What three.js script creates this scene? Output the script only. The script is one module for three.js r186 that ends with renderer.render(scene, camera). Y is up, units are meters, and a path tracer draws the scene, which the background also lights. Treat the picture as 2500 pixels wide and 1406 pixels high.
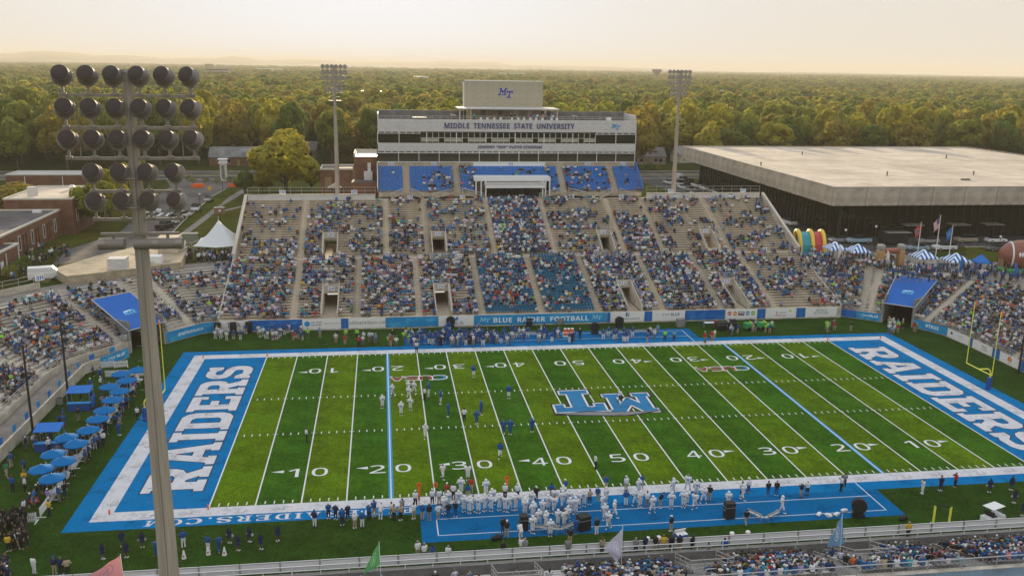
import * as THREE from 'three';
import { mergeGeometries } from 'three/addons/utils/BufferGeometryUtils.js';
import { RoundedBoxGeometry } from 'three/addons/geometries/RoundedBoxGeometry.js';
import { FontLoader } from 'three/addons/loaders/FontLoader.js';

// ---------- camera, sky, sun, exposure ----------
const scene = new THREE.Scene();
const camera = new THREE.PerspectiveCamera(35.355, 2500 / 1406, 0.5, 30000);
camera.position.set(-27.779, 43.741, 111.101);
camera.rotation.set(-0.240429, -0.145217, 0.015869, 'YXZ');
camera.updateMatrixWorld(true);
const SUN_EL = 6.3 * Math.PI / 180, SUN_AZ = -0.6 * Math.PI / 180;
const sunDir = new THREE.Vector3(Math.sin(SUN_AZ) * Math.cos(SUN_EL), Math.sin(SUN_EL), -Math.cos(SUN_AZ) * Math.cos(SUN_EL));
{
  const w = 1024, h = 512, d = new Float32Array(w * h * 4), v = new THREE.Vector3();
  const mix = (a, b, t) => a + (b - a) * Math.max(0, Math.min(1, t));
  for (let j = 0; j < h; j++) for (let i = 0; i < w; i++) {
    const el = ((j + .5) / h - .5) * Math.PI, az = ((i + .5) / w - .5) * 2 * Math.PI;
    v.set(Math.cos(el) * Math.cos(az), Math.sin(el), Math.cos(el) * Math.sin(az));
    const e = Math.max(0, el * 180 / Math.PI), a = Math.acos(Math.max(-1, Math.min(1, v.dot(sunDir)))) * 180 / Math.PI;
    const k = (i + w * j) * 4, t1 = e / 16, t2 = (e - 14) / 60;
    const g = Math.exp(-a * a / 300), gw = Math.exp(-a / 28);
    const hz = [.485, .452, .40], md = [.455, .462, .458], zn = [.515, .56, .63];
    for (let c = 0; c < 3; c++) {
      let x = mix(mix(hz[c], md[c], t1), zn[c], t2);
      x += [.085, .062, .042][c] * gw + [.03, .08, .16][c] * g;
      d[k + c] = x;
    }
    d[k + 3] = 1;
  }
  const t = new THREE.DataTexture(d, w, h, THREE.RGBAFormat, THREE.FloatType);
  t.mapping = THREE.EquirectangularReflectionMapping; t.magFilter = THREE.LinearFilter; t.needsUpdate = true;
  scene.background = t; scene.environment = t;
}
const sun = new THREE.DirectionalLight(new THREE.Color().setRGB(1, .78, .47), 5.0);
sun.position.copy(sunDir).multiplyScalar(400); sun.target.position.set(0, 0, 0);
sun.castShadow = true; sun.shadow.mapSize.set(4096, 4096); sun.shadow.radius = 1.5;
Object.assign(sun.shadow.camera, { left: -250, right: 250, top: 250, bottom: -250, near: 1, far: 1200 });
scene.add(sun, sun.target);
const renderer = new THREE.WebGLRenderer({ antialias: true });
renderer.toneMapping = THREE.LinearToneMapping; renderer.toneMappingExposure = 1.62;
renderer.shadowMap.enabled = true;
scene.fog = new THREE.FogExp2(new THREE.Color().setRGB(1, .94, .82), 0.00014);

// ---------- helpers ----------
function rng(seed) { let a = seed | 0; return () => { a = (a + 0x6d2b79f5) | 0; let t = Math.imul(a ^ (a >>> 15), 1 | a); t = (t + Math.imul(t ^ (t >>> 7), 61 | t)) ^ t; return ((t ^ (t >>> 14)) >>> 0) / 4294967296; }; }
const R = rng(12345), rr = (a, b) => a + (b - a) * R(), pick = (a) => a[Math.floor(R() * a.length)];
const V = (x, y, z) => new THREE.Vector3(x, y, z);
const YO = 7;                                     // level of the ground outside the bowl
const RM = new THREE.Matrix4().extractRotation(camera.matrixWorld), FPX = 2205.8;
function ray(u, v) { return V((u - 1250) / FPX, -(v - 703) / FPX, -1).applyMatrix4(RM); }
function G(u, v, y = 0) { const d = ray(u, v), t = (y - camera.position.y) / d.y; return camera.position.clone().addScaledVector(d, t); }
function onZ(u, v, z) { const d = ray(u, v), t = (z - camera.position.z) / d.z; return camera.position.clone().addScaledVector(d, t); }
const RMI = RM.clone().invert();
function project(p) { const c = p.clone().sub(camera.position).applyMatrix4(RMI); return [1250 + FPX * c.x / -c.z, 703 - FPX * c.y / -c.z, -c.z]; }
const taken = {};
function numbered(n) { if (!(n in taken)) { taken[n] = 0; return n; } taken[n]++; return n + '_' + String(taken[n]).padStart(3, '0'); }
function tag(o, label, category, group, kind) { const u = o.userData = {}; if (label) u.label = label; if (category) u.category = category; if (group) u.group = group; if (kind) u.kind = kind; return o; }
function add(o, name, parent) { o.name = parent && parent !== scene ? name : numbered(name); (parent || scene).add(o); return o; }
function thing(name, label, category, p = [0, 0, 0], turn = 0, group) { const o = add(new THREE.Group(), name); o.position.set(...p); o.rotation.y = turn; return tag(o, label, category, group); }
function structure(name, p = [0, 0, 0]) { const o = add(new THREE.Group(), name); o.position.set(...p); o.userData = { kind: 'structure' }; return o; }
function mesh(name, geo, mat, parent, p, turn) { const o = new THREE.Mesh(geo, mat); o.castShadow = o.receiveShadow = true; add(o, name, parent); if (p) o.position.set(...p); if (turn) o.rotation.y = turn; return o; }
const M4 = (x = 0, y = 0, z = 0, ry = 0, rx = 0, rz = 0, s = 1) => new THREE.Matrix4().compose(V(x, y, z), new THREE.Quaternion().setFromEuler(new THREE.Euler(rx, ry, rz, 'YXZ')), typeof s === 'number' ? V(s, s, s) : V(...s));
const boxCache = new Map();
// a box of w,h,d centred on x,z with its bottom at y; uv in metres
function box(w, h, d, x = 0, y = 0, z = 0, ry = 0, rx = 0, rz = 0) {
  const g = new THREE.BoxGeometry(w, h, d), uv = g.attributes.uv, n = g.attributes.normal;
  for (let i = 0; i < uv.count; i++) { const nx = Math.abs(n.getX(i)) > .5, ny = Math.abs(n.getY(i)) > .5; uv.setXY(i, uv.getX(i) * (nx ? d : w), uv.getY(i) * (ny ? d : h)); }
  g.translate(0, h / 2, 0); if (ry || rx || rz) g.applyMatrix4(M4(0, 0, 0, ry, rx, rz)); g.translate(x, y, z); return g;
}
function span(x0, x1, y0, y1, z0, z1) { return box(Math.abs(x1 - x0), Math.abs(y1 - y0), Math.abs(z1 - z0), (x0 + x1) / 2, Math.min(y0, y1), (z0 + z1) / 2); }
function cyl(r0, r1, h, x = 0, y = 0, z = 0, n = 10) { const g = new THREE.CylinderGeometry(r1, r0, h, n); g.translate(x, y + h / 2, z); return g; }
function bar(a, b, r, n = 6, r2) { const d = b.clone().sub(a), l = d.length(), g = new THREE.CylinderGeometry(r2 ?? r, r, l, n); g.translate(0, l / 2, 0); g.applyQuaternion(new THREE.Quaternion().setFromUnitVectors(V(0, 1, 0), d.normalize())); g.translate(a.x, a.y, a.z); return g; }
function beam(a, b, w, h) { const d = b.clone().sub(a), l = d.length(), g = new THREE.BoxGeometry(w, h, l), o = new THREE.Object3D(); o.position.copy(a).addScaledVector(d, .5); o.lookAt(b); o.updateMatrix(); g.applyMatrix4(o.matrix); return g; }
function merge(list) {
  const l = list.map((g) => { g = g.index ? g.toNonIndexed() : g; for (const k of Object.keys(g.attributes)) if (!['position', 'normal', 'uv'].includes(k)) g.deleteAttribute(k); if (!g.attributes.uv) g.setAttribute('uv', new THREE.BufferAttribute(new Float32Array(g.attributes.position.count * 2), 2)); return g; });
  return mergeGeometries(l);
}
// flat sheet from polygons given in x,z (outer, holes); uv in metres
function sheet(polys, y) {
  const gs = polys.map(([o, ...hs]) => { const s = new THREE.Shape(o.map(([x, z]) => new THREE.Vector2(x, -z))); for (const h of hs) s.holes.push(new THREE.Path(h.map(([x, z]) => new THREE.Vector2(x, -z)))); const g = new THREE.ShapeGeometry(s); g.rotateX(-Math.PI / 2); return g; });
  const g = gs.length > 1 ? merge(gs) : gs[0]; g.translate(0, y, 0); return g;
}
const rect = (x0, x1, z0, z1) => [[x0, z0], [x1, z0], [x1, z1], [x0, z1]];

// ---------- textures and materials ----------
function noiseTile(n, seed, octaves) {   // tiling value noise, 0..1
  const r = rng(seed), out = new Float32Array(n * n); let tot = 0;
  for (const [f, amp] of octaves) {
    const gr = new Float32Array(f * f); for (let i = 0; i < gr.length; i++) gr[i] = r();
    for (let y = 0; y < n; y++) for (let x = 0; x < n; x++) {
      const fx = x / n * f, fy = y / n * f, ix = Math.floor(fx), iy = Math.floor(fy); let tx = fx - ix, ty = fy - iy; tx = tx * tx * (3 - 2 * tx); ty = ty * ty * (3 - 2 * ty);
      const a = gr[(iy % f) * f + ix % f], b = gr[(iy % f) * f + (ix + 1) % f], c = gr[((iy + 1) % f) * f + ix % f], d = gr[((iy + 1) % f) * f + (ix + 1) % f];
      out[y * n + x] += amp * (a + (b - a) * tx + (c - a) * ty + (a - b - c + d) * tx * ty);
    }
    tot += amp;
  }
  for (let i = 0; i < out.length; i++) out[i] /= tot; return out;
}
function tex(n, fn, metres, srgb = true) {   // fn(i) -> [r,g,b] 0..255
  const d = new Uint8Array(n * n * 4); for (let i = 0; i < n * n; i++) { const c = fn(i); d[i * 4] = c[0]; d[i * 4 + 1] = c[1]; d[i * 4 + 2] = c[2]; d[i * 4 + 3] = 255; }
  const t = new THREE.DataTexture(d, n, n); t.wrapS = t.wrapT = THREE.RepeatWrapping; t.magFilter = THREE.LinearFilter; t.repeat.set(1 / metres, 1 / metres); if (srgb) t.colorSpace = THREE.SRGBColorSpace; t.needsUpdate = true; return t;
}
const NA = noiseTile(512, 1, [[8, .5], [32, .35], [128, .6], [256, 1]]), NB = noiseTile(512, 2, [[4, 1], [16, .8], [64, .5]]), NC = noiseTile(512, 3, [[6, 1], [24, .6], [96, .5], [256, .7]]);
const gray = (N, lo, hi) => (i) => { const v = lo + (hi - lo) * Math.max(0, Math.min(1, (N[i] - .5) * 1.7 + .5)); return [v, v, v]; };
const T_turf = tex(512, (i) => { const v = 150 + 105 * Math.max(0, Math.min(1, (NA[i] - .5) * 1.9 + .5)), w = (NB[i] - .5) * 40; return [Math.max(0, Math.min(255, v + w)), Math.max(0, Math.min(255, v)), Math.max(0, Math.min(255, v - w))]; }, 17);
const T_paint = tex(512, (i) => { const v = 200 + 55 * NA[i]; const s = NC[i] < .34 ? .82 : 1; return [v * s, v * s, v * s]; }, 9);
const T_conc = tex(512, gray(NC, 185, 255), 7), T_fine = tex(512, gray(NA, 205, 255), 3), T_patch = tex(512, gray(NB, 150, 255), 31);
const T_grass = tex(512, (i) => { const a = NC[i], b = NB[i], v = 140 + 110 * a; return [Math.min(255, v * (.78 + .5 * b)), v, v * .8]; }, 23);
const matCache = {};
function mat(name, rgb, o = {}) { if (matCache[name]) return matCache[name]; const P = o.transmission || o.clearcoat || o.sheen || o.specularIntensity !== undefined ? THREE.MeshPhysicalMaterial : THREE.MeshStandardMaterial; const m = new P({ roughness: .85, ...o }); m.color.setRGB(...rgb); m.name = name; return matCache[name] = m; }
const M = {
  turfA: mat('turf light stripe', [.150, .262, .007], { map: T_turf, roughness: 1, specularIntensity: .12 }), turfB: mat('turf dark stripe', [.072, .195, .011], { map: T_turf, roughness: 1, specularIntensity: .12 }), turf: mat('turf surround', [.042, .098, .011], { map: T_turf, roughness: 1, specularIntensity: .12 }),
  blueTurf: mat('blue turf', [.002, .225, .55], { map: T_paint, roughness: 1, specularIntensity: .1 }), blueTurf2: mat('team area blue turf', [.002, .17, .43], { map: T_paint, roughness: 1, specularIntensity: .1 }),
  white: mat('white turf', [.84, .83, .86], { map: T_paint, roughness: 1, specularIntensity: .1 }), line: mat('line paint', [.74, .74, .72], { roughness: .9 }), navy: mat('navy outline', [.012, .03, .09]),
  conc: mat('warm concrete', [.66, .56, .42], { map: T_conc }), concL: mat('pale concrete', [.74, .665, .55], { map: T_conc }), concD: mat('grey concrete', [.30, .29, .28], { map: T_conc }),
  alum: mat('aluminium plank', [.62, .60, .57], { roughness: .42, metalness: .35, map: T_fine }), alumW: mat('weathered bench', [.68, .60, .49], { roughness: .6, map: T_fine }),
  steel: mat('galvanised steel', [.48, .48, .49], { roughness: .45, metalness: .6 }), rail: mat('rail', [.60, .57, .52], { roughness: .5, metalness: .3 }),
  asphalt: mat('asphalt', [.075, .072, .070], { map: T_patch, roughness: .9 }), asphaltW: mat('worn asphalt', [.16, .145, .13], { map: T_patch, roughness: .9 }), path: mat('footpath', [.30, .27, .24], { map: T_conc }),
  grass: mat('lawn', [.115, .135, .030], { map: T_grass, roughness: 1, specularIntensity: .1 }), ground: mat('country ground', [.075, .095, .028], { map: T_grass, roughness: 1, specularIntensity: .1 }),
  brick: mat('brick', [.24, .115, .065], { map: T_conc }), cream: mat('cream trim', [.62, .58, .50]), roofGravel: mat('roof gravel', [.70, .59, .47], { map: tex(512, gray(NB, 205, 255), 60) }), roofDark: mat('dark roof', [.16, .14, .14], { map: T_patch }), roofGrey: mat('grey roof', [.36, .36, .36], { map: T_patch }),
  glassDark: mat('dark glass', [.012, .011, .009], { roughness: .06 }), panelGrey: mat('fascia panel', [.76, .735, .71], { map: T_fine, roughness: .7 }), frame: mat('window frame', [.70, .69, .66], { roughness: .6 }),
  royal: mat('royal blue cloth', [.012, .16, .56], { roughness: .8 }), royalD: mat('deep blue', [.010, .07, .30], { roughness: .8 }), cyan: mat('bright blue', [.016, .27, .62], { roughness: .7 }), seat: mat('blue seat', [.006, .135, .25], { roughness: .45 }), seatL: mat('pale blue seat', [.03, .19, .56], { roughness: .5 }),
  whiteP: mat('white plastic', [.78, .78, .78], { roughness: .5 }), black: mat('black', [.014, .014, .014], { roughness: .7 }), blackM: mat('black metal', [.02, .02, .022], { roughness: .5 }), yellow: mat('goal yellow', [.78, .76, .10], { roughness: .45 }), orange: mat('orange', [.85, .16, .03]), red: mat('red', [.55, .04, .03]), green: mat('green', [.05, .33, .10]), wood: mat('wood', [.26, .17, .09]),
};
function canvasMat(w, h, draw, o = {}) { const c = document.createElement('canvas'); c.width = w; c.height = h; const x = c.getContext('2d'); draw(x, w, h); const t = new THREE.CanvasTexture(c); t.colorSpace = THREE.SRGBColorSpace; t.magFilter = THREE.LinearFilter; const P = o.transmission ? THREE.MeshPhysicalMaterial : THREE.MeshStandardMaterial; return new P({ map: t, roughness: .75, ...o }); }
const loader = new FontLoader();
const F_sans = await loader.loadAsync('fonts/droid/droid_sans_bold.typeface.json'), F_reg = await loader.loadAsync('fonts/droid/droid_sans_regular.typeface.json'), F_serif = await loader.loadAsync('fonts/droid/droid_serif_bold.typeface.json');
// lettering as a flat shape geometry in the x,y plane, centred; [w,h] is the box it fills
const textCache = {};
function textShape(font, str, w, h) {
  const key = (font === F_sans ? 'a' : font === F_reg ? 'c' : 'b') + str + w + '/' + h; if (textCache[key]) return textCache[key];
  const g = new THREE.ShapeGeometry(font.generateShapes(str, 1), 5); g.computeBoundingBox(); const b = g.boundingBox; g.translate(-(b.min.x + b.max.x) / 2, -(b.min.y + b.max.y) / 2, 0); g.scale(w / (b.max.x - b.min.x), h / (b.max.y - b.min.y), 1); return textCache[key] = g;
}

// ---------- lines of the stands ----------
// A run of stepped rows along a front line; s runs 0..1 along it, o is the distance out from it.
function frontLine(pts, sideOut, n0) {
  const n = pts.length, seg = [], nor = []; let len = [0];
  for (let i = 0; i < n - 1; i++) { const dx = pts[i + 1][0] - pts[i][0], dz = pts[i + 1][1] - pts[i][1], l = Math.hypot(dx, dz); seg.push([dx / l, dz / l]); len.push(len[i] + l); }
  for (let i = 0; i < n; i++) { const a = seg[Math.max(0, i - 1)], b = seg[Math.min(n - 2, i)]; const nx = sideOut * (a[1] + b[1]), nz = -sideOut * (a[0] + b[0]), l = Math.hypot(nx, nz), k = sideOut * (nx / l * b[1] - nz / l * b[0]); nor.push([nx / l / k, nz / l / k]); }
  if (n0) nor[0] = n0;
  const L = len[n - 1], stops = len.map((l) => l / L);
  const seam = (s) => { let i = 0; while (i < n - 2 && stops[i + 1] <= s) i++; return i; };
  return {
    L, stops,
    P(s, o) { const i = seam(s), t = (s - stops[i]) / (stops[i + 1] - stops[i]), f = (k, a) => pts[k][a] + nor[k][a] * o; return [f(i, 0) + (f(i + 1, 0) - f(i, 0)) * t, f(i, 1) + (f(i + 1, 1) - f(i, 1)) * t]; },
    face(s) { const i = seam(s); return Math.atan2(-sideOut * seg[i][1], sideOut * seg[i][0]); },     // turn that points +z towards the field
    cut(a, b) { return [a, ...stops.filter((t) => t > a + 1e-6 && t < b - 1e-6), b]; },
    grow(s, o) { const e = .002, p = this.P(Math.min(1, s + e), o), q = this.P(Math.max(0, s - e), o); return Math.hypot(p[0] - q[0], p[1] - q[1]) / ((Math.min(1, s + e) - Math.max(0, s - e)) * L); },
  };
}
const PL = [[-55.25, -38.5], [-57.6, -37.6], [-61.6, -33.2], [-67.4, -27.2], [-72.6, -20.5], [-73.6, -14], [-73.6, 34]];
const PR = [[55.25, -38.5], [59.2, -35.6], [64.6, -30.9], [67.2, -25.5], [67.6, -19], [67.6, 12]];
const lineL = frontLine(PL, -1, [0, -1.12]), lineR = frontLine(PR, 1, [0, -1.12]);
const holeEdge = (l) => l.stops.map((s, i) => l.P(Math.min(s, 1 - 1e-9), 15.7));
const HOLE = [[-55.25, -62], [55.25, -62], ...holeEdge(lineR), [83.2, 92], [-89.4, 92], ...holeEdge(lineL).reverse()];

// ---------- ground, hills ----------
{
  const far = 15000, g = structure('ground');
  mesh('country_ground', sheet([[rect(-far, far, -far, far), HOLE]], YO), M.ground, g);
  const hill = (name, D, prof, amp, seed, m, depth) => {   // a ridge round the horizon, heights from [pixel column, metres]
    const r = rng(seed), n = 260, P = [], I = [], ph = [0, 1, 2, 3, 4].map(() => r() * 6.28);
    for (let i = 0; i <= n; i++) {
      const u = -900 + i * (4300 / n), a = Math.atan((u - 1250) / FPX) + 0.1452;
      let k = 0; while (k < prof.length - 2 && prof[k + 1][0] < u) k++;
      const [u0, h0] = prof[k], [u1, h1] = prof[k + 1], t = Math.max(0, Math.min(1, (u - u0) / (u1 - u0))), s = t * t * (3 - 2 * t);
      let h = h0 + (h1 - h0) * s; for (let q = 0; q < 5; q++) h += amp * Math.sin(u * .011 * Math.pow(1.9, q) + ph[q]) / Math.pow(1.6, q);
      h = Math.max(4, h);
      [[-depth, 0], [-depth * .45, h * .55 + amp * Math.sin(u * .05)], [0, h], [depth * .6, h * .4], [depth, 0]].forEach(([o, y]) => { const d = (D + o) / Math.cos(a - .1452) * 1; P.push(camera.position.x + d * Math.sin(a), YO + y, camera.position.z - d * Math.cos(a)); });
    }
    for (let i = 0; i < n; i++) for (let j = 0; j < 4; j++) { const a = i * 5 + j, b = a + 5; I.push(a, b, a + 1, b, b + 1, a + 1); }
    const ge = new THREE.BufferGeometry(); ge.setAttribute('position', new THREE.Float32BufferAttribute(P, 3)); ge.setIndex(I); ge.computeVertexNormals();
    const o = mesh(name, ge, m); o.userData = { kind: 'structure' };
  };
  const mh = mat('wooded hill', [.055, .062, .030], { roughness: 1 });
  hill('hills', 9500, [[-900, 60], [-200, 75], [40, 92], [115, 116], [200, 104], [250, 84], [340, 84], [420, 62], [520, 74], [585, 100], [660, 66], [740, 74], [880, 56], [1040, 62], [1085, 84], [1120, 74], [1180, 84], [1260, 52], [1480, 44], [1700, 26], [2000, 24], [2300, 20], [2600, 18], [3400, 30]], 3.5, 5, mh, 1500);
  hill('hills', 6200, [[-900, 30], [100, 34], [500, 30], [1000, 26], [1300, 34], [1500, 22], [2500, 16], [3400, 20]], 4, 9, mh, 900);
}

// ---------- the playing field ----------
const HL = 45.72, EZ = 54.864, HW = 24.384;
{
  const inner = structure('turf');
  mesh('turf_surround', sheet([[[[-92, -62], [86, -62], [86, 92], [-92, 92]]]], 0), M.turf, inner);
}
const field = structure('playing_field');
const flat = (g, y, turn = 0, x = 0, z = 0) => { g = g.clone(); g.rotateX(-Math.PI / 2); g.rotateY(turn); g.translate(x, y, z); const n = g.attributes.normal; for (let i = 0; i < n.count; i++) n.setXYZ(i, 0, 1, 0); return g; };
for (let i = 0; i < 20; i++) mesh('turf_panel', sheet([[rect(-HL + i * 4.572, -HL + (i + 1) * 4.572, -HW, HW)]], .004), i % 2 ? M.turfB : M.turfA, field);
for (const s of [-1, 1]) mesh('end_zone', sheet([[rect(...[s * HL, s * EZ].sort((a, b) => a - b), -HW, HW)]], .004), M.blueTurf, field);
const XB = EZ + 1.83, ZB = HW + 1.83, XC = 58.7, ZC = 28.05;
mesh('white_border', sheet([[rect(-XB, XB, -ZB, ZB), rect(-EZ, EZ, -HW, HW)]], .004), M.white, field);
mesh('blue_border', sheet([[rect(-XC, XC, -ZC, ZC), rect(-XB, XB, -ZB, ZB)]], .004), M.blueTurf, field);
for (const s of [-1, 1]) {
  const t = mesh('team_area', sheet([[rect(-24.65, 24.5, ...[s * ZC, s * 33.8].sort((a, b) => a - b))]], .004), M.blueTurf2, field);
  const z0 = s * 29.4, z1 = s * 32.6, w = .09;
  mesh('team_area_line', sheet([[rect(-23, 23, z0 - w / 2, z0 + w / 2)], [rect(-23.1, 23.1, z1 - w / 2, z1 + w / 2)], [rect(-23.1, -23, ...[z0 + s * w, z1 - s * w].sort((a, b) => a - b))], [rect(23, 23.1, ...[s * 26.3, z1 - s * w].sort((a, b) => a - b))]], .008), M.line, field);
}
for (let i = 0; i <= 20; i++) {
  const x = -HL + i * 4.572;
  if (i === 4 || i === 16) { mesh('yard_line', sheet([[rect(x - .25, x - .06, -HW, HW)], [rect(x + .06, x + .25, -HW, HW)]], .008), M.cyan, field); mesh('yard_line', sheet([[rect(x - .06, x + .06, -HW, HW)]], .008), M.line, field); }
  else mesh('yard_line', sheet([[rect(x - .075, x + .075, -HW, HW)]], .008), M.line, field);
}
{
  const q = [], b = [];
  for (let y = 1; y < 100; y++) { const x = -HL + y * .9144; for (const z of [-HW + .5, -6.1, 6.1, HW - .5]) if (y % 5) q.push([rect(x - .06, x + .06, z - .32, z + .32)]); else if (Math.abs(z) < 7) b.push([rect(x - .32, x - .43 * (y === 20 || y === 80 ? 1 : .2), z - .05, z + .05)].map((p) => p), [rect(x + .43 * (y === 20 || y === 80 ? 1 : .2), x + .32, z - .05, z + .05)]); }
  mesh('hash_marks', sheet(q, .008), M.line, field).userData = { kind: 'stuff' };
  mesh('hash_crosses', sheet(b.filter((p) => p[0][0][0] < p[0][1][0]), .009), M.line, field).userData = { kind: 'stuff' };
}
for (let k = 1; k <= 9; k++) {
  const n = String(50 - Math.abs(50 - k * 10)), x = -HL + k * 9.144;
  for (const s of [1, -1]) {
    const z = s * 17.2, turn = s > 0 ? 0 : Math.PI;
    [[n[0], -1.42], [n[1], 1.42]].forEach(([c, dx]) => mesh('yard_number', flat(textShape(F_reg, c, c === '1' ? 1.15 : 1.75, 2.05), .012, turn, x + s * dx, z), M.line, field));
    if (k !== 5) { const left = k < 5, cx = x + (left ? -1 : 1) * 2.75, zz = z - s * .45; const tri = left ? [[cx - 1.1, zz], [cx + .25, zz - .32], [cx + .25, zz + .32]] : [[cx + 1.1, zz], [cx - .25, zz - .32], [cx - .25, zz + .32]]; const g = sheet([[tri]], .012); mesh('direction_arrow', g, M.line, field); }
  }
}
// slab letters for the end zones and the midfield letters
const GL = {
  R: [[[0, 0], [2.9, 0], [2.9, 1.1], [2.4, 1.1], [2.4, 2.5], [2.9, 2.5], [3.9, 1.1], [3.6, 1.1], [3.6, 0], [6.4, 0], [6.4, 1.1], [5.8, 1.1], [4.7, 2.75], [5.6, 3.3], [6, 4.2], [6, 5.4], [5.6, 6.4], [4.7, 7], [0, 7], [0, 5.9], [.6, 5.9], [.6, 1.1], [0, 1.1]], [[2.4, 3.9], [2.4, 5.6], [3.7, 5.6], [4.2, 5.2], [4.2, 4.3], [3.7, 3.9]]],
  A: [[[0, 0], [2.4, 0], [2.4, 1.1], [2, 1.1], [2.2, 1.8], [4.2, 1.8], [4.4, 1.1], [4, 1.1], [4, 0], [6.4, 0], [6.4, 1.1], [5.9, 1.1], [4.4, 7], [2, 7], [.5, 1.1], [0, 1.1]], [[2.6, 3.1], [3.2, 5.4], [3.8, 3.1]]],
  I: [[[0, 0], [3, 0], [3, 1.1], [2.4, 1.1], [2.4, 5.9], [3, 5.9], [3, 7], [0, 7], [0, 5.9], [.6, 5.9], [.6, 1.1], [0, 1.1]]],
  D: [[[0, 0], [4.5, 0], [5.5, .6], [6, 1.6], [6, 5.4], [5.5, 6.4], [4.5, 7], [0, 7], [0, 5.9], [.6, 5.9], [.6, 1.1], [0, 1.1]], [[2.4, 1.5], [2.4, 5.5], [3.7, 5.5], [4.2, 5], [4.2, 2], [3.7, 1.5]]],
  E: [[[0, 0], [5.6, 0], [5.6, 2.3], [4.5, 2.3], [4.5, 1.4], [2.4, 1.4], [2.4, 2.9], [3.9, 2.9], [3.9, 4.1], [2.4, 4.1], [2.4, 5.6], [4.5, 5.6], [4.5, 4.7], [5.6, 4.7], [5.6, 7], [0, 7], [0, 5.9], [.6, 5.9], [.6, 1.1], [0, 1.1]]],
  S: [[[0, 2.4], [0, 0], [1.1, 0], [1.5, .4], [2.2, 0], [4.4, 0], [5.4, .6], [5.8, 1.5], [5.8, 2.7], [5.3, 3.6], [4.4, 4.1], [2.1, 4.5], [1.8, 4.8], [1.8, 5.2], [2.2, 5.6], [3.4, 5.6], [4.2, 4.7], [5.4, 4.7], [5.4, 7], [4.4, 7], [4, 6.6], [3.3, 7], [1.5, 7], [.5, 6.4], [0, 5.5], [0, 4.6], [.5, 3.6], [1.4, 3.1], [3.7, 2.7], [4, 2.4], [4, 1.8], [3.6, 1.4], [2.3, 1.4], [1.2, 2.4]]],
  M: [[[0, 0], [2.9, 0], [2.9, 1.1], [2.3, 1.1], [2.3, 4], [4, 1.6], [4.4, 1.6], [6.1, 4], [6.1, 1.1], [5.5, 1.1], [5.5, 0], [8.4, 0], [8.4, 1.1], [7.8, 1.1], [7.8, 5.9], [8.4, 5.9], [8.4, 7], [6, 7], [4.2, 4.2], [2.4, 7], [0, 7], [0, 5.9], [.6, 5.9], [.6, 1.1], [0, 1.1]]],
  T: [[[1.3, 0], [4.7, 0], [4.7, 1.1], [3.9, 1.1], [3.9, 5.6], [4.9, 5.6], [4.9, 4.6], [6, 4.6], [6, 7], [0, 7], [0, 4.6], [1.1, 4.6], [1.1, 5.6], [2.1, 5.6], [2.1, 1.1], [1.3, 1.1]]],
};
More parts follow.
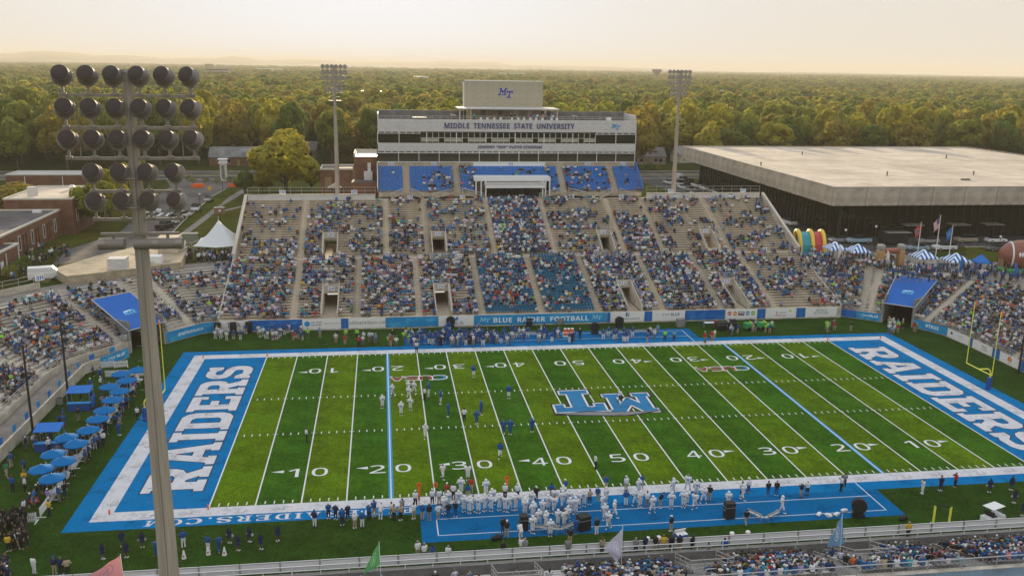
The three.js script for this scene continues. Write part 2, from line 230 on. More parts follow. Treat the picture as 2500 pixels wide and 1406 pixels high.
// fill and rim of one slab letter, scaled sx,sy; rim is a band of the given half width along every edge
function slab(ch, sx, sy, skew = 0) { return GL[ch].map((r) => r.map(([x, y]) => [x * sx + y * skew, y * sy])); }
const fillOf = (rings) => { const s = new THREE.Shape(rings[0].map((p) => new THREE.Vector2(...p))); for (const h of rings.slice(1)) s.holes.push(new THREE.Path(h.map((p) => new THREE.Vector2(...p)))); return new THREE.ShapeGeometry(s); };
function rimOf(rings, w) {
  const gs = [];
  for (const r of rings) r.forEach((a, i) => { const b = r[(i + 1) % r.length], dx = b[0] - a[0], dy = b[1] - a[1], l = Math.hypot(dx, dy); const g = new THREE.PlaneGeometry(l + w * 1.6, 2 * w); g.rotateZ(Math.atan2(dy, dx)); g.translate((a[0] + b[0]) / 2, (a[1] + b[1]) / 2, 0); gs.push(g); });
  return merge(gs);
}
{
  const sy = 6.3 / 7, word = 'RAIDERS', gap = .55; let widths = [...word].map((c) => Math.max(...GL[c][0].map((p) => p[0])));
  const L = 41, sx = (L - gap * 6) / widths.reduce((a, b) => a + b, 0);
  for (const s of [-1, 1]) {
    let at = -L / 2;
    [...word].forEach((c, i) => {
      const rings = slab(c, sx, sy).map((r) => r.map(([x, y]) => [x + at, y - 3.15])); at += widths[i] * sx + gap;
      const turn = s < 0 ? Math.PI / 2 : -Math.PI / 2, o = mesh('end_zone_letter', flat(fillOf(rings), .016, turn, s * 50.2, 0), M.white, field);
      mesh('letter_outline', flat(rimOf(rings, .16), .010, turn, s * 50.2, 0), M.navy, o);
    });
  }
  // midfield letters, read from the far side
  const turn = Math.PI, cx = .95, cz = 0, blk = mat('logo black', [.02, .02, .022], { map: T_paint }), cy = mat('logo blue', [.012, .24, .52], { map: T_paint }), grey = mat('logo grey', [.30, .30, .31], { map: T_paint });
  const put = (c, x, y, sx2, sy2) => { const rings = slab(c, sx2, sy2, .04).map((r) => r.map(([a, b]) => [a + x, b + y])); const o = mesh('midfield_letter', flat(fillOf(rings), .028, turn, cx, cz), cy, field); mesh('letter_outline', flat(rimOf(rings, .5), .014, turn, cx, cz), blk, o); mesh('letter_edge', flat(rimOf(rings, .26), .021, turn, cx, cz), M.line, o); };
  put('M', -7.1, -3.3, .75, .98); put('T', -.35, -5.2, 1.12, 1.12);
  const sw = (pts) => fillOf([pts]);
  mesh('midfield_swoosh', flat(sw([[-9.5, 4.9], [-6, 5.4], [-1, 5.2], [3, 4.6], [7.2, 5.3], [8.2, 5.6], [3.6, 6.3], [-2, 6.9], [-5, 6.3]].map(([a, b]) => [a * .92, b - 2.1])), .034, turn, cx, cz), blk, field);
  mesh('midfield_swoosh', flat(sw([[-8, 5.1], [-5.4, 5.5], [-1, 5.4], [3, 4.9], [6.6, 5.4], [3.3, 6.0], [-2, 6.6], [-4.6, 6.1]].map(([a, b]) => [a * .92, b - 2.1])), .040, turn, cx, cz), grey, field);
  // conference letters, two places
  const rd = mat('logo red', [.33, .05, .05], { map: T_paint });
  for (const [u, v] of [[1022, 923], [1765, 900]]) {
    const p = G(u, v);
    [['C', -3.1, cy], ['U', -1, rd], ['S', 1, rd], ['A', 3.1, rd]].forEach(([c, dx, m]) => { const o = mesh('conference_letter', flat(textShape(F_sans, c, 1.75, 1.7), .021, turn, p.x - dx, p.z), m, field); mesh('letter_edge', flat(textShape(F_sans, c, 2.15, 2.1), .014, turn, p.x - dx, p.z), M.line, o); });
  }
  const web = 'BLUERAIDERS.COM'; let at = 0; const adv = [...web].map((c) => c === '.' ? 1.0 : c === 'I' ? 1.1 : 1.95), tot = adv.reduce((a, b) => a + b);
  [...web].forEach((c, i) => { const w = c === '.' ? .3 : c === 'I' ? .75 : c === 'M' ? 1.75 : 1.5; mesh('sideline_letter', flat(textShape(F_serif, c, w, c === '.' ? .3 : 1.15), .012, turn, -24.6 - at - adv[i] / 2 - .2, c === '.' ? 26.65 : 27.1), M.white, field); at += adv[i] * 26.5 / tot; });
  for (const sx2 of [-1, 1]) for (const [x, z] of [[HL, HW + .35], [HL, -HW - .35], [EZ + .3, HW + .35], [EZ + .3, -HW - .35]]) { const t = mesh('end_zone_pylon', new RoundedBoxGeometry(.16, .5, .16, 2, .03), M.orange, scene, [sx2 * x, .26, z]); tag(t, 'small orange foam pylon on the corner of an end zone', 'pylon', 'orange pylons at the end zone corners'); }
}

// ---------- stands ----------
function strip(line, a, b, o0, o1, y0, y1) {   // a bar along the line with real thickness, uv in metres
  const ss = line.cut(a, b), P = [], N = [], U = [], quad = (p, q, r, t, u) => { const A = V(...p), B = V(...q), D = V(...t), n = B.clone().sub(A).cross(D.clone().sub(A)).normalize(); [p, q, r, p, r, t].forEach((x) => { P.push(...x); N.push(n.x, n.y, n.z); }); U.push(u[0], 0, u[1], 0, u[1], u[2], u[0], 0, u[1], u[2], u[0], u[2]); };
  for (let i = 0; i < ss.length - 1; i++) {
    const [ax, az] = line.P(ss[i], o0), [bx, bz] = line.P(ss[i + 1] - 1e-9, o0), [cx, cz] = line.P(ss[i + 1] - 1e-9, o1), [dx, dz] = line.P(ss[i], o1), u0 = ss[i] * line.L, u1 = ss[i + 1] * line.L;
    let up = (bx - ax) * (dz - az) - (bz - az) * (dx - ax) < 0; const t = [[ax, y1, az], [bx, y1, bz], [cx, y1, cz], [dx, y1, dz]], d = [[ax, y0, az], [bx, y0, bz], [cx, y0, cz], [dx, y0, dz]];
    const F = (p, q, r, s, h) => up ? quad(p, q, r, s, [u0, u1, h]) : quad(q, p, s, r, [u0, u1, h]);
    F(t[0], t[1], t[2], t[3], Math.abs(o1 - o0)); F(d[0], d[1], t[1], t[0], y1 - y0); F(d[2], d[3], t[3], t[2], y1 - y0); F(d[3], d[2], d[1], d[0], 1);
    if (i === 0) F(d[3], d[0], t[0], t[3], y1 - y0); if (i === ss.length - 2) F(d[1], d[2], t[2], t[1], y1 - y0);
  }
  const g = new THREE.BufferGeometry(); g.setAttribute('position', new THREE.Float32BufferAttribute(P, 3)); g.setAttribute('normal', new THREE.Float32BufferAttribute(N, 3)); g.setAttribute('uv', new THREE.Float32BufferAttribute(U, 2)); return g;
}
const without = (iv, cuts) => { let out = iv; for (const [a, b] of cuts) out = out.flatMap(([p, q]) => b <= p || a >= q ? [[p, q]] : [[p, a], [b, q]].filter(([x, y]) => y - x > 1e-4)); return out; };
const seatsAll = [], chairSpots = [];
// rows: count, run dz, rise dy, first tread y0, first offset o0; aisles [s]; voids [s0,s1,row0,row1]; chairs [s0,s1]
function seating(root, line, { rows, dz, dy, y0, o0, aisles, aisleW = 1.3, voids = [], chairs = [], tread, bench, dens, from = 0, to = 1, seatStep = .52, thick = .55, skipSteps }) {
  const half = (s, o) => aisleW / 2 / (line.L * line.grow(s, o));
  for (let i = 0; i < rows; i++) {
    const o = o0 + i * dz, y = y0 + i * dy, v = voids.filter(([, , a, b]) => i >= a && i < b).map(([a, b]) => [a, b]);
    for (const [a, b] of without([[from, to]], v)) mesh('tread', strip(line, a, b, o, o + dz, y - thick, y), tread, root);
    const free = without([[from, to]], [...v, ...aisles.map((s) => [s - half(s, o), s + half(s, o)])]);
    for (const [a, b] of free) {
      const isChair = chairs.some(([p, q]) => (a + b) / 2 > p && (a + b) / 2 < q), g = line.grow((a + b) / 2, o), n = Math.floor((b - a) * line.L * g / seatStep);
      if (!isChair) mesh('bench', strip(line, a + .15 / line.L, b - .15 / line.L, o + dz * .55, o + dz * .55 + .27, y + .38, y + .43), bench, root);
      for (let k = 0; k < n; k++) { const s = a + (k + .5) / n * (b - a), [x, z] = line.P(s, o + dz * .55 + .1); const f = line.face(s); if (isChair) chairSpots.push([x, y, z, f]); if (dens) seatsAll.push({ x, y, z, f, s, row: i, d: dens(s, i, x, z) }); }
    }
  }
  if (!skipSteps) for (const s of aisles) {
    const st = []; for (let i = 0; i < rows; i++) { if (voids.some(([p, q, a, b]) => s > p && s < q && i >= a && i < b)) continue; const o = o0 + i * dz, y = y0 + i * dy, ah = half(s, o), a = Math.max(from, s - ah * .9), b = Math.min(to, s + ah * .9); if (b > a) st.push(strip(line, a, b, o + dz * .5, o + dz - .004, y - .02, y + dy * .5)); }
    mesh('aisle_steps', merge(st), tread, root).userData = { kind: 'stuff' };
    if (s > .01 && s < .99) { const hr = []; for (let i = 1; i < rows - 1; i += 3) { const pt = (k) => { const [x, z] = line.P(s, o0 + k * dz + dz * .5); return V(x, y0 + k * dy, z); }, A = pt(i), B = pt(Math.min(rows - 1, i + 1.7)), up = V(0, .9, 0); hr.push(bar(A, A.clone().add(up), .022, 4), bar(B, B.clone().add(up), .022, 4), bar(A.clone().add(up), B.clone().add(up), .022, 4)); } mesh('handrail', merge(hr), M.rail, root).userData = { kind: 'stuff' }; }
  }
}
function railing(root, pts, h, step = 2, m = M.rail, r = .028, mid = 1, name = 'railing') {
  const g = []; for (let i = 0; i < pts.length - 1; i++) { const a = pts[i], b = pts[i + 1], l = a.distanceTo(b), n = Math.max(1, Math.round(l / step)); for (let k = i ? 1 : 0; k <= n; k++) { const p = a.clone().lerp(b, k / n); g.push(bar(p, p.clone().add(V(0, h, 0)), r, 4)); } for (let k = 0; k <= mid; k++) { const up = V(0, h * (1 - k / (mid + 1)), 0); g.push(bar(a.clone().add(up), b.clone().add(up), r, 4)); } }
  return mesh(name, merge(g), m, root);
}
function signBoard(root, str, w, h, p, turn = 0, tilt = 0) {
  const o = mesh('section_sign', box(w, h, .05, 0, -h / 2, 0, 0, tilt), M.whiteP, root, p, turn); const t = textShape(F_sans, str, w * .8, h * .68).clone(); if (tilt) t.rotateX(tilt); t.translate(0, 0, .03 / Math.cos(tilt)); mesh('lettering', t, M.royal, o); return o;
}
const hash2 = (a, b) => { let t = Math.imul(Math.floor(a) * 374761393 + Math.floor(b) * 668265263, 1274126177); t ^= t >>> 13; t = Math.imul(t, 1597334677); return ((t ^ (t >>> 16)) >>> 0) / 4294967296; };
const blob = (x, y) => { const ix = Math.floor(x), iy = Math.floor(y); let tx = x - ix, ty = y - iy; tx = tx * tx * (3 - 2 * tx); ty = ty * ty * (3 - 2 * ty); const a = hash2(ix, iy), b = hash2(ix + 1, iy), c = hash2(ix, iy + 1), d = hash2(ix + 1, iy + 1); return a + (b - a) * tx + (c - a) * ty + (a - b - c + d) * tx * ty; };

// -- the long stand across the field
const west = thing('concrete_grandstand', 'long two-tier concrete grandstand with bench rows, below the press tower', 'grandstand');
{
  const W = 55, line = frontLine([[-W, -38.5], [W, -38.5]], 1), S = (x) => (x + W) / (2 * W);
  const lowA = [-43, -32.4, -21.8, -11, -.5, 9.6, 21.4, 32.2, 42.2], upA = [-43.3, -27.2, -19.2, -6.3, 5.4, 19.6, 27.5, 41.5];
  const lowP = [[-37, '2P'], [-17.6, '2Q'], [16.2, '1S'], [36.2, '1T']], upP = [[-37.8, '2PP'], [-17, '2QQ'], [16.4, '1SS'], [38, '1TT']], pw = 1.45;
  const table = (xs, ds) => (x) => { let i = 0; while (i < xs.length && xs[i] < x) i++; return ds[i]; };
  const dl = table(lowA, [.68, .62, .70, .68, .74, .66, .80, .82, .82, .38]), du = table(upA, [.24, .42, .46, .54, .88, .52, .58, .44, .36]);
  const clump = (d, k) => (s, i, x) => { const f = d(x, i), n = blob(x * .28 + k, i * .42 + k * 3) * .75 + blob(x * .9 + 7, i * .9 + k) * .25; return f <= 0 ? 0 : Math.max(.04, Math.min(.93, f + (n - .5) * 2.6 * Math.min(f, 1 - f) * 2)); };
  seating(west, line, { rows: 22, dz: .864, dy: .282, y0: 2.05, o0: 0, aisles: lowA.map(S), voids: lowP.map(([x]) => [S(x - pw), S(x + pw), 0, 10]), chairs: [[S(-11), S(-.5)], [S(-.5), S(9.6)]], tread: M.conc, bench: M.alumW, dens: clump((x, i) => dl(x) * (i < 2 && x > -11 && x < 9.6 ? .15 : 1), 1) });
  mesh('cross_walk', span(-W, W, 7.6, 8.2, -57.52, -59.2), M.conc, west);
  seating(west, line, { rows: 23, dz: .80, dy: .345, y0: 8.45, o0: 20.7, aisles: upA.map(S), voids: upP.map(([x]) => [S(x - pw), S(x + pw), 0, 7]), chairs: [[S(-6.3), S(5.4)]], tread: M.conc, bench: M.alumW, dens: clump((x, i) => du(x) * (i > 17 && Math.abs(x) > 6 ? .5 : 1) * (i < 4 ? 1.25 : 1), 9) });
  // mouths of the stairways, with side walls, header, floor and daylight behind
  const mouth = (x, z0, z1, yF, yTop, ySign, str, lit) => {
    const yAt = (z, a, za, m) => a + (za - z) * m;
    for (const s of [-1, 1]) { const sh = new THREE.Shape([[-z0, yF - .2], [-z1, yF - .2], [-z1, yTop], [-z0, yF + .95]].map((p) => new THREE.Vector2(...p))); const g = new THREE.ExtrudeGeometry(sh, { depth: .2, bevelEnabled: false }); g.rotateY(Math.PI / 2); g.translate(x + s * (pw - .1) - .1, 0, 0); mesh('stairway_wall', g, M.concL, west); }
    mesh('stairway_header', span(x - pw + .2, x + pw - .2, ySign - .75, yTop + .05, z1 + .25, z1), M.concL, west);
    mesh('stairway_floor', span(x - pw + .2, x + pw - .2, yF - .6, yF - .3, z0, z1 - 9), M.conc, west);
    for (const s of [-1, 1]) mesh('stairway_passage_wall', span(x + s * (pw - .2), x + s * (pw + .1), yF - .3, ySign - .76, z1, z1 - 9), M.conc, west);
    signBoard(west, str, 1.15, .72, [x, (ySign + yTop) / 2 - .25, z1 + .29]);
    railing(west, [V(x - pw, yTop, z1 + .1), V(x + pw, yTop, z1 + .1)], 1.0, 1.4, M.rail, .03); for (const s of [-1, 1]) railing(west, [V(x + s * pw, yTop, z1), V(x + s * pw, yF + .95, z0)], .9, 1.6, M.rail, .025);
  };
  for (const [x, t] of lowP) mouth(x, -38.55, -47.1, 2.0, 5.7, 5.0, t);
  for (const [x, t] of upP) mouth(x, -59.2, -64.8, 8.2, 12.0, 11.5, t);
  for (const x of [-17, 16]) { mesh('landing', span(x - 3.6, x + 3.6, 7.2, 8.21, -55.9, -57.5), M.concL, west); railing(west, [V(x - 3.5, 8.2, -56), V(x + 3.5, 8.2, -56)], 1.05, .8, M.rail, .03, 2); }
  for (const [x, t] of [[-45, '1P'], [-35.6, '2P'], [-27, '1Q'], [-14, '2Q'], [-5.2, '1R'], [4.5, '2R'], [13.4, '1S'], [27.5, '2S'], [37.4, '1T'], [48, '2T']]) signBoard(west, t, 1.0, .75, [x, 8.95, -57.6]);
  // front wall, end walls, back wall
  mesh('front_wall', span(-W, W, 0, 2.05, -38.2, -38.5), M.concL, west);
  for (const s of [-1, 1]) {
    const sh = new THREE.Shape([[57.5, -.1], [57.5, 9.3], [77.3, 17.6], [77.3, -.1]].map((p) => new THREE.Vector2(...p))), g = new THREE.ExtrudeGeometry(sh, { depth: .35, bevelEnabled: false }); g.rotateY(Math.PI / 2); g.translate(s * (W + .2) - .17, 0, 0); mesh('end_wall', g, M.concL, west);
    const cap = beam(V(s * (W + .2), 9.36, -57.4), V(s * (W + .2), 17.66, -77.2), .6, .12); mesh('end_wall_coping', cap, M.concL, west);
    const s2 = new THREE.Shape([[38.5, -.1], [38.5, 2.4], [57.5, 8.5], [57.5, -.1]].map((p) => new THREE.Vector2(...p))), g2 = new THREE.ExtrudeGeometry(s2, { depth: .25, bevelEnabled: false }); g2.rotateY(Math.PI / 2); g2.translate(s * (W + .13) - .12, 0, 0); mesh('end_wall', g2, M.concL, west);
    railing(west, [V(s * W, 2.4, -38.5), V(s * W, 8.5, -57.4)], .9, 2.4, M.rail, .03);
  }
  mesh('back_walk', span(-W, W, 15.6, 16.35, -77.6, -79.6), M.conc, west);
  for (const s of [-1, 1]) { const a = s < 0 ? [-W, -29.2] : [29.2, W]; mesh('back_wall', span(a[0], a[1], 16.35, 17.45, -78.2, -78.45), M.panelGrey, west); mesh('back_wall_coping', span(a[0], a[1], 17.45, 17.53, -78.1, -78.55), M.concL, west); railing(west, [V(a[0], 17.53, -78.4), V(a[1], 17.53, -78.4)], 1.4, 2.2, M.rail, .025); }
  for (const [x, t, z] of [[-48, '1PP', -78], [-33.5, '2PP', -78], [34.5, '1TT', -78], [51, '2TT', -77.9]]) signBoard(west, t, 1.25, .8, [x, 18.0, z]);
  // columns and raker beams under the upper tier
  for (let x = -52; x <= 52; x += 8) mesh('raker_column', merge([span(x - .3, x + .3, YO - 1, 14.5, -74, -74.7), span(x - .3, x + .3, YO - 1, 9.5, -63, -63.7)]), M.concD, west);
}

// -- the corner and end stands; each follows its own front line
const endL = thing('aluminium_bleacher_stand', 'curved aluminium bleachers wrapping the end behind the blue umbrellas', 'bleacher stand');
const endR = thing('aluminium_bleacher_stand', 'crowded curved aluminium bleachers below the striped tents', 'bleacher stand');
{
  const base = { rows: 18, dz: .86, dy: .315, y0: 1.45, o0: .5, tread: M.concL, bench: M.alum };
  const midTunnel = (l, s) => l.stops[2] + (l.stops[3] - l.stops[2]) * s;
  const tl = [midTunnel(lineL, .12), midTunnel(lineL, .80)], tr = [lineR.stops[1] + (lineR.stops[2] - lineR.stops[1]) * .30, lineR.stops[1] + (lineR.stops[2] - lineR.stops[1]) * .98];
  const cl = (f, k) => (s, i, x, z) => { const n = blob(x * .3 + k, z * .3 + k) * .6 + blob(x * .8 + k, z * .8) * .4; const d = f(s, i); return Math.max(.03, Math.min(.94, d + (n - .5) * 2.4 * Math.min(d, 1 - d) * 2)); };
  const aL = [.055, tl[0] - .022, tl[1] + .022, .40, .56, .72, .88].sort((a, b) => a - b);
  seating(endL, lineL, { ...base, y0: 1.9, aisles: aL, aisleW: 1.4, voids: [[tl[0], tl[1], 0, 9]], dens: cl((s) => s < .1 ? .5 : .56, 4) });
  const aR = [.07, tr[0] - .045, tr[1] + .045, .62, .8];
  seating(endR, lineR, { ...base, aisles: aR, aisleW: 1.5, voids: [[tr[0], tr[1], 0, 9]], dens: cl((s, i) => i > 16 ? .6 : .86, 8) });
  const pt = (l, s, o, y) => { const [x, z] = l.P(s, o); return V(x, y, z); };
  const along = (l, a, b, o, y) => l.cut(a, b).map((s) => pt(l, s, o, y));
  for (const [root, l, y0, t] of [[endL, lineL, 1.9, tl], [endR, lineR, 1.45, tr]]) {
    for (const [a, b] of [[0, t[0]], [t[1], 1]]) { mesh('front_wall', strip(l, a, b, .25, .5, 0, y0), M.concL, root); railing(root, along(l, a, b, .4, y0), 1.05, 1.8, M.rail, .035, 2); }
    mesh('top_walk', strip(l, 0, 1, .5 + 18 * .86, .5 + 18 * .86 + (l === lineR ? 15 : 7), YO - .3, YO + .06), M.path, root);
    // tunnel sides and the sloping cloth over it
    const ox = 9.4;
    for (const s of t) { const A = pt(l, s, .3, 0), B = pt(l, s, ox, 0), d = B.clone().sub(A), len = d.length(); const g = box(.2, 4.9, len, 0, 0, 0); g.rotateY(Math.atan2(d.x, d.z)); g.translate((A.x + B.x) / 2, -.05, (A.z + B.z) / 2); mesh('tunnel_wall', g, M.concD, root); railing(root, [pt(l, s, .5, y0), pt(l, s, ox, y0 + 3)], 1, 1.6, M.rail, .03); }
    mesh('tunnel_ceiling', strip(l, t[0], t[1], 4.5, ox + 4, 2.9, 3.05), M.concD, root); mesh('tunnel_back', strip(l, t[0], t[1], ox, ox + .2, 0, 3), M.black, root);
  }
  railing(endL, along(lineL, .05, 1, 22.6, YO + .05), .05, 30, M.concL, .02, 0); mesh('top_wall', strip(lineL, .2, 1, 22.5, 22.75, YO - .2, YO + 1.1), M.concL, endL); railing(endL, along(lineL, .2, 1, 22.6, YO + 1.1), 1.3, 2.4, M.rail, .03, 1);
  const canopy = (name, label, l, t, yLow, yHigh, o1, grow) => {
    const th = thing(name, label, 'canopy'); const A = pt(l, t[0] - grow, .2, yLow), B = pt(l, t[1] + grow, .2, yLow), D = pt(l, t[0] - grow, o1, yHigh), E = pt(l, t[1] + grow, o1, yHigh), P = [], U = [], I = [], n = 8, m = 8;
    for (let j = 0; j <= m; j++) for (let i = 0; i <= n; i++) { const p = A.clone().lerp(B, i / n).lerp(D.clone().lerp(E, i / n), j / m); p.y -= .16 * Math.sin(Math.PI * i / n) * Math.sin(Math.PI * j / m) + .02 * Math.sin(i * 2.4 + j); P.push(p.x, p.y, p.z); U.push(i / n, j / m); }
    for (let j = 0; j < m; j++) for (let i = 0; i < n; i++) { const a = j * (n + 1) + i; I.push(a, a + 1, a + n + 1, a + 1, a + n + 2, a + n + 1); }
    const g = new THREE.BufferGeometry(); g.setAttribute('position', new THREE.Float32BufferAttribute(P, 3)); g.setAttribute('uv', new THREE.Float32BufferAttribute(U, 2)); g.setIndex(I); g.computeVertexNormals();
    mesh('cloth_cover', g, canvasMat(512, 512, (x, w, h) => { x.fillStyle = '#0560b8'; x.fillRect(0, 0, w, h); x.strokeStyle = 'rgba(0,60,150,.5)'; for (let i = 1; i < 6; i++) { x.beginPath(); x.moveTo(i * w / 6, 0); x.lineTo(i * w / 6, h); x.stroke(); } x.save(); x.translate(w / 2, h * .52); if (l === lineL) x.scale(-1, 1); x.fillStyle = '#7fd4ea'; x.font = 'italic bold 62px serif'; x.textAlign = 'center'; x.fillText('BLUE', 0, 20); x.fillStyle = '#d7f2f7'; x.beginPath(); x.moveTo(-70, -22); x.quadraticCurveTo(-10, -44, 74, -34); x.quadraticCurveTo(10, -24, -60, -16); x.fill(); x.restore(); }, { side: THREE.DoubleSide }), th);
    for (const [p, q] of [[A, B], [D, E], [A, D], [B, E]]) mesh('frame_tube', bar(p, q, .09, 8), M.steel, th);
    for (const [p, y] of [[A, 0], [B, 0]]) mesh('post', bar(V(p.x, y, p.z), p, .09, 8), M.steel, th);
  };
  canopy('tunnel_canopy', 'blue cloth canopy over the field tunnel beside the hashtag banner', lineR, tr, 3.6, 7.1, 9.6, .004);
  canopy('tunnel_canopy', 'blue cloth canopy over the field tunnel behind the goal by the umbrellas', lineL, tl, 3.6, 7.1, 9.2, .004);
  for (const [s, t, l, y] of [[.14, '1A', lineR, 0], [.36, '2A', lineR, 0], [.56, '3A', lineR, 0]]) { const [x, z] = l.P(s, 16.4); signBoard(endR, t, 1.5, 1.0, [x, YO + .75, z], l.face(s)); }
  for (const [s, t] of [[.36, '2H'], [.20, '3H']]) { const [x, z] = lineL.P(s, 22.4); signBoard(endL, t, 1.5, 1.0, [x, YO + 1.9, z], lineL.face(s)); }
  // walkway with a low wall in front of the left end
  const wl = frontLine([[-66.2, -26.2], [-70.4, -19], [-70.6, 34]], -1);
  mesh('walkway', strip(wl, 0, 1, .25, 3.2, 0, .95), M.path, endL); mesh('walkway_wall', strip(wl, 0, 1, 0, .25, 0, 1.5), M.concL, endL);
  const st = []; for (let s = .06; s < 1; s += .03) { const [x, z] = wl.P(s, .12); st.push(bar(V(x, 1.5, z), V(x, 2.6, z), .025, 4)); } mesh('flag_posts', merge(st), M.rail, endL);
  for (let k = 0; k < 12; k++) { const s = .05 + k * .062, [x, z] = wl.P(s, .1), o = mesh('small_flag', box(1.0, .75, .02), k % 2 ? M.royal : M.cyan, scene, [x, 1.75, z], wl.face(s)); tag(o, 'small blue banner hung along the low walkway wall behind the umbrellas', 'banner', 'small blue banners on the walkway wall'); }
}

// -- the near stand at the bottom of the picture
const near = thing('aluminium_bleacher_stand', 'near sideline bleachers with white rails and a chain-link front', 'bleacher stand');
const lineN = frontLine([[60, 41.4], [-60, 41.4]], 1), nearSeats = [];
{
  const S = (x) => (60 - x) / 120, before = seatsAll.length;
  seating(near, lineN, { rows: 9, dz: .82, dy: .30, y0: .75, o0: 0, aisles: [-36, -26.5, -17, -2.5, 10, 21.5].map(S), aisleW: 2.2, voids: [[S(-15.3), S(-19), 0, 5], [S(1.6), S(-2.8), 0, 5], [S(16.2), S(12.2), 0, 5]], tread: M.concD, bench: M.alum, dens: (s, i, x) => x > -13 ? .86 : x > -27 ? .12 : .05, seatStep: .56 });
  nearSeats.push(...seatsAll.splice(before));
  mesh('apron', span(-60, 60, 0, .32, 38.3, 41.4), M.path, near); mesh('front_beam', span(-60, 60, .33, 1.25, 40.15, 40.35), M.concD, near);
  for (let k = 0; k < 34; k++) { const x0 = -58 + k * 3.45; const f = thing('fence_panel', 'white vinyl panel of the low fence along the near sideline', 'fence', [x0, 0, 37.6], 0, 'white fence panels along the near sideline'); mesh('vinyl_sheet', box(3.32, 1.02, .05, 1.72, .08, 0), mat('white vinyl', [.88, .87, .87], { roughness: .6 }), f); mesh('post', box(.09, 1.12, .09, 0, 0, .09), M.steel, f); mesh('rail', merge([box(3.42, .05, .05, 1.72, .54, .055), box(3.42, .05, .05, 1.72, 1.05, .055)]), M.steel, f); }
  railing(near, [V(-60, 1.25, 40.25), V(60, 1.25, 40.25)], .85, 2.4, M.whiteP, .045, 1);
  for (const xc of [-17.1, -.6, 14.2]) { railing(near, [V(xc - 1.9, .75, 41.5), V(xc - 1.9, 2.3, 45.4), V(xc + 1.9, 2.3, 45.4), V(xc + 1.9, .75, 41.5)], 1.15, 1.3, M.alum, .05, 2); mesh('stair_flight', merge([0, 1, 2, 3, 4].map((k) => span(xc - 1.2, xc + 1.2, .32, .75 + k * .3, 41.5 + k * .8, 42.3 + k * .8))), M.concD, near); }
  for (const x of [-8, -5, -1.5, 3.5, 6.5, 17.5, 20, 24.5, 27, 31]) { const y = 2.0, z = 46.2, c = new THREE.CatmullRomCurve3([V(x, y, z), V(x, y + .95, z), V(x + .15, y + 1.05, z), V(x + 1.5, y + 1.05, z), V(x + 1.65, y + .95, z), V(x + 1.65, y, z)], false, 'catmullrom', .1); mesh('hoop_rail', new THREE.TubeGeometry(c, 24, .04, 5), M.whiteP, near); }
  // chain-link fence on a beam behind the rows
  mesh('rear_beam', span(-60, 60, 2.6, 3.35, 48.9, 49.4), M.concL, near); mesh('rear_deck', span(-60, 60, 2.2, 3.3, 49.4, 60), mat('blue grey deck', [.16, .24, .30], { map: T_conc }), near);
  const wires = []; for (let x = -10; x < 42; x += .42) wires.push(bar(V(x, 3.35, 49.1), V(x + .9, 4.25, 49.1), .006, 3), bar(V(x + .9, 3.35, 49.1), V(x, 4.25, 49.1), .006, 3)); mesh('chain_link', merge(wires), M.rail, near).userData = { kind: 'stuff' };
  railing(near, [V(-40, 3.35, 49.1), V(42, 3.35, 49.1)], .92, 3.1, M.steel, .06, 0);
}

// ---------- seated crowd, one mass ----------
const SHIRT = { royal: [.010, .085, .28], bright: [.015, .19, .42], pale: [.18, .36, .50], white: [.72, .72, .72], black: [.016, .016, .018], navy: [.012, .022, .07], grey: [.24, .24, .25], red: [.42, .03, .03], tan: [.40, .32, .22], brown: [.12, .075, .05], green: [.04, .22, .09], lime: [.30, .75, .06], yellow: [.65, .42, .03], pink: [.68, .24, .26], teal: [.03, .34, .36], lilac: [.30, .27, .45], orange: [.65, .16, .04] };
const shirtMix = [['royal', 18], ['bright', 9], ['pale', 5], ['white', 22], ['black', 17], ['navy', 8], ['grey', 10], ['red', 3], ['tan', 4], ['brown', 6], ['green', .7], ['lime', .4], ['yellow', 1], ['pink', 1.5], ['teal', 2], ['lilac', 3], ['orange', 1]];
const drawShirt = () => { let t = R() * shirtMix.reduce((a, b) => a + b[1], 0); for (const [n, w] of shirtMix) { if ((t -= w) < 0) return n; } return 'white'; };
const SKIN = [[.42, .26, .18], [.46, .30, .21], [.34, .20, .13], [.10, .055, .035], [.16, .09, .055], [.07, .04, .026]], HAIR = [[.02, .016, .013], [.03, .02, .015], [.07, .045, .025], [.20, .13, .06], [.28, .26, .24], [.12, .05, .02]], CAP = [[.75, .75, .75], [.012, .09, .36], [.02, .02, .025], [.72, .72, .70]], LEGS = [[.04, .06, .12], [.02, .02, .025], [.36, .29, .20], [.16, .16, .17], [.03, .05, .10], [.40, .38, .36]];
const cap = (a, b, r, n = 6) => { const g = new THREE.CapsuleGeometry(r, V(...a).distanceTo(V(...b)), 2, n), d = V(...b).sub(V(...a)); g.applyQuaternion(new THREE.Quaternion().setFromUnitVectors(V(0, 1, 0), d.normalize())); const m = V(...a).add(V(...b)).multiplyScalar(.5); g.translate(m.x, m.y, m.z); return g; };
const ell = (x, y, z, a, b, c, n = 8) => { const g = new THREE.SphereGeometry(1, n, 6); g.scale(a, b, c); g.translate(x, y, z); return g; };
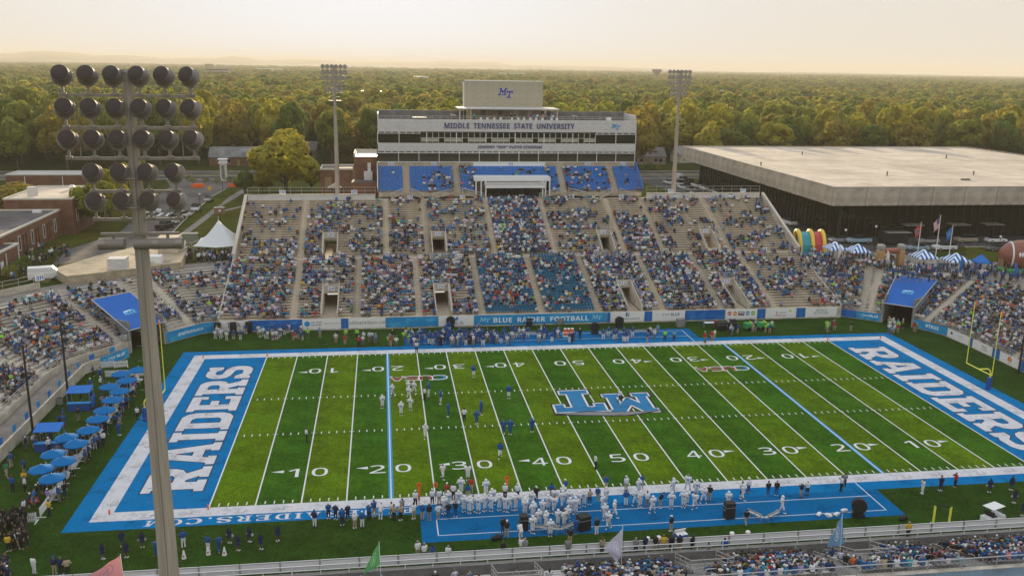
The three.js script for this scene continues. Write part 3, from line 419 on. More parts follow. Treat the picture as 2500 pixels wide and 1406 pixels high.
const SIT = {
  shirt: merge([cap([0, .56, -.02], [0, .86, -.05], .165, 8), cap([-.15, .93, -.04], [.15, .93, -.04], .085, 6), cap([-.215, .90, -.03], [-.27, .68, .04], .062), cap([.215, .90, -.03], [.27, .68, .04], .062)]),
  skin: merge([ell(0, 1.17, 0, .085, .115, .1), cap([0, 1.0, -.03], [0, 1.08, -.01], .055), cap([-.27, .66, .05], [-.16, .56, .28], .042), cap([.27, .66, .05], [.16, .56, .28], .042), cap([-.12, .30, .43], [-.13, .12, .42], .052), cap([.12, .30, .43], [.13, .12, .42], .052), cap([-.13, .05, .42], [-.14, .04, .56], .045), cap([.13, .05, .42], [.14, .04, .56], .045)]),
  legs: merge([cap([-.1, .50, .02], [-.12, .48, .42], .085), cap([.1, .50, .02], [.12, .48, .42], .085), ell(0, .5, -.02, .18, .12, .16), cap([-.12, .44, .43], [-.125, .32, .43], .066), cap([.12, .44, .43], [.125, .32, .43], .066)]),
  hair: merge([ell(0, 1.215, -.02, .096, .095, .108)]),
};
const STD = {
  shirt: merge([cap([0, .98, 0], [0, 1.30, 0], .155, 8), cap([-.15, 1.40, 0], [.15, 1.40, 0], .085, 6), cap([-.22, 1.37, 0], [-.27, 1.14, 0], .062), cap([.22, 1.37, 0], [.27, 1.14, 0], .062)]),
  skin: merge([ell(0, 1.64, .02, .085, .115, .1), cap([0, 1.47, 0], [0, 1.55, .01], .055), cap([-.27, 1.12, .01], [-.26, .86, .08], .042), cap([.27, 1.12, .01], [.26, .86, .08], .042), cap([-.12, .42, -.01], [-.13, .10, -.02], .055), cap([.12, .42, -.01], [.13, .10, -.02], .055), cap([-.13, .05, -.02], [-.14, .04, .14], .045), cap([.13, .05, -.02], [.14, .04, .14], .045)]),
  legs: merge([cap([-.09, .90, 0], [-.12, .50, 0], .09), cap([.09, .90, 0], [.12, .50, 0], .09), ell(0, .92, 0, .18, .13, .14)]),
  legsLong: merge([cap([-.09, .90, 0], [-.12, .50, 0], .09), cap([.09, .90, 0], [.12, .50, 0], .09), ell(0, .92, 0, .18, .13, .14), cap([-.12, .48, 0], [-.13, .12, -.01], .07), cap([.12, .48, 0], [.13, .12, -.01], .07)]),
  hair: merge([ell(0, 1.69, 0, .096, .095, .108)]),
};
const mPerson = (n) => { const m = new THREE.MeshStandardMaterial({ roughness: .85, color: 0xffffff }); m.name = n; return m; };
function mass(name, label, category, set, list) {
  const root = thing(name, label, category); root.userData.kind = 'stuff';
  const keys = Object.keys(set), im = {}; const c = new THREE.Color();
  for (const k of keys) { im[k] = new THREE.InstancedMesh(set[k], mPerson('crowd ' + k), list.length); im[k].name = { shirt: 'crowd_shirts', skin: 'crowd_bodies', legs: 'crowd_trousers', hair: 'crowd_hair', legsLong: 'crowd_trousers' }[k]; im[k].userData = { kind: 'stuff' }; im[k].castShadow = im[k].receiveShadow = true; root.add(im[k]); }
  list.forEach((p, i) => {
    const m = M4(p.x, p.y, p.z, p.f + (p.spin ?? rr(-.35, .35)), p.lean ?? rr(-.08, .12), 0, [p.h * p.w, p.h, p.h * p.w]);
    for (const k of keys) im[k].setMatrixAt(i, m);
    const col = { shirt: p.shirt ?? SHIRT[drawShirt()], skin: pick(SKIN), legs: p.legs ?? pick(LEGS), legsLong: p.legs ?? pick(LEGS), hair: p.hair ?? (R() < .3 ? pick(CAP) : pick(HAIR)) };
    for (const k of keys) im[k].setColorAt(i, c.setRGB(...col[k].map((v) => v * rr(.85, 1.1))));
  });
  return root;
}
{
  const list = []; for (const s of seatsAll) if (R() < s.d) list.push({ x: s.x + rr(-.08, .08), y: s.y - .03, z: s.z + rr(-.05, .05), f: s.f, h: rr(.86, 1.08), w: rr(.98, 1.22) });
  mass('seated_crowd', 'thousands of seated spectators filling the benches across the stands', 'crowd', SIT, list); console.log('crowd', list.length, 'chairs', chairSpots.length);
  // blue chair-backs, one mass inside the grandstand
  const cg = merge([new RoundedBoxGeometry(.46, .05, .42, 1, .02).translate(0, .42, .06), new RoundedBoxGeometry(.46, .42, .05, 1, .02).translate(0, .66, -.16), box(.06, .4, .06, 0, 0, -.05)]);
  const im = new THREE.InstancedMesh(cg, M.seat, chairSpots.length); chairSpots.forEach(([x, y, z, f], i) => im.setMatrixAt(i, M4(x, y, z, f))); im.name = 'blue_chairs'; im.userData = { kind: 'stuff' }; im.castShadow = im.receiveShadow = true; west.add(im);
}

// ---------- roads, paths, lawns outside the bowl ----------
const onX = (u, v, x) => { const d = ray(u, v), t = (x - camera.position.x) / d.x; return camera.position.clone().addScaledVector(d, t); };
const gp = (list, y = YO) => list.map(([u, v]) => { const p = G(u, v, y); return [p.x, p.z]; });
{
  const rd = structure('road');
  mesh('carriageway', sheet([[rect(-420, 420, -212, -203)], [rect(-420, 420, -199, -190)]], YO + .008), M.asphalt, rd);
  mesh('median', sheet([[rect(-420, 420, -202.7, -199.3)]], YO + .06), M.grass, rd);
  mesh('kerb', merge([span(-420, 420, YO, YO + .13, -203, -202.7), span(-420, 420, YO, YO + .13, -199.3, -199), span(-420, -80, YO, YO + .13, -190, -189.7), span(-62, 420, YO, YO + .13, -190, -189.7), span(-420, 420, YO, YO + .13, -212.3, -212)]), M.concL, rd);
  const dash = []; for (let x = -400; x < 400; x += 9) dash.push([rect(x, x + 3, -207.6, -207.45)], [rect(x, x + 3, -194.6, -194.45)]); mesh('lane_dashes', sheet(dash, YO + .014), M.line, rd).userData = { kind: 'stuff' };
  const st = structure('side_street');
  mesh('street_surface', sheet([[[[-96, -190], [-66, -190], [-71, -180], [-74, -165], [-75.2, -150], [-74.8, -130], [-74.6, -110], [-73.8, -93], [-76, -76], [-88, -60], [-90, -76], [-85, -93], [-87.2, -121], [-90, -150], [-91, -172]]]], YO + .012), M.asphaltW, st);
  mesh('kerb', merge([[-73.9, -165, -75.1, -150], [-75.1, -150, -74.7, -130], [-74.7, -130, -74.5, -110], [-74.5, -110, -73.7, -93]].map(([a, b, c, d]) => beam(V(a, YO + .05, b), V(c, YO + .05, d), .18, .16))), M.concL, st);
  mesh('crossing_stripes', sheet([0, 1, 2, 3, 4, 5].map((i) => [rect(-86.5 + i * 2, -85.7 + i * 2, -122, -117)]), YO + .018), M.line, st);
  const fp = structure('footpath');
  mesh('path_surface', sheet([[gp([[590, 462], [604, 464], [570, 486], [545, 500], [505, 535], [455, 572], [437, 572], [485, 536], [525, 506], [560, 480]])], [gp([[505, 522], [600, 500], [600, 503], [509, 526]])], [gp([[445, 590], [590, 575], [592, 579], [450, 595]])]], YO + .02), M.path, fp);
  const lw = structure('lawn');
  mesh('lawn_surface', sheet([[[[-74, -164], [-56.5, -172], [-56.5, -66], [-72, -78], [-73.2, -93], [-73.9, -110], [-74.1, -130], [-74.6, -150]]], [[[-60, -188], [36, -188], [58, -168], [58, -80], [45, -110], [-40, -110], [-56, -172]]], [[[-112, -60], [-91, -76], [-86, -93], [-88, -121], [-93, -150], [-125, -150]]], [[[88, -52], [140, -52], [140, -66], [98, -66]]]], YO + .004), M.grass, lw);
  const pk = structure('car_park');
  mesh('car_park_surface', sheet([[[[56, -189], [74, -189], [74.6, -79.6], [68, -66], [62, -66], [64, -110], [61, -160]]], [[[74.8, -79], [150, -79], [150, -66.6], [97, -66.6], [82, -58], [70, -62], [68.2, -66]]]], YO + .016), M.asphalt, pk);
  mesh('kerb', merge([span(98, 140, YO, YO + .14, -66.5, -66.2), beam(V(64, YO + .05, -110), V(61, YO + .05, -160), .2, .18)]), M.concL, pk);
  const pl = structure('plaza'); mesh('plaza_surface', sheet([[[[56.4, -58], [70, -60], [84, -56], [96, -50], [104, -30], [92, -20], [80, -40], [66, -52]]]], YO + .07), M.path, pl);
}

// ---------- press tower and the seats before it ----------
const tower = thing('press_tower', 'grey press tower with two window bands and blue chair rows, lettered with the university name', 'building');
{
  const X = 28.5, z = -86.4, paneG = (w, h) => box(w, h, .05), t = tower;
  const line = frontLine([[-X, -79.9], [X, -79.9]], 1), S = (x) => (x + X) / (2 * X), ch = chairSpots.length, se = seatsAll.length;
  seating(t, line, { rows: 9, dz: .72, dy: .50, y0: 17.55, o0: 0, aisles: [-22.6, -11.8, 11.2, 22.6].map(S), aisleW: 1.5, voids: [[S(-8.2), S(8.2), 0, 5]], chairs: [[0, 1]], tread: M.conc, bench: M.alum, dens: (s, i, x) => [[-22, .02], [-18, .12], [-8, .45], [8, .12], [18, .5], [23, .12], [99, .12]].find(([e]) => x < e)[1] * (blob(x * .5, i * .6) > .5 ? 1.5 : .35), thick: .9 });
  const cg = merge([new RoundedBoxGeometry(.47, .06, .42, 1, .02).translate(0, .42, .06), new RoundedBoxGeometry(.47, .46, .06, 1, .02).translate(0, .68, -.14)]), spots = chairSpots.slice(ch);
  const im = new THREE.InstancedMesh(cg, M.seatL, spots.length); spots.forEach(([x, y, zz, f], i) => im.setMatrixAt(i, M4(x, y, zz, f))); im.name = 'blue_chairs'; im.userData = { kind: 'stuff' }; im.castShadow = im.receiveShadow = true; t.add(im);
  const list = seatsAll.slice(se).filter((s) => R() < s.d).map((s) => ({ x: s.x, y: s.y, z: s.z, f: s.f, h: rr(.9, 1.05), w: rr(1, 1.2) })); mass('seated_crowd', 'scattered spectators in the blue chairs below the press tower windows', 'crowd', SIT, list);
  // body
  mesh('core', span(-X + .2, X - .2, YO, 32.0, z - .5, -97), M.concD, t);
  mesh('seat_back_wall', merge([span(-X, -7.9, 21.6, 23.3, z + .05, z - .3), span(8, X, 21.6, 23.3, z + .05, z - .3)]), M.conc, t); mesh('seat_back_wall', span(-7.9, 8, 21.6, 23.3, z + .05, z - .3), M.whiteP, t);
  [['301', -25.8], ['302', -16.5], ['303', .4], ['304', 17.6], ['305', 25.8]].forEach(([n, x]) => signBoard(t, n, 1.15, .68, [x, 22.95, z + .1]));
  mesh('window_sill', span(-X, X, 23.3, 23.42, z + .12, z - .4), M.frame, t);
  const glass = mat('press glass', [.030, .028, .018], { roughness: .07 });
  const blind = mat('frosted pane', [.42, .41, .32], { roughness: .3 });
  for (let i = 0; i < 13; i++) { const w = 2 * X / 13, x = -X + (i + .5) * w; const p = mesh('window', paneG(w - .16, 1.76), glass, t, [x, 23.42, z - .22]); mesh('mullion', box(.12, 1.78, .16, w / 2, 0, .1), M.frame, p); for (let k = 0; k < 3; k++) mesh('vent_slot', box(w / 3 - .34, .2, .05, -w / 3 + k * w / 3, 1.98, .24), M.black, p); }
  mesh('vent_band', span(-X, X, 25.2, 25.78, z, z - .5), M.frame, t);
  mesh('name_band', span(-X, X, 25.8, 27.4, z + .1, z - .5), M.panelGrey, t);
  const letters = (str, w, h, y, zz, m, n = 'lettering') => { const g = new THREE.ExtrudeGeometry(F_sans.generateShapes(str, 1), { depth: .12, bevelEnabled: false, curveSegments: 4 }); g.computeBoundingBox(); const b = g.boundingBox; g.translate(-(b.min.x + b.max.x) / 2, -(b.min.y + b.max.y) / 2, 0); g.scale(w / (b.max.x - b.min.x), h / (b.max.y - b.min.y), 1); g.translate(.1, y, zz); mesh(n, g, m, t); };
  const ink = mat('fascia letters', [.075, .085, .20], { roughness: .6 });
  letters('JOHNNY "RED" FLOYD STADIUM', 14.2, .72, 26.55, z + .12, ink);
  for (let i = 0; i < 30; i++) { const w = 38.6 / 30, x = -19.3 + (i + .5) * w; const p = mesh('window', paneG(w - .12, 2.1), glass, t, [x, 27.5, z - .2]); mesh('mullion', merge([box(i % 5 ? .09 : .2, 2.16, .16, w / 2, 0, .08), box(w - .12, .07, .1, 0, 1.0, .06)]), M.frame, p); mesh('lower_pane', box(w - .2, .72, .02, 0, .2, .035), i % 4 === 3 ? glass : blind, p); }
  for (const s of [-1, 1]) for (let k = 0; k < 2; k++) { const w = 4.55, x = s * (19.4 + (k + .5) * w), p = mesh('window', paneG(w - .14, 1.95), glass, t, [x, 27.42, z - .2]); mesh('mullion', merge([box(.14, 2.3, .16, s * w / 2, 0, .08), box(w, .5, .14, 0, 1.96, .06)]), M.frame, p); for (let q = 0; q < 3; q++) mesh('vent_slot', box(1.1, .2, .05, -1.45 + q * 1.45, 2.1, .14), M.black, p); }
  mesh('window_head', span(-X, X, 29.86, 29.95, z + .08, z - .5), M.frame, t);
  mesh('fascia', span(-X, X, 29.95, 32.45, z + .1, z - .5), M.panelGrey, t);
  letters('MIDDLE  TENNESSEE  STATE  UNIVERSITY', 28.6, 1.15, 31.15, z + .12, ink);
  const emblem = (x, y, zz, k, mA, root) => { for (const [c, dx, dy, sx] of [['M', -1.25, -.55, .16], ['T', .02, -1.0, .19]]) { const rings = slab(c, sx * k, .19 * k, .05).map((r) => r.map(([a, b]) => [a + dx * k, b + dy * k])), f = fillOf(rings); f.translate(x, y, zz + .04); const o = mesh('emblem_letter', f, mA, root); const r = rimOf(rings, .07 * k); r.translate(x, y, zz + .02); mesh('letter_edge', r, M.whiteP, o); } };
  emblem(-23.8, 31.2, z + .1, .72, M.panelGrey, t); emblem(23.6, 31.2, z + .1, .72, M.cyan, t);
  // roof terrace
  mesh('roof_deck', span(-X, X, 31.9, 32.0, z - .6, -97), M.concD, t);
  for (const s of [-1, 1]) mesh('parapet', span(s * X, s * (X - .25), 32.0, 33.6, z - .6, -97), M.panelGrey, t);
  mesh('parapet', merge([span(-X, -8.6, 32, 33.9, -96.8, -97.1), span(8.6, X, 32, 33.9, -96.8, -97.1)]), M.concD, t);
  railing(t, [V(-X, 32.45, z), V(X, 32.45, z)], .75, 1.7, M.rail, .025, 1);
  mesh('roof_room', span(-8.3, 8.2, 32, 34.5, -93.5, -97), M.conc, t); for (const x of [-5, -1.2, 2.4, 5.6]) mesh('room_door', span(x - .55, x + .55, 32, 34.2, -93.4, -93.5), x > 0 ? M.cream : M.roofGrey, t);
  mesh('terrace_roof', span(-11, 11.5, 34.5, 34.75, -89.2, -97.4), M.panelGrey, t); for (const x of [-10.6, -8.2, 8.4, 11.1]) mesh('terrace_post', span(x - .16, x + .16, 32, 34.5, -89.4, -89.8), M.conc, t);
  for (const x of [-6.2, -4.8, -3.3, -1.9, .6, 2, 3.3, 4.7, 6, 7.4, 9.4, 10.6]) mesh('terrace_table', merge([box(.46, .46, .4, x, 32.45, -87.2), box(.1, .5, .1, x, 31.95, -87.2)]), M.whiteP, t);
  const board = mat('board back', [.56, .50, .37], { map: T_fine }); mesh('scoreboard_back', span(-9, 9, 34.76, 40.4, -96.4, -97.6), board, t); mesh('scoreboard_edge', merge([span(-9.25, -9, 32, 40.6, -96.3, -97.7), span(-9.25, 9.1, 40.4, 40.6, -96.3, -97.7)]), M.frame, t); emblem(.3, 38.0, -96.38, 1.28, mat('emblem lilac', [.10, .08, .30]), t);
  for (const [x, u] of [[-12.5, 1], [14.5, 1]]) mesh('roof_floodlight', merge([box(.08, 1.3, .08, x, 32, -88), box(1.2, .14, .5, x + .2 * u, 33.3, -88, 0, 0, -.25)]), M.rail, t); mesh('rooftop_box', box(1, 1, 1, 22.5, 32, -88), M.whiteP, t); mesh('rooftop_box', box(3, .12, 1, -19.5, 32.75, -87.2), M.whiteP, t);
  // the club room in the middle of the seats
  mesh('club_beam', span(-8.3, 8.2, 19.95, 20.75, -79.9, -84), M.whiteP, t); mesh('club_beam', span(-6.2, 6.9, 19.2, 19.75, -78.8, -80), M.panelGrey, t); mesh('club_valance', span(-6.1, 6.8, 18.6, 19.18, -78.7, -78.85), M.whiteP, t);
  for (const x of [-8, -6.9, -5.9, 6.4, 7, 7.9]) mesh('club_post', span(x - .12, x + .12, 16.35, 19.95, -79.2, -79.5), M.whiteP, t);
  for (let k = 0; k < 3; k++) mesh('club_window', span(-5.8 + k * 4.05, -1.85 + k * 4.05, 16.5, 19.5, -81.6, -81.7), glass, t); mesh('club_floor', span(-9.2, 9.2, 16.0, 16.36, -78.4, -86), M.concL, t); mesh('club_back', span(-8.2, 8.2, 16.36, 20, -84, -84.2), M.conc, t);
  // stairs either side
  for (const x of [-22.6, -11.8, 11.2, 22.6]) for (const s of [-1, 1]) { const long = Math.abs(x) < 15 ? 4.6 : 2.6, a = V(x + s * .9, 17.5, -79.2), b = V(x + s * (.9 + long), 16.4, -79.2); mesh('stair_flight', beam(a, b, .9, .14), M.conc, t); for (const dz of [-.42, .42]) mesh('stair_rail', merge([bar(a.clone().add(V(0, 1, dz)), b.clone().add(V(0, 1, dz)), .04, 5), bar(a.clone().add(V(0, .5, dz)), b.clone().add(V(0, .5, dz)), .03, 5), bar(a.clone().add(V(0, 0, dz)), a.clone().add(V(0, 1, dz)), .04, 5), bar(b.clone().add(V(0, 0, dz)), b.clone().add(V(0, 1, dz)), .04, 5)]), M.rail, t); }
  mesh('under_deck', span(-X, X, 16.0, 16.34, -79.9, z), M.conc, t); mesh('under_wall', merge([span(-X, -8.4, 16.35, 17, -81.4, -81.6), span(8.4, X, 16.35, 17, -81.4, -81.6)]), M.wood, t);
  for (const [x, n] of [[-22, '1QQ'], [-11, '2QQ'], [1.6, '1RR'], [12.5, '1SS'], [23.5, '2SS']]) signBoard(t, n, 1.1, .75, [x, 16.9, -78.0]);
  for (const s of [-1, 1]) mesh('side_rail', beam(V(s * 28.7, 18.2, -79.6), V(s * 28.7, 23, -86.3), .14, 1.0), s > 0 ? M.royal : M.frame, t);
}
{
  const b = thing('brick_stair_house', 'brick block with a bright white roof against the press tower', 'building');
  mesh('wall', span(-33.7, -28.75, YO, 24.2, -88.2, -98), M.brick, b); mesh('roof', span(-33.4, -28.76, 24.2, 24.34, -88.5, -97.6), mat('white roof membrane', [.80, .80, .80], { roughness: .28 }), b); mesh('parapet', merge([span(-33.72, -33.42, 24.2, 25, -88.2, -98), span(-33.4, -28.75, 24.35, 25, -97.7, -98)]), M.cream, b); mesh('lower_wall', span(-34.2, -28.8, YO, 19.2, -83.8, -88.15), M.brick, b); mesh('lower_roof', span(-34, -28.8, 19.2, 19.35, -84, -88.1), M.roofDark, b); mesh('air_unit', merge([span(-31.6, -29.8, 19.4, 21.2, -86.5, -88), span(-30.8, -30.1, 21.2, 23, -87.3, -88)]), M.panelGrey, b);
  const c = thing('brick_service_house', 'low dark brick building with a cream roof edge beside the far light tower', 'building');
  const hp = onZ(780, 411, -140), hq = onZ(861, 415, -140), X0 = hp.x, X1 = hq.x, HY = hp.y - .4, ZF = -140;
  mesh('wall', span(X0 + .1, X1 - .1, YO, HY, ZF - .1, ZF - 10), M.brick, c); mesh('roof', span(X0 + .3, X1 - .3, HY, HY + .1, ZF - .4, ZF - 9.7), M.roofDark, c); mesh('parapet', merge([span(X0, X1, HY, HY + .45, ZF, ZF - .3), span(X0, X0 + .3, HY, HY + .45, ZF - .3, ZF - 10), span(X0 + .3, X1, HY, HY + .45, ZF - 9.7, ZF - 10)]), M.cream, c); mesh('door', span(X0 + 1.2, X0 + 3, YO, HY - 2, ZF - .02, ZF - .1), M.wood, c);
  const sh = new THREE.Shape([[-1.9, 0], [0, 1.1], [1.9, 0]].map((p) => new THREE.Vector2(...p))), pg = new THREE.ExtrudeGeometry(sh, { depth: 3, bevelEnabled: false }); pg.translate((X0 + X1) / 2 - .5, HY - 4.6, ZF); mesh('porch_roof', pg, M.cream, c);
}

// ---------- the wide hall on the far corner ----------
{
  const h = thing('arena_hall', 'wide flat-roofed hall with a deep concrete fascia over dark glass walls', 'building');
  const x0 = 70.4, x1 = 173, zf = -178, z0 = -74.4, wx = 75.1, wz = -79.1, y0 = 15.0, y1 = 19.15;
  mesh('roof', span(x0 + .4, x1 - .4, 18.4, 18.95, z0 - .4, zf + .4), M.roofGravel, h); mesh('coping', merge([span(x0 - .03, x0 + .42, y1, y1 + .08, z0 + .03, zf), span(x0 + .42, x1, y1, y1 + .08, z0 + .03, z0 - .42), span(x0 + .42, x1, y1, y1 + .08, zf, zf + .42), span(x1 - .42, x1, y1, y1 + .08, z0 - .42, zf + .42)]), mat('coping', [.55, .48, .40]), h);
  const pan = [mat('precast panel a', [.60, .525, .43], { map: T_conc }), mat('precast panel b', [.635, .555, .455], { map: T_conc }), mat('precast panel c', [.575, .50, .41], { map: T_conc })];
  const pw = 8, nx = Math.round((x1 - x0) / pw), nz = Math.round((z0 - zf) / pw), aw = (x1 - x0) / nx, bw = (z0 - zf) / nz, fg = new RoundedBoxGeometry(aw - .07, y1 - y0, .4, 1, .03), sg = new RoundedBoxGeometry(.4, y1 - y0, bw - .07, 1, .03);
  for (const g of [fg, sg]) { const uv = g.attributes.uv; for (let i = 0; i < uv.count; i++) uv.setXY(i, uv.getX(i) * 8, uv.getY(i) * 4); }
  for (let i = 0; i < nx; i++) { mesh('fascia_panel', fg, pan[i % 3], h, [x0 + (i + .5) * aw, (y0 + y1) / 2, z0 - .2]); mesh('fascia_panel', fg, pan[(i + 1) % 3], h, [x0 + (i + .5) * aw, (y0 + y1) / 2, zf + .2]); }
  for (let i = 0; i < nz; i++) mesh('fascia_panel', sg, pan[(i * 2) % 3], h, [x0 + .2, (y0 + y1) / 2, z0 - .4 - (i + .5) * (z0 - zf - .8) / nz]);
  mesh('soffit', span(x0 + .4, x1 - .4, y0 + .1, y0 + .3, z0 - .4, zf + .4), M.concL, h); mesh('core', span(wx + 3, x1 - 6, YO, y0, wz - 3, zf + 8), M.black, h);
  const bronze = mat('bronze mullion', [.03, .025, .018], { roughness: .5 }), hg = mat('hall glass', [.016, .014, .009], { roughness: .04 }), fp = box(1.93, y0 - YO - .1, .06), sp = box(.06, y0 - YO - .1, 1.93), fm = box(.1, y0 - YO - .1, .3, 0, 0, .1), sm = box(.3, y0 - YO - .1, .1, -.1, 0, 0);
  for (let i = 0; i < 40; i++) { const p = mesh('pane', fp, hg, h, [wx + 1 + i * 2.02, YO + .08, wz]); mesh('mullion', fm, bronze, p, [1.01, 0, 0]); }
  for (let i = 0; i < 46; i++) { const p = mesh('pane', sp, hg, h, [wx, YO + .08, wz - 1 - i * 2.02]); mesh('mullion', sm, bronze, p, [0, 0, -1.01]); }
  mesh('corner_post', box(.5, y0 - YO, .5, wx - .05, YO, wz + .05), bronze, h);
  for (const x of [92, 103.5, 112]) { mesh('door_canopy', span(x - 2.2, x + 2.2, 10.0, 10.2, wz + .2, wz + 3), M.concD, h); }
  const rf = [[73, 19, -120], [96, 19, -97], [120, 19, -98], [99, 19, -150], [140, 19, -140]]; for (const [x, y, z] of rf) mesh('roof_vent', merge([cyl(.16, .16, .9, x, y - .1, z), cyl(.28, .1, .2, x, y + .8, z)]), M.roofDark, h);
  for (let k = 1; k < 7; k++) mesh('roof_seam', box(x1 - x0 - 2, .02, .22, (x0 + x1) / 2, 18.952, z0 - k * 14.6), mat('roof seam', [.50, .42, .33]), h);
  mesh('roof_hatch', box(2.2, .35, .5, 111, 18.95, -88), M.roofDark, h);
}

// ---------- brick buildings by the side street ----------
{
  const flatRoofed = (label, x0, x1, z0, z1, y1, roofM, wins = [], extra) => { const b = thing('brick_building', label, 'building'); mesh('wall', span(x0, x1, YO, y1, z0, z1), M.brick, b); mesh('roof', span(x0 + .35, x1 - .35, y1, y1 + .06, z0 - .35, z1 + .35), roofM, b); mesh('parapet', merge([span(x0 - .06, x1 + .06, y1, y1 + .35, z0 + .06, z0 - .34), span(x0 - .06, x1 + .06, y1, y1 + .35, z1 + .34, z1 - .06), span(x0 - .06, x0 + .34, y1, y1 + .35, z0 - .34, z1 + .34), span(x1 - .34, x1 + .06, y1, y1 + .35, z0 - .34, z1 + .34)]), M.cream, b); for (const [z, y, w, hh] of wins) { const p = mesh('window', span(x1 - .03, x1 + .05, y, y + hh, z - w / 2, z + w / 2), M.glassDark, b); mesh('window_frame', merge([span(x1, x1 + .1, y - .1, y, z - w / 2 - .1, z + w / 2 + .1), span(x1, x1 + .1, y + hh, y + hh + .1, z - w / 2 - .1, z + w / 2 + .1), span(x1, x1 + .1, y, y + hh, z - w / 2 - .1, z - w / 2), span(x1, x1 + .1, y, y + hh, z + w / 2, z + w / 2 + .1)]), M.whiteP, p); } extra && extra(b); return b; };
  const pil = (b, x, zs, y1) => zs.forEach((z) => mesh('pilaster', span(x, x + .25, YO, y1, z - .35, z + .35), M.brick, b));
  flatRoofed('tall brick block with a tan gravel roof and rooftop fan, by the street trees', -107.6, -93.8, -92.9, -114, 14.55, M.roofGravel, [[-95.5, 9.6, 1, 2.6], [-101, 9.6, 1, 2.6]], (b) => { mesh('air_unit', span(-104.5, -102.8, 14.6, 16.6, -98, -99.6), M.panelGrey, b); mesh('roof_fan', merge([cyl(.5, .5, .5, -99, 14.6, -110), cyl(.75, .4, .4, -99, 15.1, -110)]), M.whiteP, b); mesh('roof_vent', cyl(.12, .12, .9, -105.5, 14.6, -95.6), M.whiteP, b); });
  flatRoofed('long brick wing with narrow windows between brick piers', -128, -96.4, -59.5, -92.85, 12.2, M.roofDark, [[-89, 8.3, .9, 2.6], [-82.5, 8.3, .9, 2.6], [-76, 8.3, .9, 2.6], [-69.5, 8.3, .9, 2.6]], (b) => { pil(b, -96.4, [-91, -86, -84.6, -79.5, -78, -73, -71.5, -66.5], 11); mesh('roof_vent', box(1.6, .5, 1.1, -100, 12.26, -90), M.whiteP, b); mesh('roof_vent', box(2.2, .6, 1.2, -112, 12.26, -90), M.whiteP, b); mesh('roof_vent', box(1.6, .7, 3, -108, 12.26, -72), M.whiteP, b); });
  flatRoofed('small brick wing with a white door at the edge of the service yard', -120, -93.9, -44, -62.5, 10.7, M.roofDark, [], (b) => { mesh('downpipe', merge([box(.14, 3.4, .14, -93.75, YO + .2, -61.6), box(.14, 3.2, .14, -93.75, YO + .2, -56)]), M.whiteP, b); mesh('door', span(-93.9, -93.8, YO, YO + 2.2, -54.8, -53.6), M.whiteP, b); mesh('door', span(-93.9, -93.8, YO, YO + 2.6, -50.8, -48.2), M.whiteP, b); });
  flatRoofed('distant brick building with a pale reflective roof behind the flowering tree', -132, -108, -158.8, -168, 12, mat('pale roof', [.45, .45, .45], { roughness: .35 }), [], (b) => mesh('downpipe', merge([box(.15, 4.5, .15, -127, YO + .2, -158.7), box(.15, 4.5, .15, -117, YO + .2, -158.7)]), M.whiteP, b));
  flatRoofed('low brick link with a grey roof beyond the tan-roofed block', -108, -97, -118, -140, 11, M.roofGrey, []);
  // the sandy flat roof beside the left stand
  const f = thing('field_house', 'low building with a wide sandy flat roof and a roof unit behind the left bleachers', 'building');
  const poly = gp([[128, 656], [235, 624], [330, 602], [410, 592], [452, 586], [455, 612], [440, 640], [330, 655], [220, 668], [160, 674]], 8.6), sh = new THREE.Shape(poly.map(([x, z]) => new THREE.Vector2(x, -z))), eg = new THREE.ExtrudeGeometry(sh, { depth: 1.7, bevelEnabled: false }); eg.rotateX(-Math.PI / 2); eg.translate(0, YO - .1, 0); mesh('flat_roof', eg, mat('sand roof', [.52, .43, .30], { map: T_conc }), f);
  const c1 = G(288, 655, 8.6); mesh('roof_unit', box(3, 1.9, 2.4, c1.x, 8.6, c1.z), M.panelGrey, f); const c2 = G(372, 640, 8.6); mesh('roof_unit', box(3.2, 1.2, 2.2, c2.x, 8.6, c2.z), M.whiteP, f);
  const tw = thing('ramp_wall', 'tan block wall with a railing beside the ramp under the loudspeakers', 'wall'); const p0 = G(385, 640, YO), p1 = G(435, 640, YO); mesh('wall_block', span(p0.x, p1.x, YO, YO + 4.6, p0.z - .3, p0.z - 4), M.conc, tw); railing(tw, [V(p1.x + .2, YO, p0.z - .4), V(p1.x + 1.4, YO, p0.z - 12)], 2.0, 1.5, M.rail, .04, 2);
}
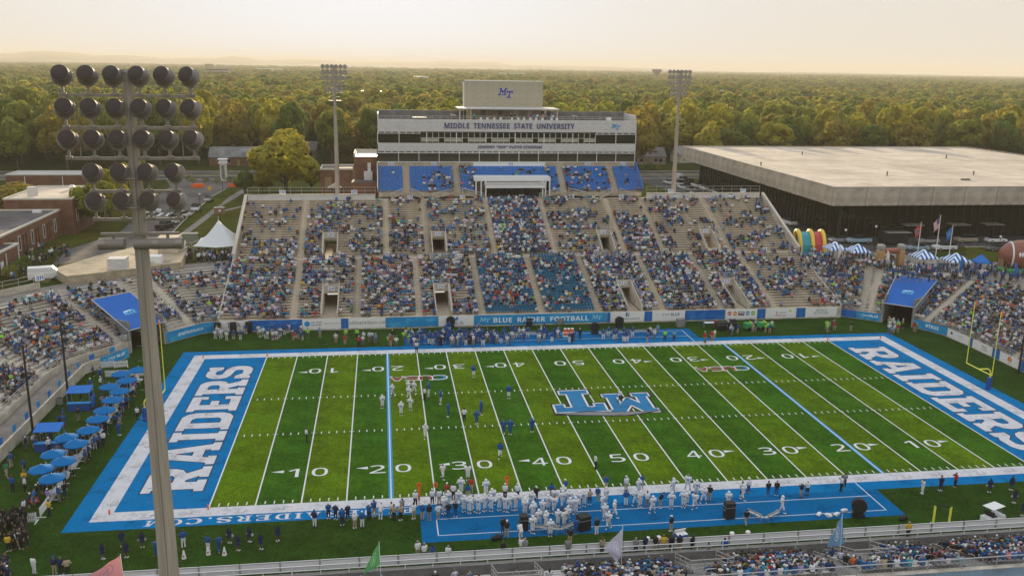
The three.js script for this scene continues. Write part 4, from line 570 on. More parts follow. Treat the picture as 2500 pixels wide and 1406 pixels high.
// ---------- houses ----------
function house(label, x, z, w, d, wallM, roofM, turn = 0, dormers = 2) {
  const b = thing('house', label, 'house', [x, YO, z], turn), e = 3.1, r = 3.4;
  mesh('wall', box(w, e, d), wallM, b); const sh = new THREE.Shape([[-d / 2 - .4, 0], [0, r], [d / 2 + .4, 0]].map((p) => new THREE.Vector2(...p))), g = new THREE.ExtrudeGeometry(sh, { depth: w + .6, bevelEnabled: false }); g.rotateY(Math.PI / 2); g.translate(-w / 2 - .3, e, 0); const ro = mesh('roof', g, roofM, b);
  mesh('chimney', box(.9, 1.8, .7, -w * .1, e + r - .9, -.2), M.brick, ro);
  for (let k = 0; k < dormers; k++) { const dx = -w / 4 + k * w / 2 * (dormers > 1 ? 1 : .5), dm = mesh('dormer', merge([box(1.5, 1.5, 1.8, dx, e + .7, d * .22), (() => { const s = new THREE.Shape([[-1, 0], [0, .8], [1, 0]].map((p) => new THREE.Vector2(...p))), q = new THREE.ExtrudeGeometry(s, { depth: 1.9, bevelEnabled: false }); q.translate(dx, e + 2.2, d * .22 - .9); return q; })()]), wallM, ro); mesh('window', box(.8, 1, .05, dx, e + .95, d * .22 + .92), M.glassDark, dm); }
  mesh('door', box(1, 2.1, .08, .2, 0, d / 2), M.wood, b); for (const dx of [-w * .32, -w * .16, w * .22, w * .36]) { const q = mesh('window', box(1.1, 1.3, .06, dx, 1, d / 2), M.glassDark, b); mesh('window_frame', box(1.3, .1, .1, dx, .9, d / 2), M.whiteP, q); }
}
const stone = mat('pale brick', [.42, .34, .26], { map: T_conc }), slate = mat('grey shingle', [.17, .15, .155], { map: T_fine });
house('cottage with a grey gabled roof and two white dormers across the road', 76, -240, 15, 10, stone, slate);
house('pale cottage half hidden behind the right light tower', 97, -246, 13, 9, M.cream, M.roofGrey, .1, 1);
house('long bungalow with a pale roof under the trees past the junction', -80, -236, 20, 11, M.brick, M.roofGrey, .05, 0);
house('grey-roofed house among trees above the junction', -60, -262, 14, 10, stone, slate, -.1, 1);
house('white gable among the trees behind the hall roof', 118, -262, 12, 10, M.whiteP, M.roofGrey, .3, 0);
house('small pale house deep among the trees past the left light tower', -28, -300, 12, 9, M.cream, M.roofGrey, .2, 1);

// ---------- trees ----------
// crown of leaf clumps set on overlapping lobes; nominal tree 18 m tall, 13 m wide, base at 0
function crownGeo(seed, leaves, leaf, { wide = 6.3, low = 4.2, top = 18, lobes = 26 } = {}) {
  const r = rng(seed), cy = (low + top) / 2, ry = (top - low) / 2, L = [], u = (a, b) => a + (b - a) * r();
  const dir = () => { const z = u(-1, 1), a = u(0, 6.283), s = Math.sqrt(1 - z * z); return V(s * Math.cos(a), z, s * Math.sin(a)); };
  for (let i = 0; i < lobes; i++) { const d = dir(), k = u(.45, .78), t = d.y * .5 + .5; L.push({ c: V(d.x * wide * k * (1.05 - .25 * t), cy + d.y * ry * k, d.z * wide * k * (1.05 - .25 * t)), q: u(.26, .42) * wide }); }
  L.push({ c: V(0, cy, 0), q: wide * .6 });
  const P = [], N = []; let made = 0, tries = 0;
  while (made < leaves && tries++ < leaves * 14) {
    const l = L[Math.floor(r() * L.length)], d = dir(), p = l.c.clone().addScaledVector(d, l.q * u(.8, 1.08)); if (d.y < -.55 && r() < .6) continue;
    if (L.some((m) => m !== l && m.c.distanceTo(p) < m.q * .78)) continue;
    const n = d.clone().addScaledVector(dir(), .75).normalize(), a = dir().cross(n).normalize(), b = n.clone().cross(a), s = leaf * u(.55, 1.35), w = s * u(.5, .9), e = u(-.15, .15) * s;
    const A = p.clone().addScaledVector(a, -s), B = p.clone().addScaledVector(b, w).addScaledVector(n, e), C = p.clone().addScaledVector(a, s), D = p.clone().addScaledVector(b, -w).addScaledVector(n, e), sn = n.clone().lerp(d, .45).normalize();
    for (const q of [A, C, B, A, D, C]) { P.push(q.x, q.y, q.z); N.push(sn.x, sn.y, sn.z); } made++;
  }
  const g = new THREE.BufferGeometry(); g.setAttribute('position', new THREE.Float32BufferAttribute(P, 3)); g.setAttribute('normal', new THREE.Float32BufferAttribute(N, 3)); return g;
}
function trunkGeo(seed, low = 4.2) { const r = rng(seed), g = [bar(V(0, -.3, 0), V(0, low + 2, 0), .42, 7, .3)]; for (let i = 0; i < 5; i++) { const a = i * 1.256 + r(), h = low * (.75 + .4 * r()); g.push(bar(V(0, h, 0), V(Math.cos(a) * 3.4, h + 4 + 3 * r(), Math.sin(a) * 3.4), .2, 5, .07)); } return merge(g); }
const leafMat = (n, c) => { const m = new THREE.MeshPhysicalMaterial({ roughness: 1, transmission: .5, thickness: 0, side: THREE.DoubleSide, specularIntensity: .25 }); m.color.setRGB(...c); m.name = n; return m; };
const leafMats = [leafMat('mid green leaves', [.27, .285, .036]), leafMat('yellow green leaves', [.40, .355, .038]), leafMat('deep green leaves', [.155, .20, .028]), leafMat('olive leaves', [.33, .265, .04])];
const bark = mat('bark', [.09, .07, .05]), crowns = [1, 2, 3, 4, 5].map((s) => crownGeo(s * 17, 2100, .66, { wide: [6.3, 5.6, 6.9, 5.2, 6.2][s - 1], low: [4, 4.6, 3.4, 4.4, 3.8][s - 1], lobes: [26, 22, 30, 20, 28][s - 1] })), trunks = [21, 22].map((s) => trunkGeo(s));
const leafWord = ['mid green', 'yellow-green', 'dark green', 'olive'];
function tree(x, z, h, w, m, v, label, group, y = YO) { const t = thing('tree', label, 'tree', [x, y, z], R() * 6.28, group); mesh('trunk', trunks[v % 2], bark, t); mesh('crown', crowns[v % 5], leafMats[m], t); t.scale.set(w / 13, h / 18, w / 13); return t; }
const P2 = (u, v) => { const p = G(u, v, YO); return [p.x, p.z]; };
const near1 = [
  [698, 480, 18, 20, 1, 2, 'big round sunlit tree beside the far light tower'], [236, 562, 12.5, 10, 0, 0, 'leafy street tree at the corner of the tan-roofed brick block'], [270, 535, 12, 9.5, 1, 1, 'street tree with yellowing leaves beside the brick block'], [300, 505, 12, 9, 1, 3, 'slim golden street tree past the brick block'], [345, 488, 11, 9, 0, 4, 'street tree at the mouth of the side street'],
  [40, 530, 8, 12, 3, 2, 'wide flowering shrub tree between the brick buildings'], [78, 512, 7, 8, 3, 0, 'low flowering tree behind the long brick wing'], [598, 482, 7.5, 7, 2, 1, 'small dark tree beside the footpath'], [640, 470, 6, 7, 1, 4, 'low bushy tree at the foot of the big round tree'], [760, 470, 9, 9, 1, 3, 'tree tucked behind the low brick building'],
];
for (const [u, v, h, w, m, k, label] of near1) { const [x, z] = P2(u, v); tree(x, z, h, w, m, k, label); }
{
  const r = rng(777), spots = [], housesAt = [[76, -240, 13], [97, -246, 11], [-80, -236, 14], [-60, -262, 11], [118, -262, 9], [-28, -300, 9]];
  const ok = (x, z, d) => !housesAt.some(([a, b, q]) => Math.hypot(x - a, z - b) < q || (Math.abs(x - a) < q * .8 && z > b && z < b + 16)) && !spots.some(([a, b]) => Math.hypot(x - a, z - b) < d);
  const inView = (x, z, m) => { const [u, , w] = project(V(x, 15, z)); return w > 0 && u > -260 - m && u < 2760 + m; };
  for (let z = -219; z > -385; z -= 4) for (let x = -240; x < 360; x += 4) { const jx = x + (r() - .5) * 5, jz = z + (r() - .5) * 5; const d = z > -232 ? 12.5 : 11.2; if (z > -226 && r() < .6) continue; if (jx > -120 && jx < -64 && jz > -232) continue; if (inView(jx, jz, 0) && ok(jx, jz, d + r() * 2.5) && r() < .95) spots.push([jx, jz]); }
  spots.sort((a, b) => b[1] - a[1]); const own = spots.slice(0, 285);
  const place = (x, z) => { const u = project(V(x, 15, z))[0]; return u < 420 ? 'beyond the brick buildings' : u < 700 ? 'beyond the street junction' : u < 915 ? 'beyond the brick service house' : u < 1560 ? 'behind the press tower' : u < 1720 ? 'around the dormer cottage' : 'behind the wide hall'; };
  own.forEach(([x, z]) => { const u = r(), m = u < .36 ? 0 : u < .60 ? 1 : u < .84 ? 2 : 3, low = Math.abs(Math.abs(x) - 38) < 6, h = low ? 11 + r() * 3 : 15 + r() * 9 + (x < -100 ? 2 : 0), w = 11.5 + r() * 7, edge = z > -245; tree(x, z, h, w, m, Math.floor(r() * 5), `${h > 20 ? 'tall' : h > 17.5 ? 'broad' : 'lower'} ${leafWord[m]} tree ${edge ? 'on the edge of the wood' : 'inside the wood'} ${place(x, z)}`, `wood trees ${place(x, z)}`); });
  // the wood beyond, out to the horizon
  const lows = [31, 32, 33, 34].map((s) => crownGeo(s, 620, 1.25, { low: 3, lobes: 20 })), far = [[], [], [], []], zEnd = own[own.length - 1][1];
  for (const s of spots.slice(285)) far[Math.floor(r() * 4)].push([s[0], s[1], 15 + r() * 8, 12 + r() * 4]);
  const ring = (z0, z1, step, w0, w1, gaps) => { for (let z = z0; z > z1; z -= step) { const D = 111 - z, xa = -27.8 + D * Math.tan(-.40), xb = -27.8 + D * Math.tan(.69); for (let x = xa; x < xb; x += step) { const jx = x + (r() - .5) * step * 1.1, jz = z + (r() - .5) * step * 1.1, cl = blob(jx / 210 + 50, jz / 210 + 90); if (cl > gaps || !inView(jx, jz, 60)) continue; const g = blob(jx / 60, jz / 60); far[Math.floor(r() * 4)].push([jx, jz, (Math.abs(Math.abs(jx) - 38) < 6 && jz > -520 ? 10 : 11) + r() * 7 + g * (jz > -520 && Math.abs(Math.abs(jx) - 38) < 6 ? 1 : 7), w0 + r() * (w1 - w0)]); } } };
  ring(-385, -900, 12, 12, 20, .84); ring(-900, -1900, 16.5, 15, 25, .80); ring(-1900, -3800, 24, 20, 34, .80); ring(-3800, -7200, 46, 34, 70, .80);
  const root = thing('far_wood', 'broadleaf woodland stretching from the far road to the hazy hills', 'woodland'); root.userData.kind = 'stuff';
  const base = leafMat('woodland leaves', [1, 1, 1]), c = new THREE.Color(), tones = [[.27, .285, .036], [.39, .345, .042], [.16, .21, .028], [.32, .26, .042], [.22, .255, .034]];
  far.forEach((list, k) => { const im = new THREE.InstancedMesh(lows[k], base, list.length); list.forEach(([x, z, h, w], i) => { im.setMatrixAt(i, M4(x, YO - 1, z, r() * 6.28, 0, 0, [w / 13, h / 18, w / 13])); const t = tones[Math.floor(r() * 5)], q = .8 + r() * .4; im.setColorAt(i, c.setRGB(t[0] * q, t[1] * q, t[2] * q)); }); im.name = 'wood_crowns'; im.userData = { kind: 'stuff' }; im.castShadow = im.receiveShadow = true; root.add(im); });
  console.log('trees', own.length, 'far', far.map((l) => l.length).join(' '), 'zEnd', zEnd.toFixed(0));
  // shrubs along the road and by the brick yard
  const bush = crownGeo(91, 380, .55, { wide: 6.3, low: .2, top: 9, lobes: 16 }), sp = [[1565, 412], [1590, 410], [1608, 414], [560, 445], [575, 446], [590, 448], [530, 447], [500, 446], [470, 445], [45, 668], [30, 680], [60, 655], [532, 503], [562, 476], [1930, 420], [460, 442], [25, 668]];
  sp.forEach(([u, v], i) => { const [x, z] = P2(u, v), t = thing('shrub', i < 3 ? 'clipped shrub in front of the dormer cottage' : i > 8 && i < 12 || i === 16 ? 'dark round shrub against the small brick wing' : i === 12 ? 'lone round shrub on the sunny lawn' : 'low roadside shrub at the junction', 'shrub', [x, YO, z], i, i < 3 ? 'cottage shrubs' : i > 8 && i < 12 || i === 16 ? 'shrubs by the brick wing' : 'roadside shrubs'); mesh('foliage', bush, leafMats[i % 2 ? 2 : 0], t); const q = i > 8 && i < 12 ? .26 : .2; t.scale.set(q, q, q); });
}
// ---------- far landmarks ----------
{
  const at = (u, D) => { const d = ray(u, 200), k = D / -d.z; return [camera.position.x + d.x * k, camera.position.z + d.z * k]; };
  const [hx, hz] = at(532, 1700), b = thing('distant_block', 'hazy multi-storey block above the woods below the hills', 'building', [hx, YO, hz]); mesh('wall', merge([box(40, 27, 20), box(12, 33, 16, -14)]), M.conc, b); for (let k = 0; k < 5; k++) mesh('window_band', box(38, 1.6, .3, 0, 4 + k * 4.6, 10.1), M.glassDark, b);
  const [wx, wz] = at(1603, 2300), w = thing('water_tower', 'inverted-cone water tower rising over the far woods', 'water tower', [wx, YO, wz]); const lp = [[2.2, 0], [1.8, 12], [2.4, 20], [6, 24], [13, 33], [13.2, 34], [11, 35.6], [0, 36.4]].map((p) => new THREE.Vector2(...p)); mesh('bowl_and_stem', new THREE.LatheGeometry(lp, 20), mat('tower steel', [.20, .19, .18]), w);
  for (const [u, D, s, label] of [[1745, 900, 16, 'white flat roof showing among the woods right of the press tower'], [1778, 860, 12, 'pale shed roof showing in the woods'], [1025, 1500, 26, 'long pale building in the haze over the press tower'], [1250, 2300, 60, 'wide pale building on the hazy skyline'], [660, 2600, 70, 'low pale sheds on the hazy skyline below the hills'], [2440, 620, 12, 'white roof glinting among the trees at the hall'], [905, 700, 14, 'pale roof deep in the sunlit woods']]) { const [x, z] = at(u, D), q = thing('distant_shed', label, 'building', [x, YO, z]); mesh('wall', box(s, 15 + D * .002, s * .5), M.cream, q); mesh('roof', box(s + 1, 1, s * .5 + 1, 0, 15 + D * .002, 0), M.whiteP, q); }
}

// ---------- light towers ----------
function lightTower(label, x, z, turn, yBase, detail) {
  const t = thing('light_tower', label, 'light tower', [x, 0, z], turn);
  const poleM = mat('weathered pole', [.50, .445, .36], { map: T_conc, roughness: .75 }), lampM = mat('lamp housing', [.27, .235, .21], { roughness: .6, metalness: .2 }), rimM = mat('lamp rim', [.30, .27, .24], { roughness: .4, metalness: .5 }), lens = mat('lamp lens', [.62, .60, .56], { roughness: .12, metalness: .4 });
  mesh('pole', cyl(.66, .20, 43.35 - yBase, 0, yBase, 0, 12), poleM, t); mesh('pole_cap', cyl(.23, .2, .12, 0, 43.3, 0, 12), rimM, t);
  const prof = [[.33, -.42], [.35, -.40], [.36, -.35], [.335, -.33], [.345, -.27], [.37, -.26], [.375, -.20], [.355, -.18], [.365, -.12], [.40, -.10], [.41, -.03], [.425, 0], [.40, .02]].map((p) => new THREE.Vector2(...p));
  const dome = new THREE.LatheGeometry(prof, detail ? 22 : 14); dome.rotateX(-Math.PI / 2); dome.applyMatrix4(M4(0, 0, 0, 0, -.42));       // opens towards -z and down
  const backG = new THREE.LatheGeometry([[0, -.50], [.16, -.50], [.18, -.47], [.30, -.46], [.325, -.43], [.335, -.41]].map((p) => new THREE.Vector2(...p)), 14); backG.rotateX(-Math.PI / 2); backG.applyMatrix4(M4(0, 0, 0, 0, -.42)); const backM = mat('lamp back', [.075, .055, .047], { roughness: .75 });
  const ring = new THREE.TorusGeometry(.415, .03, 5, detail ? 22 : 14); ring.applyMatrix4(M4(0, 0, 0, 0, -.42)); const disc = new THREE.CircleGeometry(.4, 18); disc.rotateY(Math.PI); disc.translate(0, 0, -.012); disc.applyMatrix4(M4(0, 0, 0, 0, -.42));
  const yoke = merge([box(.10, .40, .12, 0, -.68, .05), box(.26, .10, .18, 0, -.76, .05), box(.30, .1, .1, 0, -.42, .0)]), hnd = new THREE.TorusGeometry(.1, .018, 4, 8, Math.PI); hnd.translate(0, .37, .18);
  const rows = [[42.46, 2.38, 6], [41.27, 2.38, 6], [40.12, 2.38, 6], [38.87, 1.62, 4], [37.79, 1.62, 4]];
  rows.forEach(([y, w, n], r) => {
    mesh('cross_arm', merge([box(2 * w + .1, .11, .11, 0, y - .055, .10)]), rimM, t);
    for (let i = 0; i < n; i++) { let lx = -w + .1 + i * (2 * w - .2) / (n - 1); if (detail && Math.abs(lx) < .3) lx += .1; const l = mesh('floodlight', dome, lampM, t, [lx, y + .68, .12], (lx / w) * -.22 + (detail ? -.12 : 0)); l.scale.setScalar(detail ? .88 : 1); mesh('rim', ring, rimM, l); mesh('back_plate', backG, backM, l); mesh('lens', disc, lens, l); mesh('yoke', yoke, rimM, l); mesh('handle', hnd, rimM, l); }
  });
  for (const [y0, y1, w] of [[40.12, 42.46, 1.85], [37.79, 38.87, 1.2]]) for (const s of [-1, 1]) mesh('tie_rod', bar(V(s * w, y0, .18), V(s * w, y1, .18), .025, 5), rimM, t);
  if (detail) {
    const peg = []; for (let y = 6; y < 42; y += .62) for (const s of [-1, 1]) { const r = .66 - .46 * y / 43; peg.push(bar(V(s * (r - .03), y + (s > 0 ? .3 : 0), .05), V(s * (r + .17), y + (s > 0 ? .3 : 0) + .03, .1), .012, 4)); } mesh('climbing_pegs', merge(peg), lampM, t).userData = { kind: 'stuff' };
    mesh('cable', bar(V(.1, 5, .62), V(.03, 42, .23), .018, 4), lampM, t);
    mesh('speaker_arm', box(2.9, .1, .1, .05, 37.2, .25), rimM, t);
    for (const sx of [-.95, .18, 1.05]) { const sp = mesh('horn_speaker', new THREE.CylinderGeometry(.22, .22, .78, 14).rotateZ(Math.PI / 2).translate(sx, 36.85, .2), lampM, t); mesh('speaker_cap', new THREE.CylinderGeometry(.23, .23, .26, 14).rotateZ(Math.PI / 2).translate(sx + (sx > 0 ? .42 : -.42), 36.85, .2), rimM, sp); mesh('bracket', box(.1, .3, .1, sx, 36.95, .2), rimM, sp); }
    for (const y of [39.4, 38.3]) { const c = new THREE.TorusGeometry(.34, .03, 5, 12, Math.PI); c.rotateX(Math.PI / 2); c.translate(-.1, y, .2); mesh('cable_loop', c, rimM, t); }
  } else mesh('service_rack', merge([box(2.6, .08, .5, 0, 36.2, .3), box(2.2, .1, .1, 0, 37.0, .2)]), rimM, t);
  return t;
}
lightTower('tall light tower seen from behind with five rows of lamps and horn speakers', -37.12, 74.8, 0, 0, true);
lightTower('light tower rising beside the brick blocks left of the press tower', -37.2, -84.6, Math.PI, YO, false);
lightTower('light tower rising between the press tower and the wide hall', 37.3, -84.6, Math.PI, YO, false);

// ---------- banners ----------
const cBlue = '#0b62b5', cSky = '#128ecb';
const ink = (x, s, f, px, py, col, al = 'center') => { x.fillStyle = col; x.font = f; x.textAlign = al; x.textBaseline = 'middle'; x.fillText(s, px, py); };
const wash = (x, w, h, a, b) => { x.fillStyle = a; x.fillRect(0, 0, w, h); const r = rng(w * 7 + h + a.length); for (let i = 0; i < 26; i++) { x.fillStyle = b; x.globalAlpha = .10 + r() * .14; x.beginPath(); const px = r() * w, py = r() * h; x.moveTo(px, py); x.lineTo(px + r() * w * .3, py + (r() - .5) * h); x.lineTo(px + r() * w * .2, py + r() * h * .5); x.fill(); } x.globalAlpha = 1; };
const white = (x, w, h) => { x.fillStyle = '#eceae8'; x.fillRect(0, 0, w, h); };
const mtMark = (x, px, py, k, c) => { x.save(); x.translate(px, py); x.transform(1, 0, -.15, 1, 0, 0); ink(x, 'M', `bold ${k}px serif`, -k * .3, 0, c); ink(x, 'T', `bold ${k}px serif`, k * .42, k * .22, c); x.restore(); };
const art = {
  tqa: (x, w, h) => { white(x, w, h); ink(x, 'TQA', `${h * .6}px serif`, w / 2, h * .38, '#2a2a2e'); },
  plain: (x, w, h) => wash(x, w, h, cBlue, '#5fb4e6'), plainB: (x, w, h) => wash(x, w, h, cSky, '#9fdcf2'),
  news: (x, w, h) => { white(x, w, h); x.fillStyle = '#1d93d6'; x.beginPath(); x.arc(w * .12, h * .46, h * .27, 0, 7); x.fill(); ink(x, 'USA TODAY', `bold ${h * .2}px sans-serif`, w * .22, h * .32, '#556', 'left'); ink(x, 'NETWORK', `bold ${h * .2}px sans-serif`, w * .22, h * .56, '#556', 'left'); ink(x, 'Daily News Journal', `${h * .19}px serif`, w * .56, h * .45, '#667', 'left'); },
  web: (x, w, h) => { white(x, w, h); ink(x, 'Goblueraiders.com', `${h * .42}px serif`, w / 2, h * .45, '#3b4450'); },
  bird: (x, w, h) => { white(x, w, h); x.fillStyle = '#1a86c8'; x.beginPath(); const cx = w / 2, cy = h * .27, q = h * .16; x.moveTo(cx - q * 1.3, cy - q); x.quadraticCurveTo(cx - q * .6, cy - q * .2, cx, cy - q * .3); x.arc(cx + q * .5, cy - q * .6, q * .55, 2.6, 6.0); x.lineTo(cx + q * 1.5, cy - q * .8); x.quadraticCurveTo(cx + q * 1.1, cy + q * 1.5, cx - q * .4, cy + q * 1.2); x.lineTo(cx - q * 1.4, cy + q * .9); x.quadraticCurveTo(cx - q * .5, cy + q * .7, cx - q * .7, cy + q * .3); x.closePath(); x.fill(); ink(x, '@mt_fb', `${h * .4}px serif`, w / 2, h * .70, '#3b4450'); },
  main: (x, w, h) => { wash(x, w, h, cSky, '#7fd0ee'); ink(x, 'BLUE  RAIDER  FOOTBALL', `bold ${h * .66}px sans-serif`, w * .5, h * .54, '#eaf4f8'); mtMark(x, w * .08, h * .44, h * .55, '#9fd8ee'); mtMark(x, w * .925, h * .44, h * .55, '#9fd8ee'); },
  face: (x, w, h) => { white(x, w, h); x.fillStyle = '#17608f'; x.fillRect(w / 2 - h * .18, h * .08, h * .36, h * .38); ink(x, 'f', `bold ${h * .42}px sans-serif`, w / 2 + h * .05, h * .30, '#fff'); ink(x, '@BlueRaiderAthletics', `${h * .25}px serif`, w / 2, h * .70, '#44505c'); },
  trueW: (x, w, h) => { white(x, w, h); ink(x, 'I AM', `${h * .16}px serif`, w * .16, h * .36, '#88909a'); ink(x, 'true', `italic ${h * .44}px serif`, w * .40, h * .34, '#667078'); ink(x, 'BLUE', `bold ${h * .40}px sans-serif`, w * .70, h * .36, '#145f96'); },
  trueB: (x, w, h) => { wash(x, w, h, cSky, '#8cd6ea'); ink(x, 'I AM', `${h * .18}px serif`, w * .14, h * .4, '#cfeef6'); ink(x, 'true', `italic ${h * .46}px serif`, w * .38, h * .42, '#fff'); ink(x, 'BLUE', `bold ${h * .42}px sans-serif`, w * .71, h * .44, '#fff'); },
  dots: (x, w, h) => { white(x, w, h); [['#c43a2e', .13], ['#d9842c', .30], ['#2f7fc0', .70], ['#6fb23a', .87]].forEach(([c, p]) => { x.fillStyle = c; x.beginPath(); x.arc(w * p, h * .42, h * .22, 0, 7); x.fill(); x.fillStyle = '#f6ede4'; x.fillRect(w * p - h * .15, h * .38, h * .3, h * .08); }); x.fillStyle = '#5a6672'; x.fillRect(w * .40, h * .22, w * .2, h * .42); x.fillStyle = '#e9eef2'; x.fillRect(w * .42, h * .30, w * .16, h * .1); x.fillStyle = '#c0342a'; x.fillRect(w * .42, h * .46, w * .16, h * .1); },
  carwash: (x, w, h) => { white(x, w, h); ink(x, '3', `bold ${h * .44}px sans-serif`, w * .36, h * .5, '#c8322b'); ink(x, 'MINUTE', `bold ${h * .2}px sans-serif`, w * .56, h * .46, '#7a7a80'); ink(x, 'EXPRESS WASH', `italic bold ${h * .18}px sans-serif`, w * .5, h * .76, '#a02a2a'); x.fillStyle = '#b6d33a'; x.beginPath(); x.arc(w * .80, h * .3, h * .13, 0, 7); x.fill(); },
  mte: (x, w, h) => { white(x, w, h); ink(x, 'MIDDLE', `${h * .3}px serif`, w / 2, h * .28, '#3c424c'); ink(x, 'TENNESSEE', `${h * .3}px serif`, w / 2, h * .56, '#3c424c'); x.strokeStyle = '#59a6c8'; x.lineWidth = 3; x.beginPath(); x.moveTo(w * .24, h * .72); x.quadraticCurveTo(w * .5, h * .84, w * .72, h * .70); x.stroke(); },
  hash: (x, w, h) => { wash(x, w, h, cSky, '#66c2e6'); ink(x, '#TRUE', `bold ${h * .56}px sans-serif`, w * .55, h * .46, '#eef8fa'); },
  floor: (x, w, h) => { white(x, w, h); x.fillStyle = '#333'; x.beginPath(); x.arc(w * .2, h * .4, h * .16, 0, 7); x.fill(); ink(x, 'In the field', `${h * .2}px serif`, w * .62, h * .36, '#8a8a90'); ink(x, 'Tennessee', `${h * .16}px sans-serif`, w * .62, h * .66, '#9a9aa0'); },
  county: (x, w, h) => { white(x, w, h); ink(x, 'wilson', `${h * .34}px sans-serif`, w * .60, h * .34, '#3a3a3e'); ink(x, 'county', `${h * .34}px sans-serif`, w * .60, h * .64, '#3a3a3e'); ink(x, '~', `${h * .3}px sans-serif`, w * .2, h * .45, '#777'); },
  pizza: (x, w, h) => { white(x, w, h); x.fillStyle = '#b8281e'; x.beginPath(); x.arc(w * .48, h * .42, h * .28, Math.PI, 0); x.lineTo(w * .48 + h * .28, h * .62); x.lineTo(w * .48 - h * .28, h * .62); x.fill(); x.fillStyle = '#e8b23a'; x.beginPath(); x.arc(w * .48, h * .40, h * .17, 0, 7); x.fill(); ink(x, 'Papa', `bold ${h * .14}px sans-serif`, w * .48, h * .76, '#7a2a22'); },
  mta: (x, w, h) => { wash(x, w, h, cSky, '#66c2e6'); ink(x, '@MTAthletics', `bold ${h * .40}px sans-serif`, w * .52, h * .5, '#e4f4f8'); },
};
const artMat = {}; const am = (k, asp) => artMat[k + asp] ??= canvasMat(Math.round(Math.min(1400, 128 * asp)), 128, art[k], { side: THREE.DoubleSide });
function banner(line, s0, s1, o, y0, y1, key, label, group) {
  const ss = line.cut(s0, s1), P = [], U = [], I = [], L = s1 - s0, cols = []; for (let i = 0; i < ss.length - 1; i++) for (let k = 0; k < 6; k++) cols.push(ss[i] + (ss[i + 1] - ss[i]) * k / 6); cols.push(s1);
  const [ax, az] = line.P(s0, o), rev = project(V(ax, 1, az))[0] > project(V(line.P(s1 - 1e-6, o)[0], 1, line.P(s1 - 1e-6, o)[1]))[0];
  cols.forEach((s, i) => { const q = Math.min(s, s1 - 1e-7), [x, z] = line.P(q, o), [bx, bz] = line.P(q, o + .03), t = (s - s0) / L, sag = y0 + .06 * Math.abs(Math.sin(t * 9)) - .04 * Math.sin(t * Math.PI); for (const [X, Y, Z, v] of [[x, sag, z, 0], [x, y1, z, 1], [bx, y1, bz, 1], [bx, sag, bz, 0]]) { P.push(X, Y, Z); U.push(rev ? 1 - t : t, v); } if (i) for (let k = 0; k < 4; k++) { const a = (i - 1) * 4 + k, b = (i - 1) * 4 + (k + 1) % 4; I.push(a, a + 4, b, b, a + 4, b + 4); } });
  let g = new THREE.BufferGeometry(); g.setAttribute('position', new THREE.Float32BufferAttribute(P, 3)); g.setAttribute('uv', new THREE.Float32BufferAttribute(U, 2)); g.setIndex(I); g = g.toNonIndexed(); g.computeVertexNormals();
  tag(mesh('banner', g, am(key, Math.max(1.5, Math.round(L * line.L / (y1 - y0) * 2) / 2))), label, 'banner', group);
}
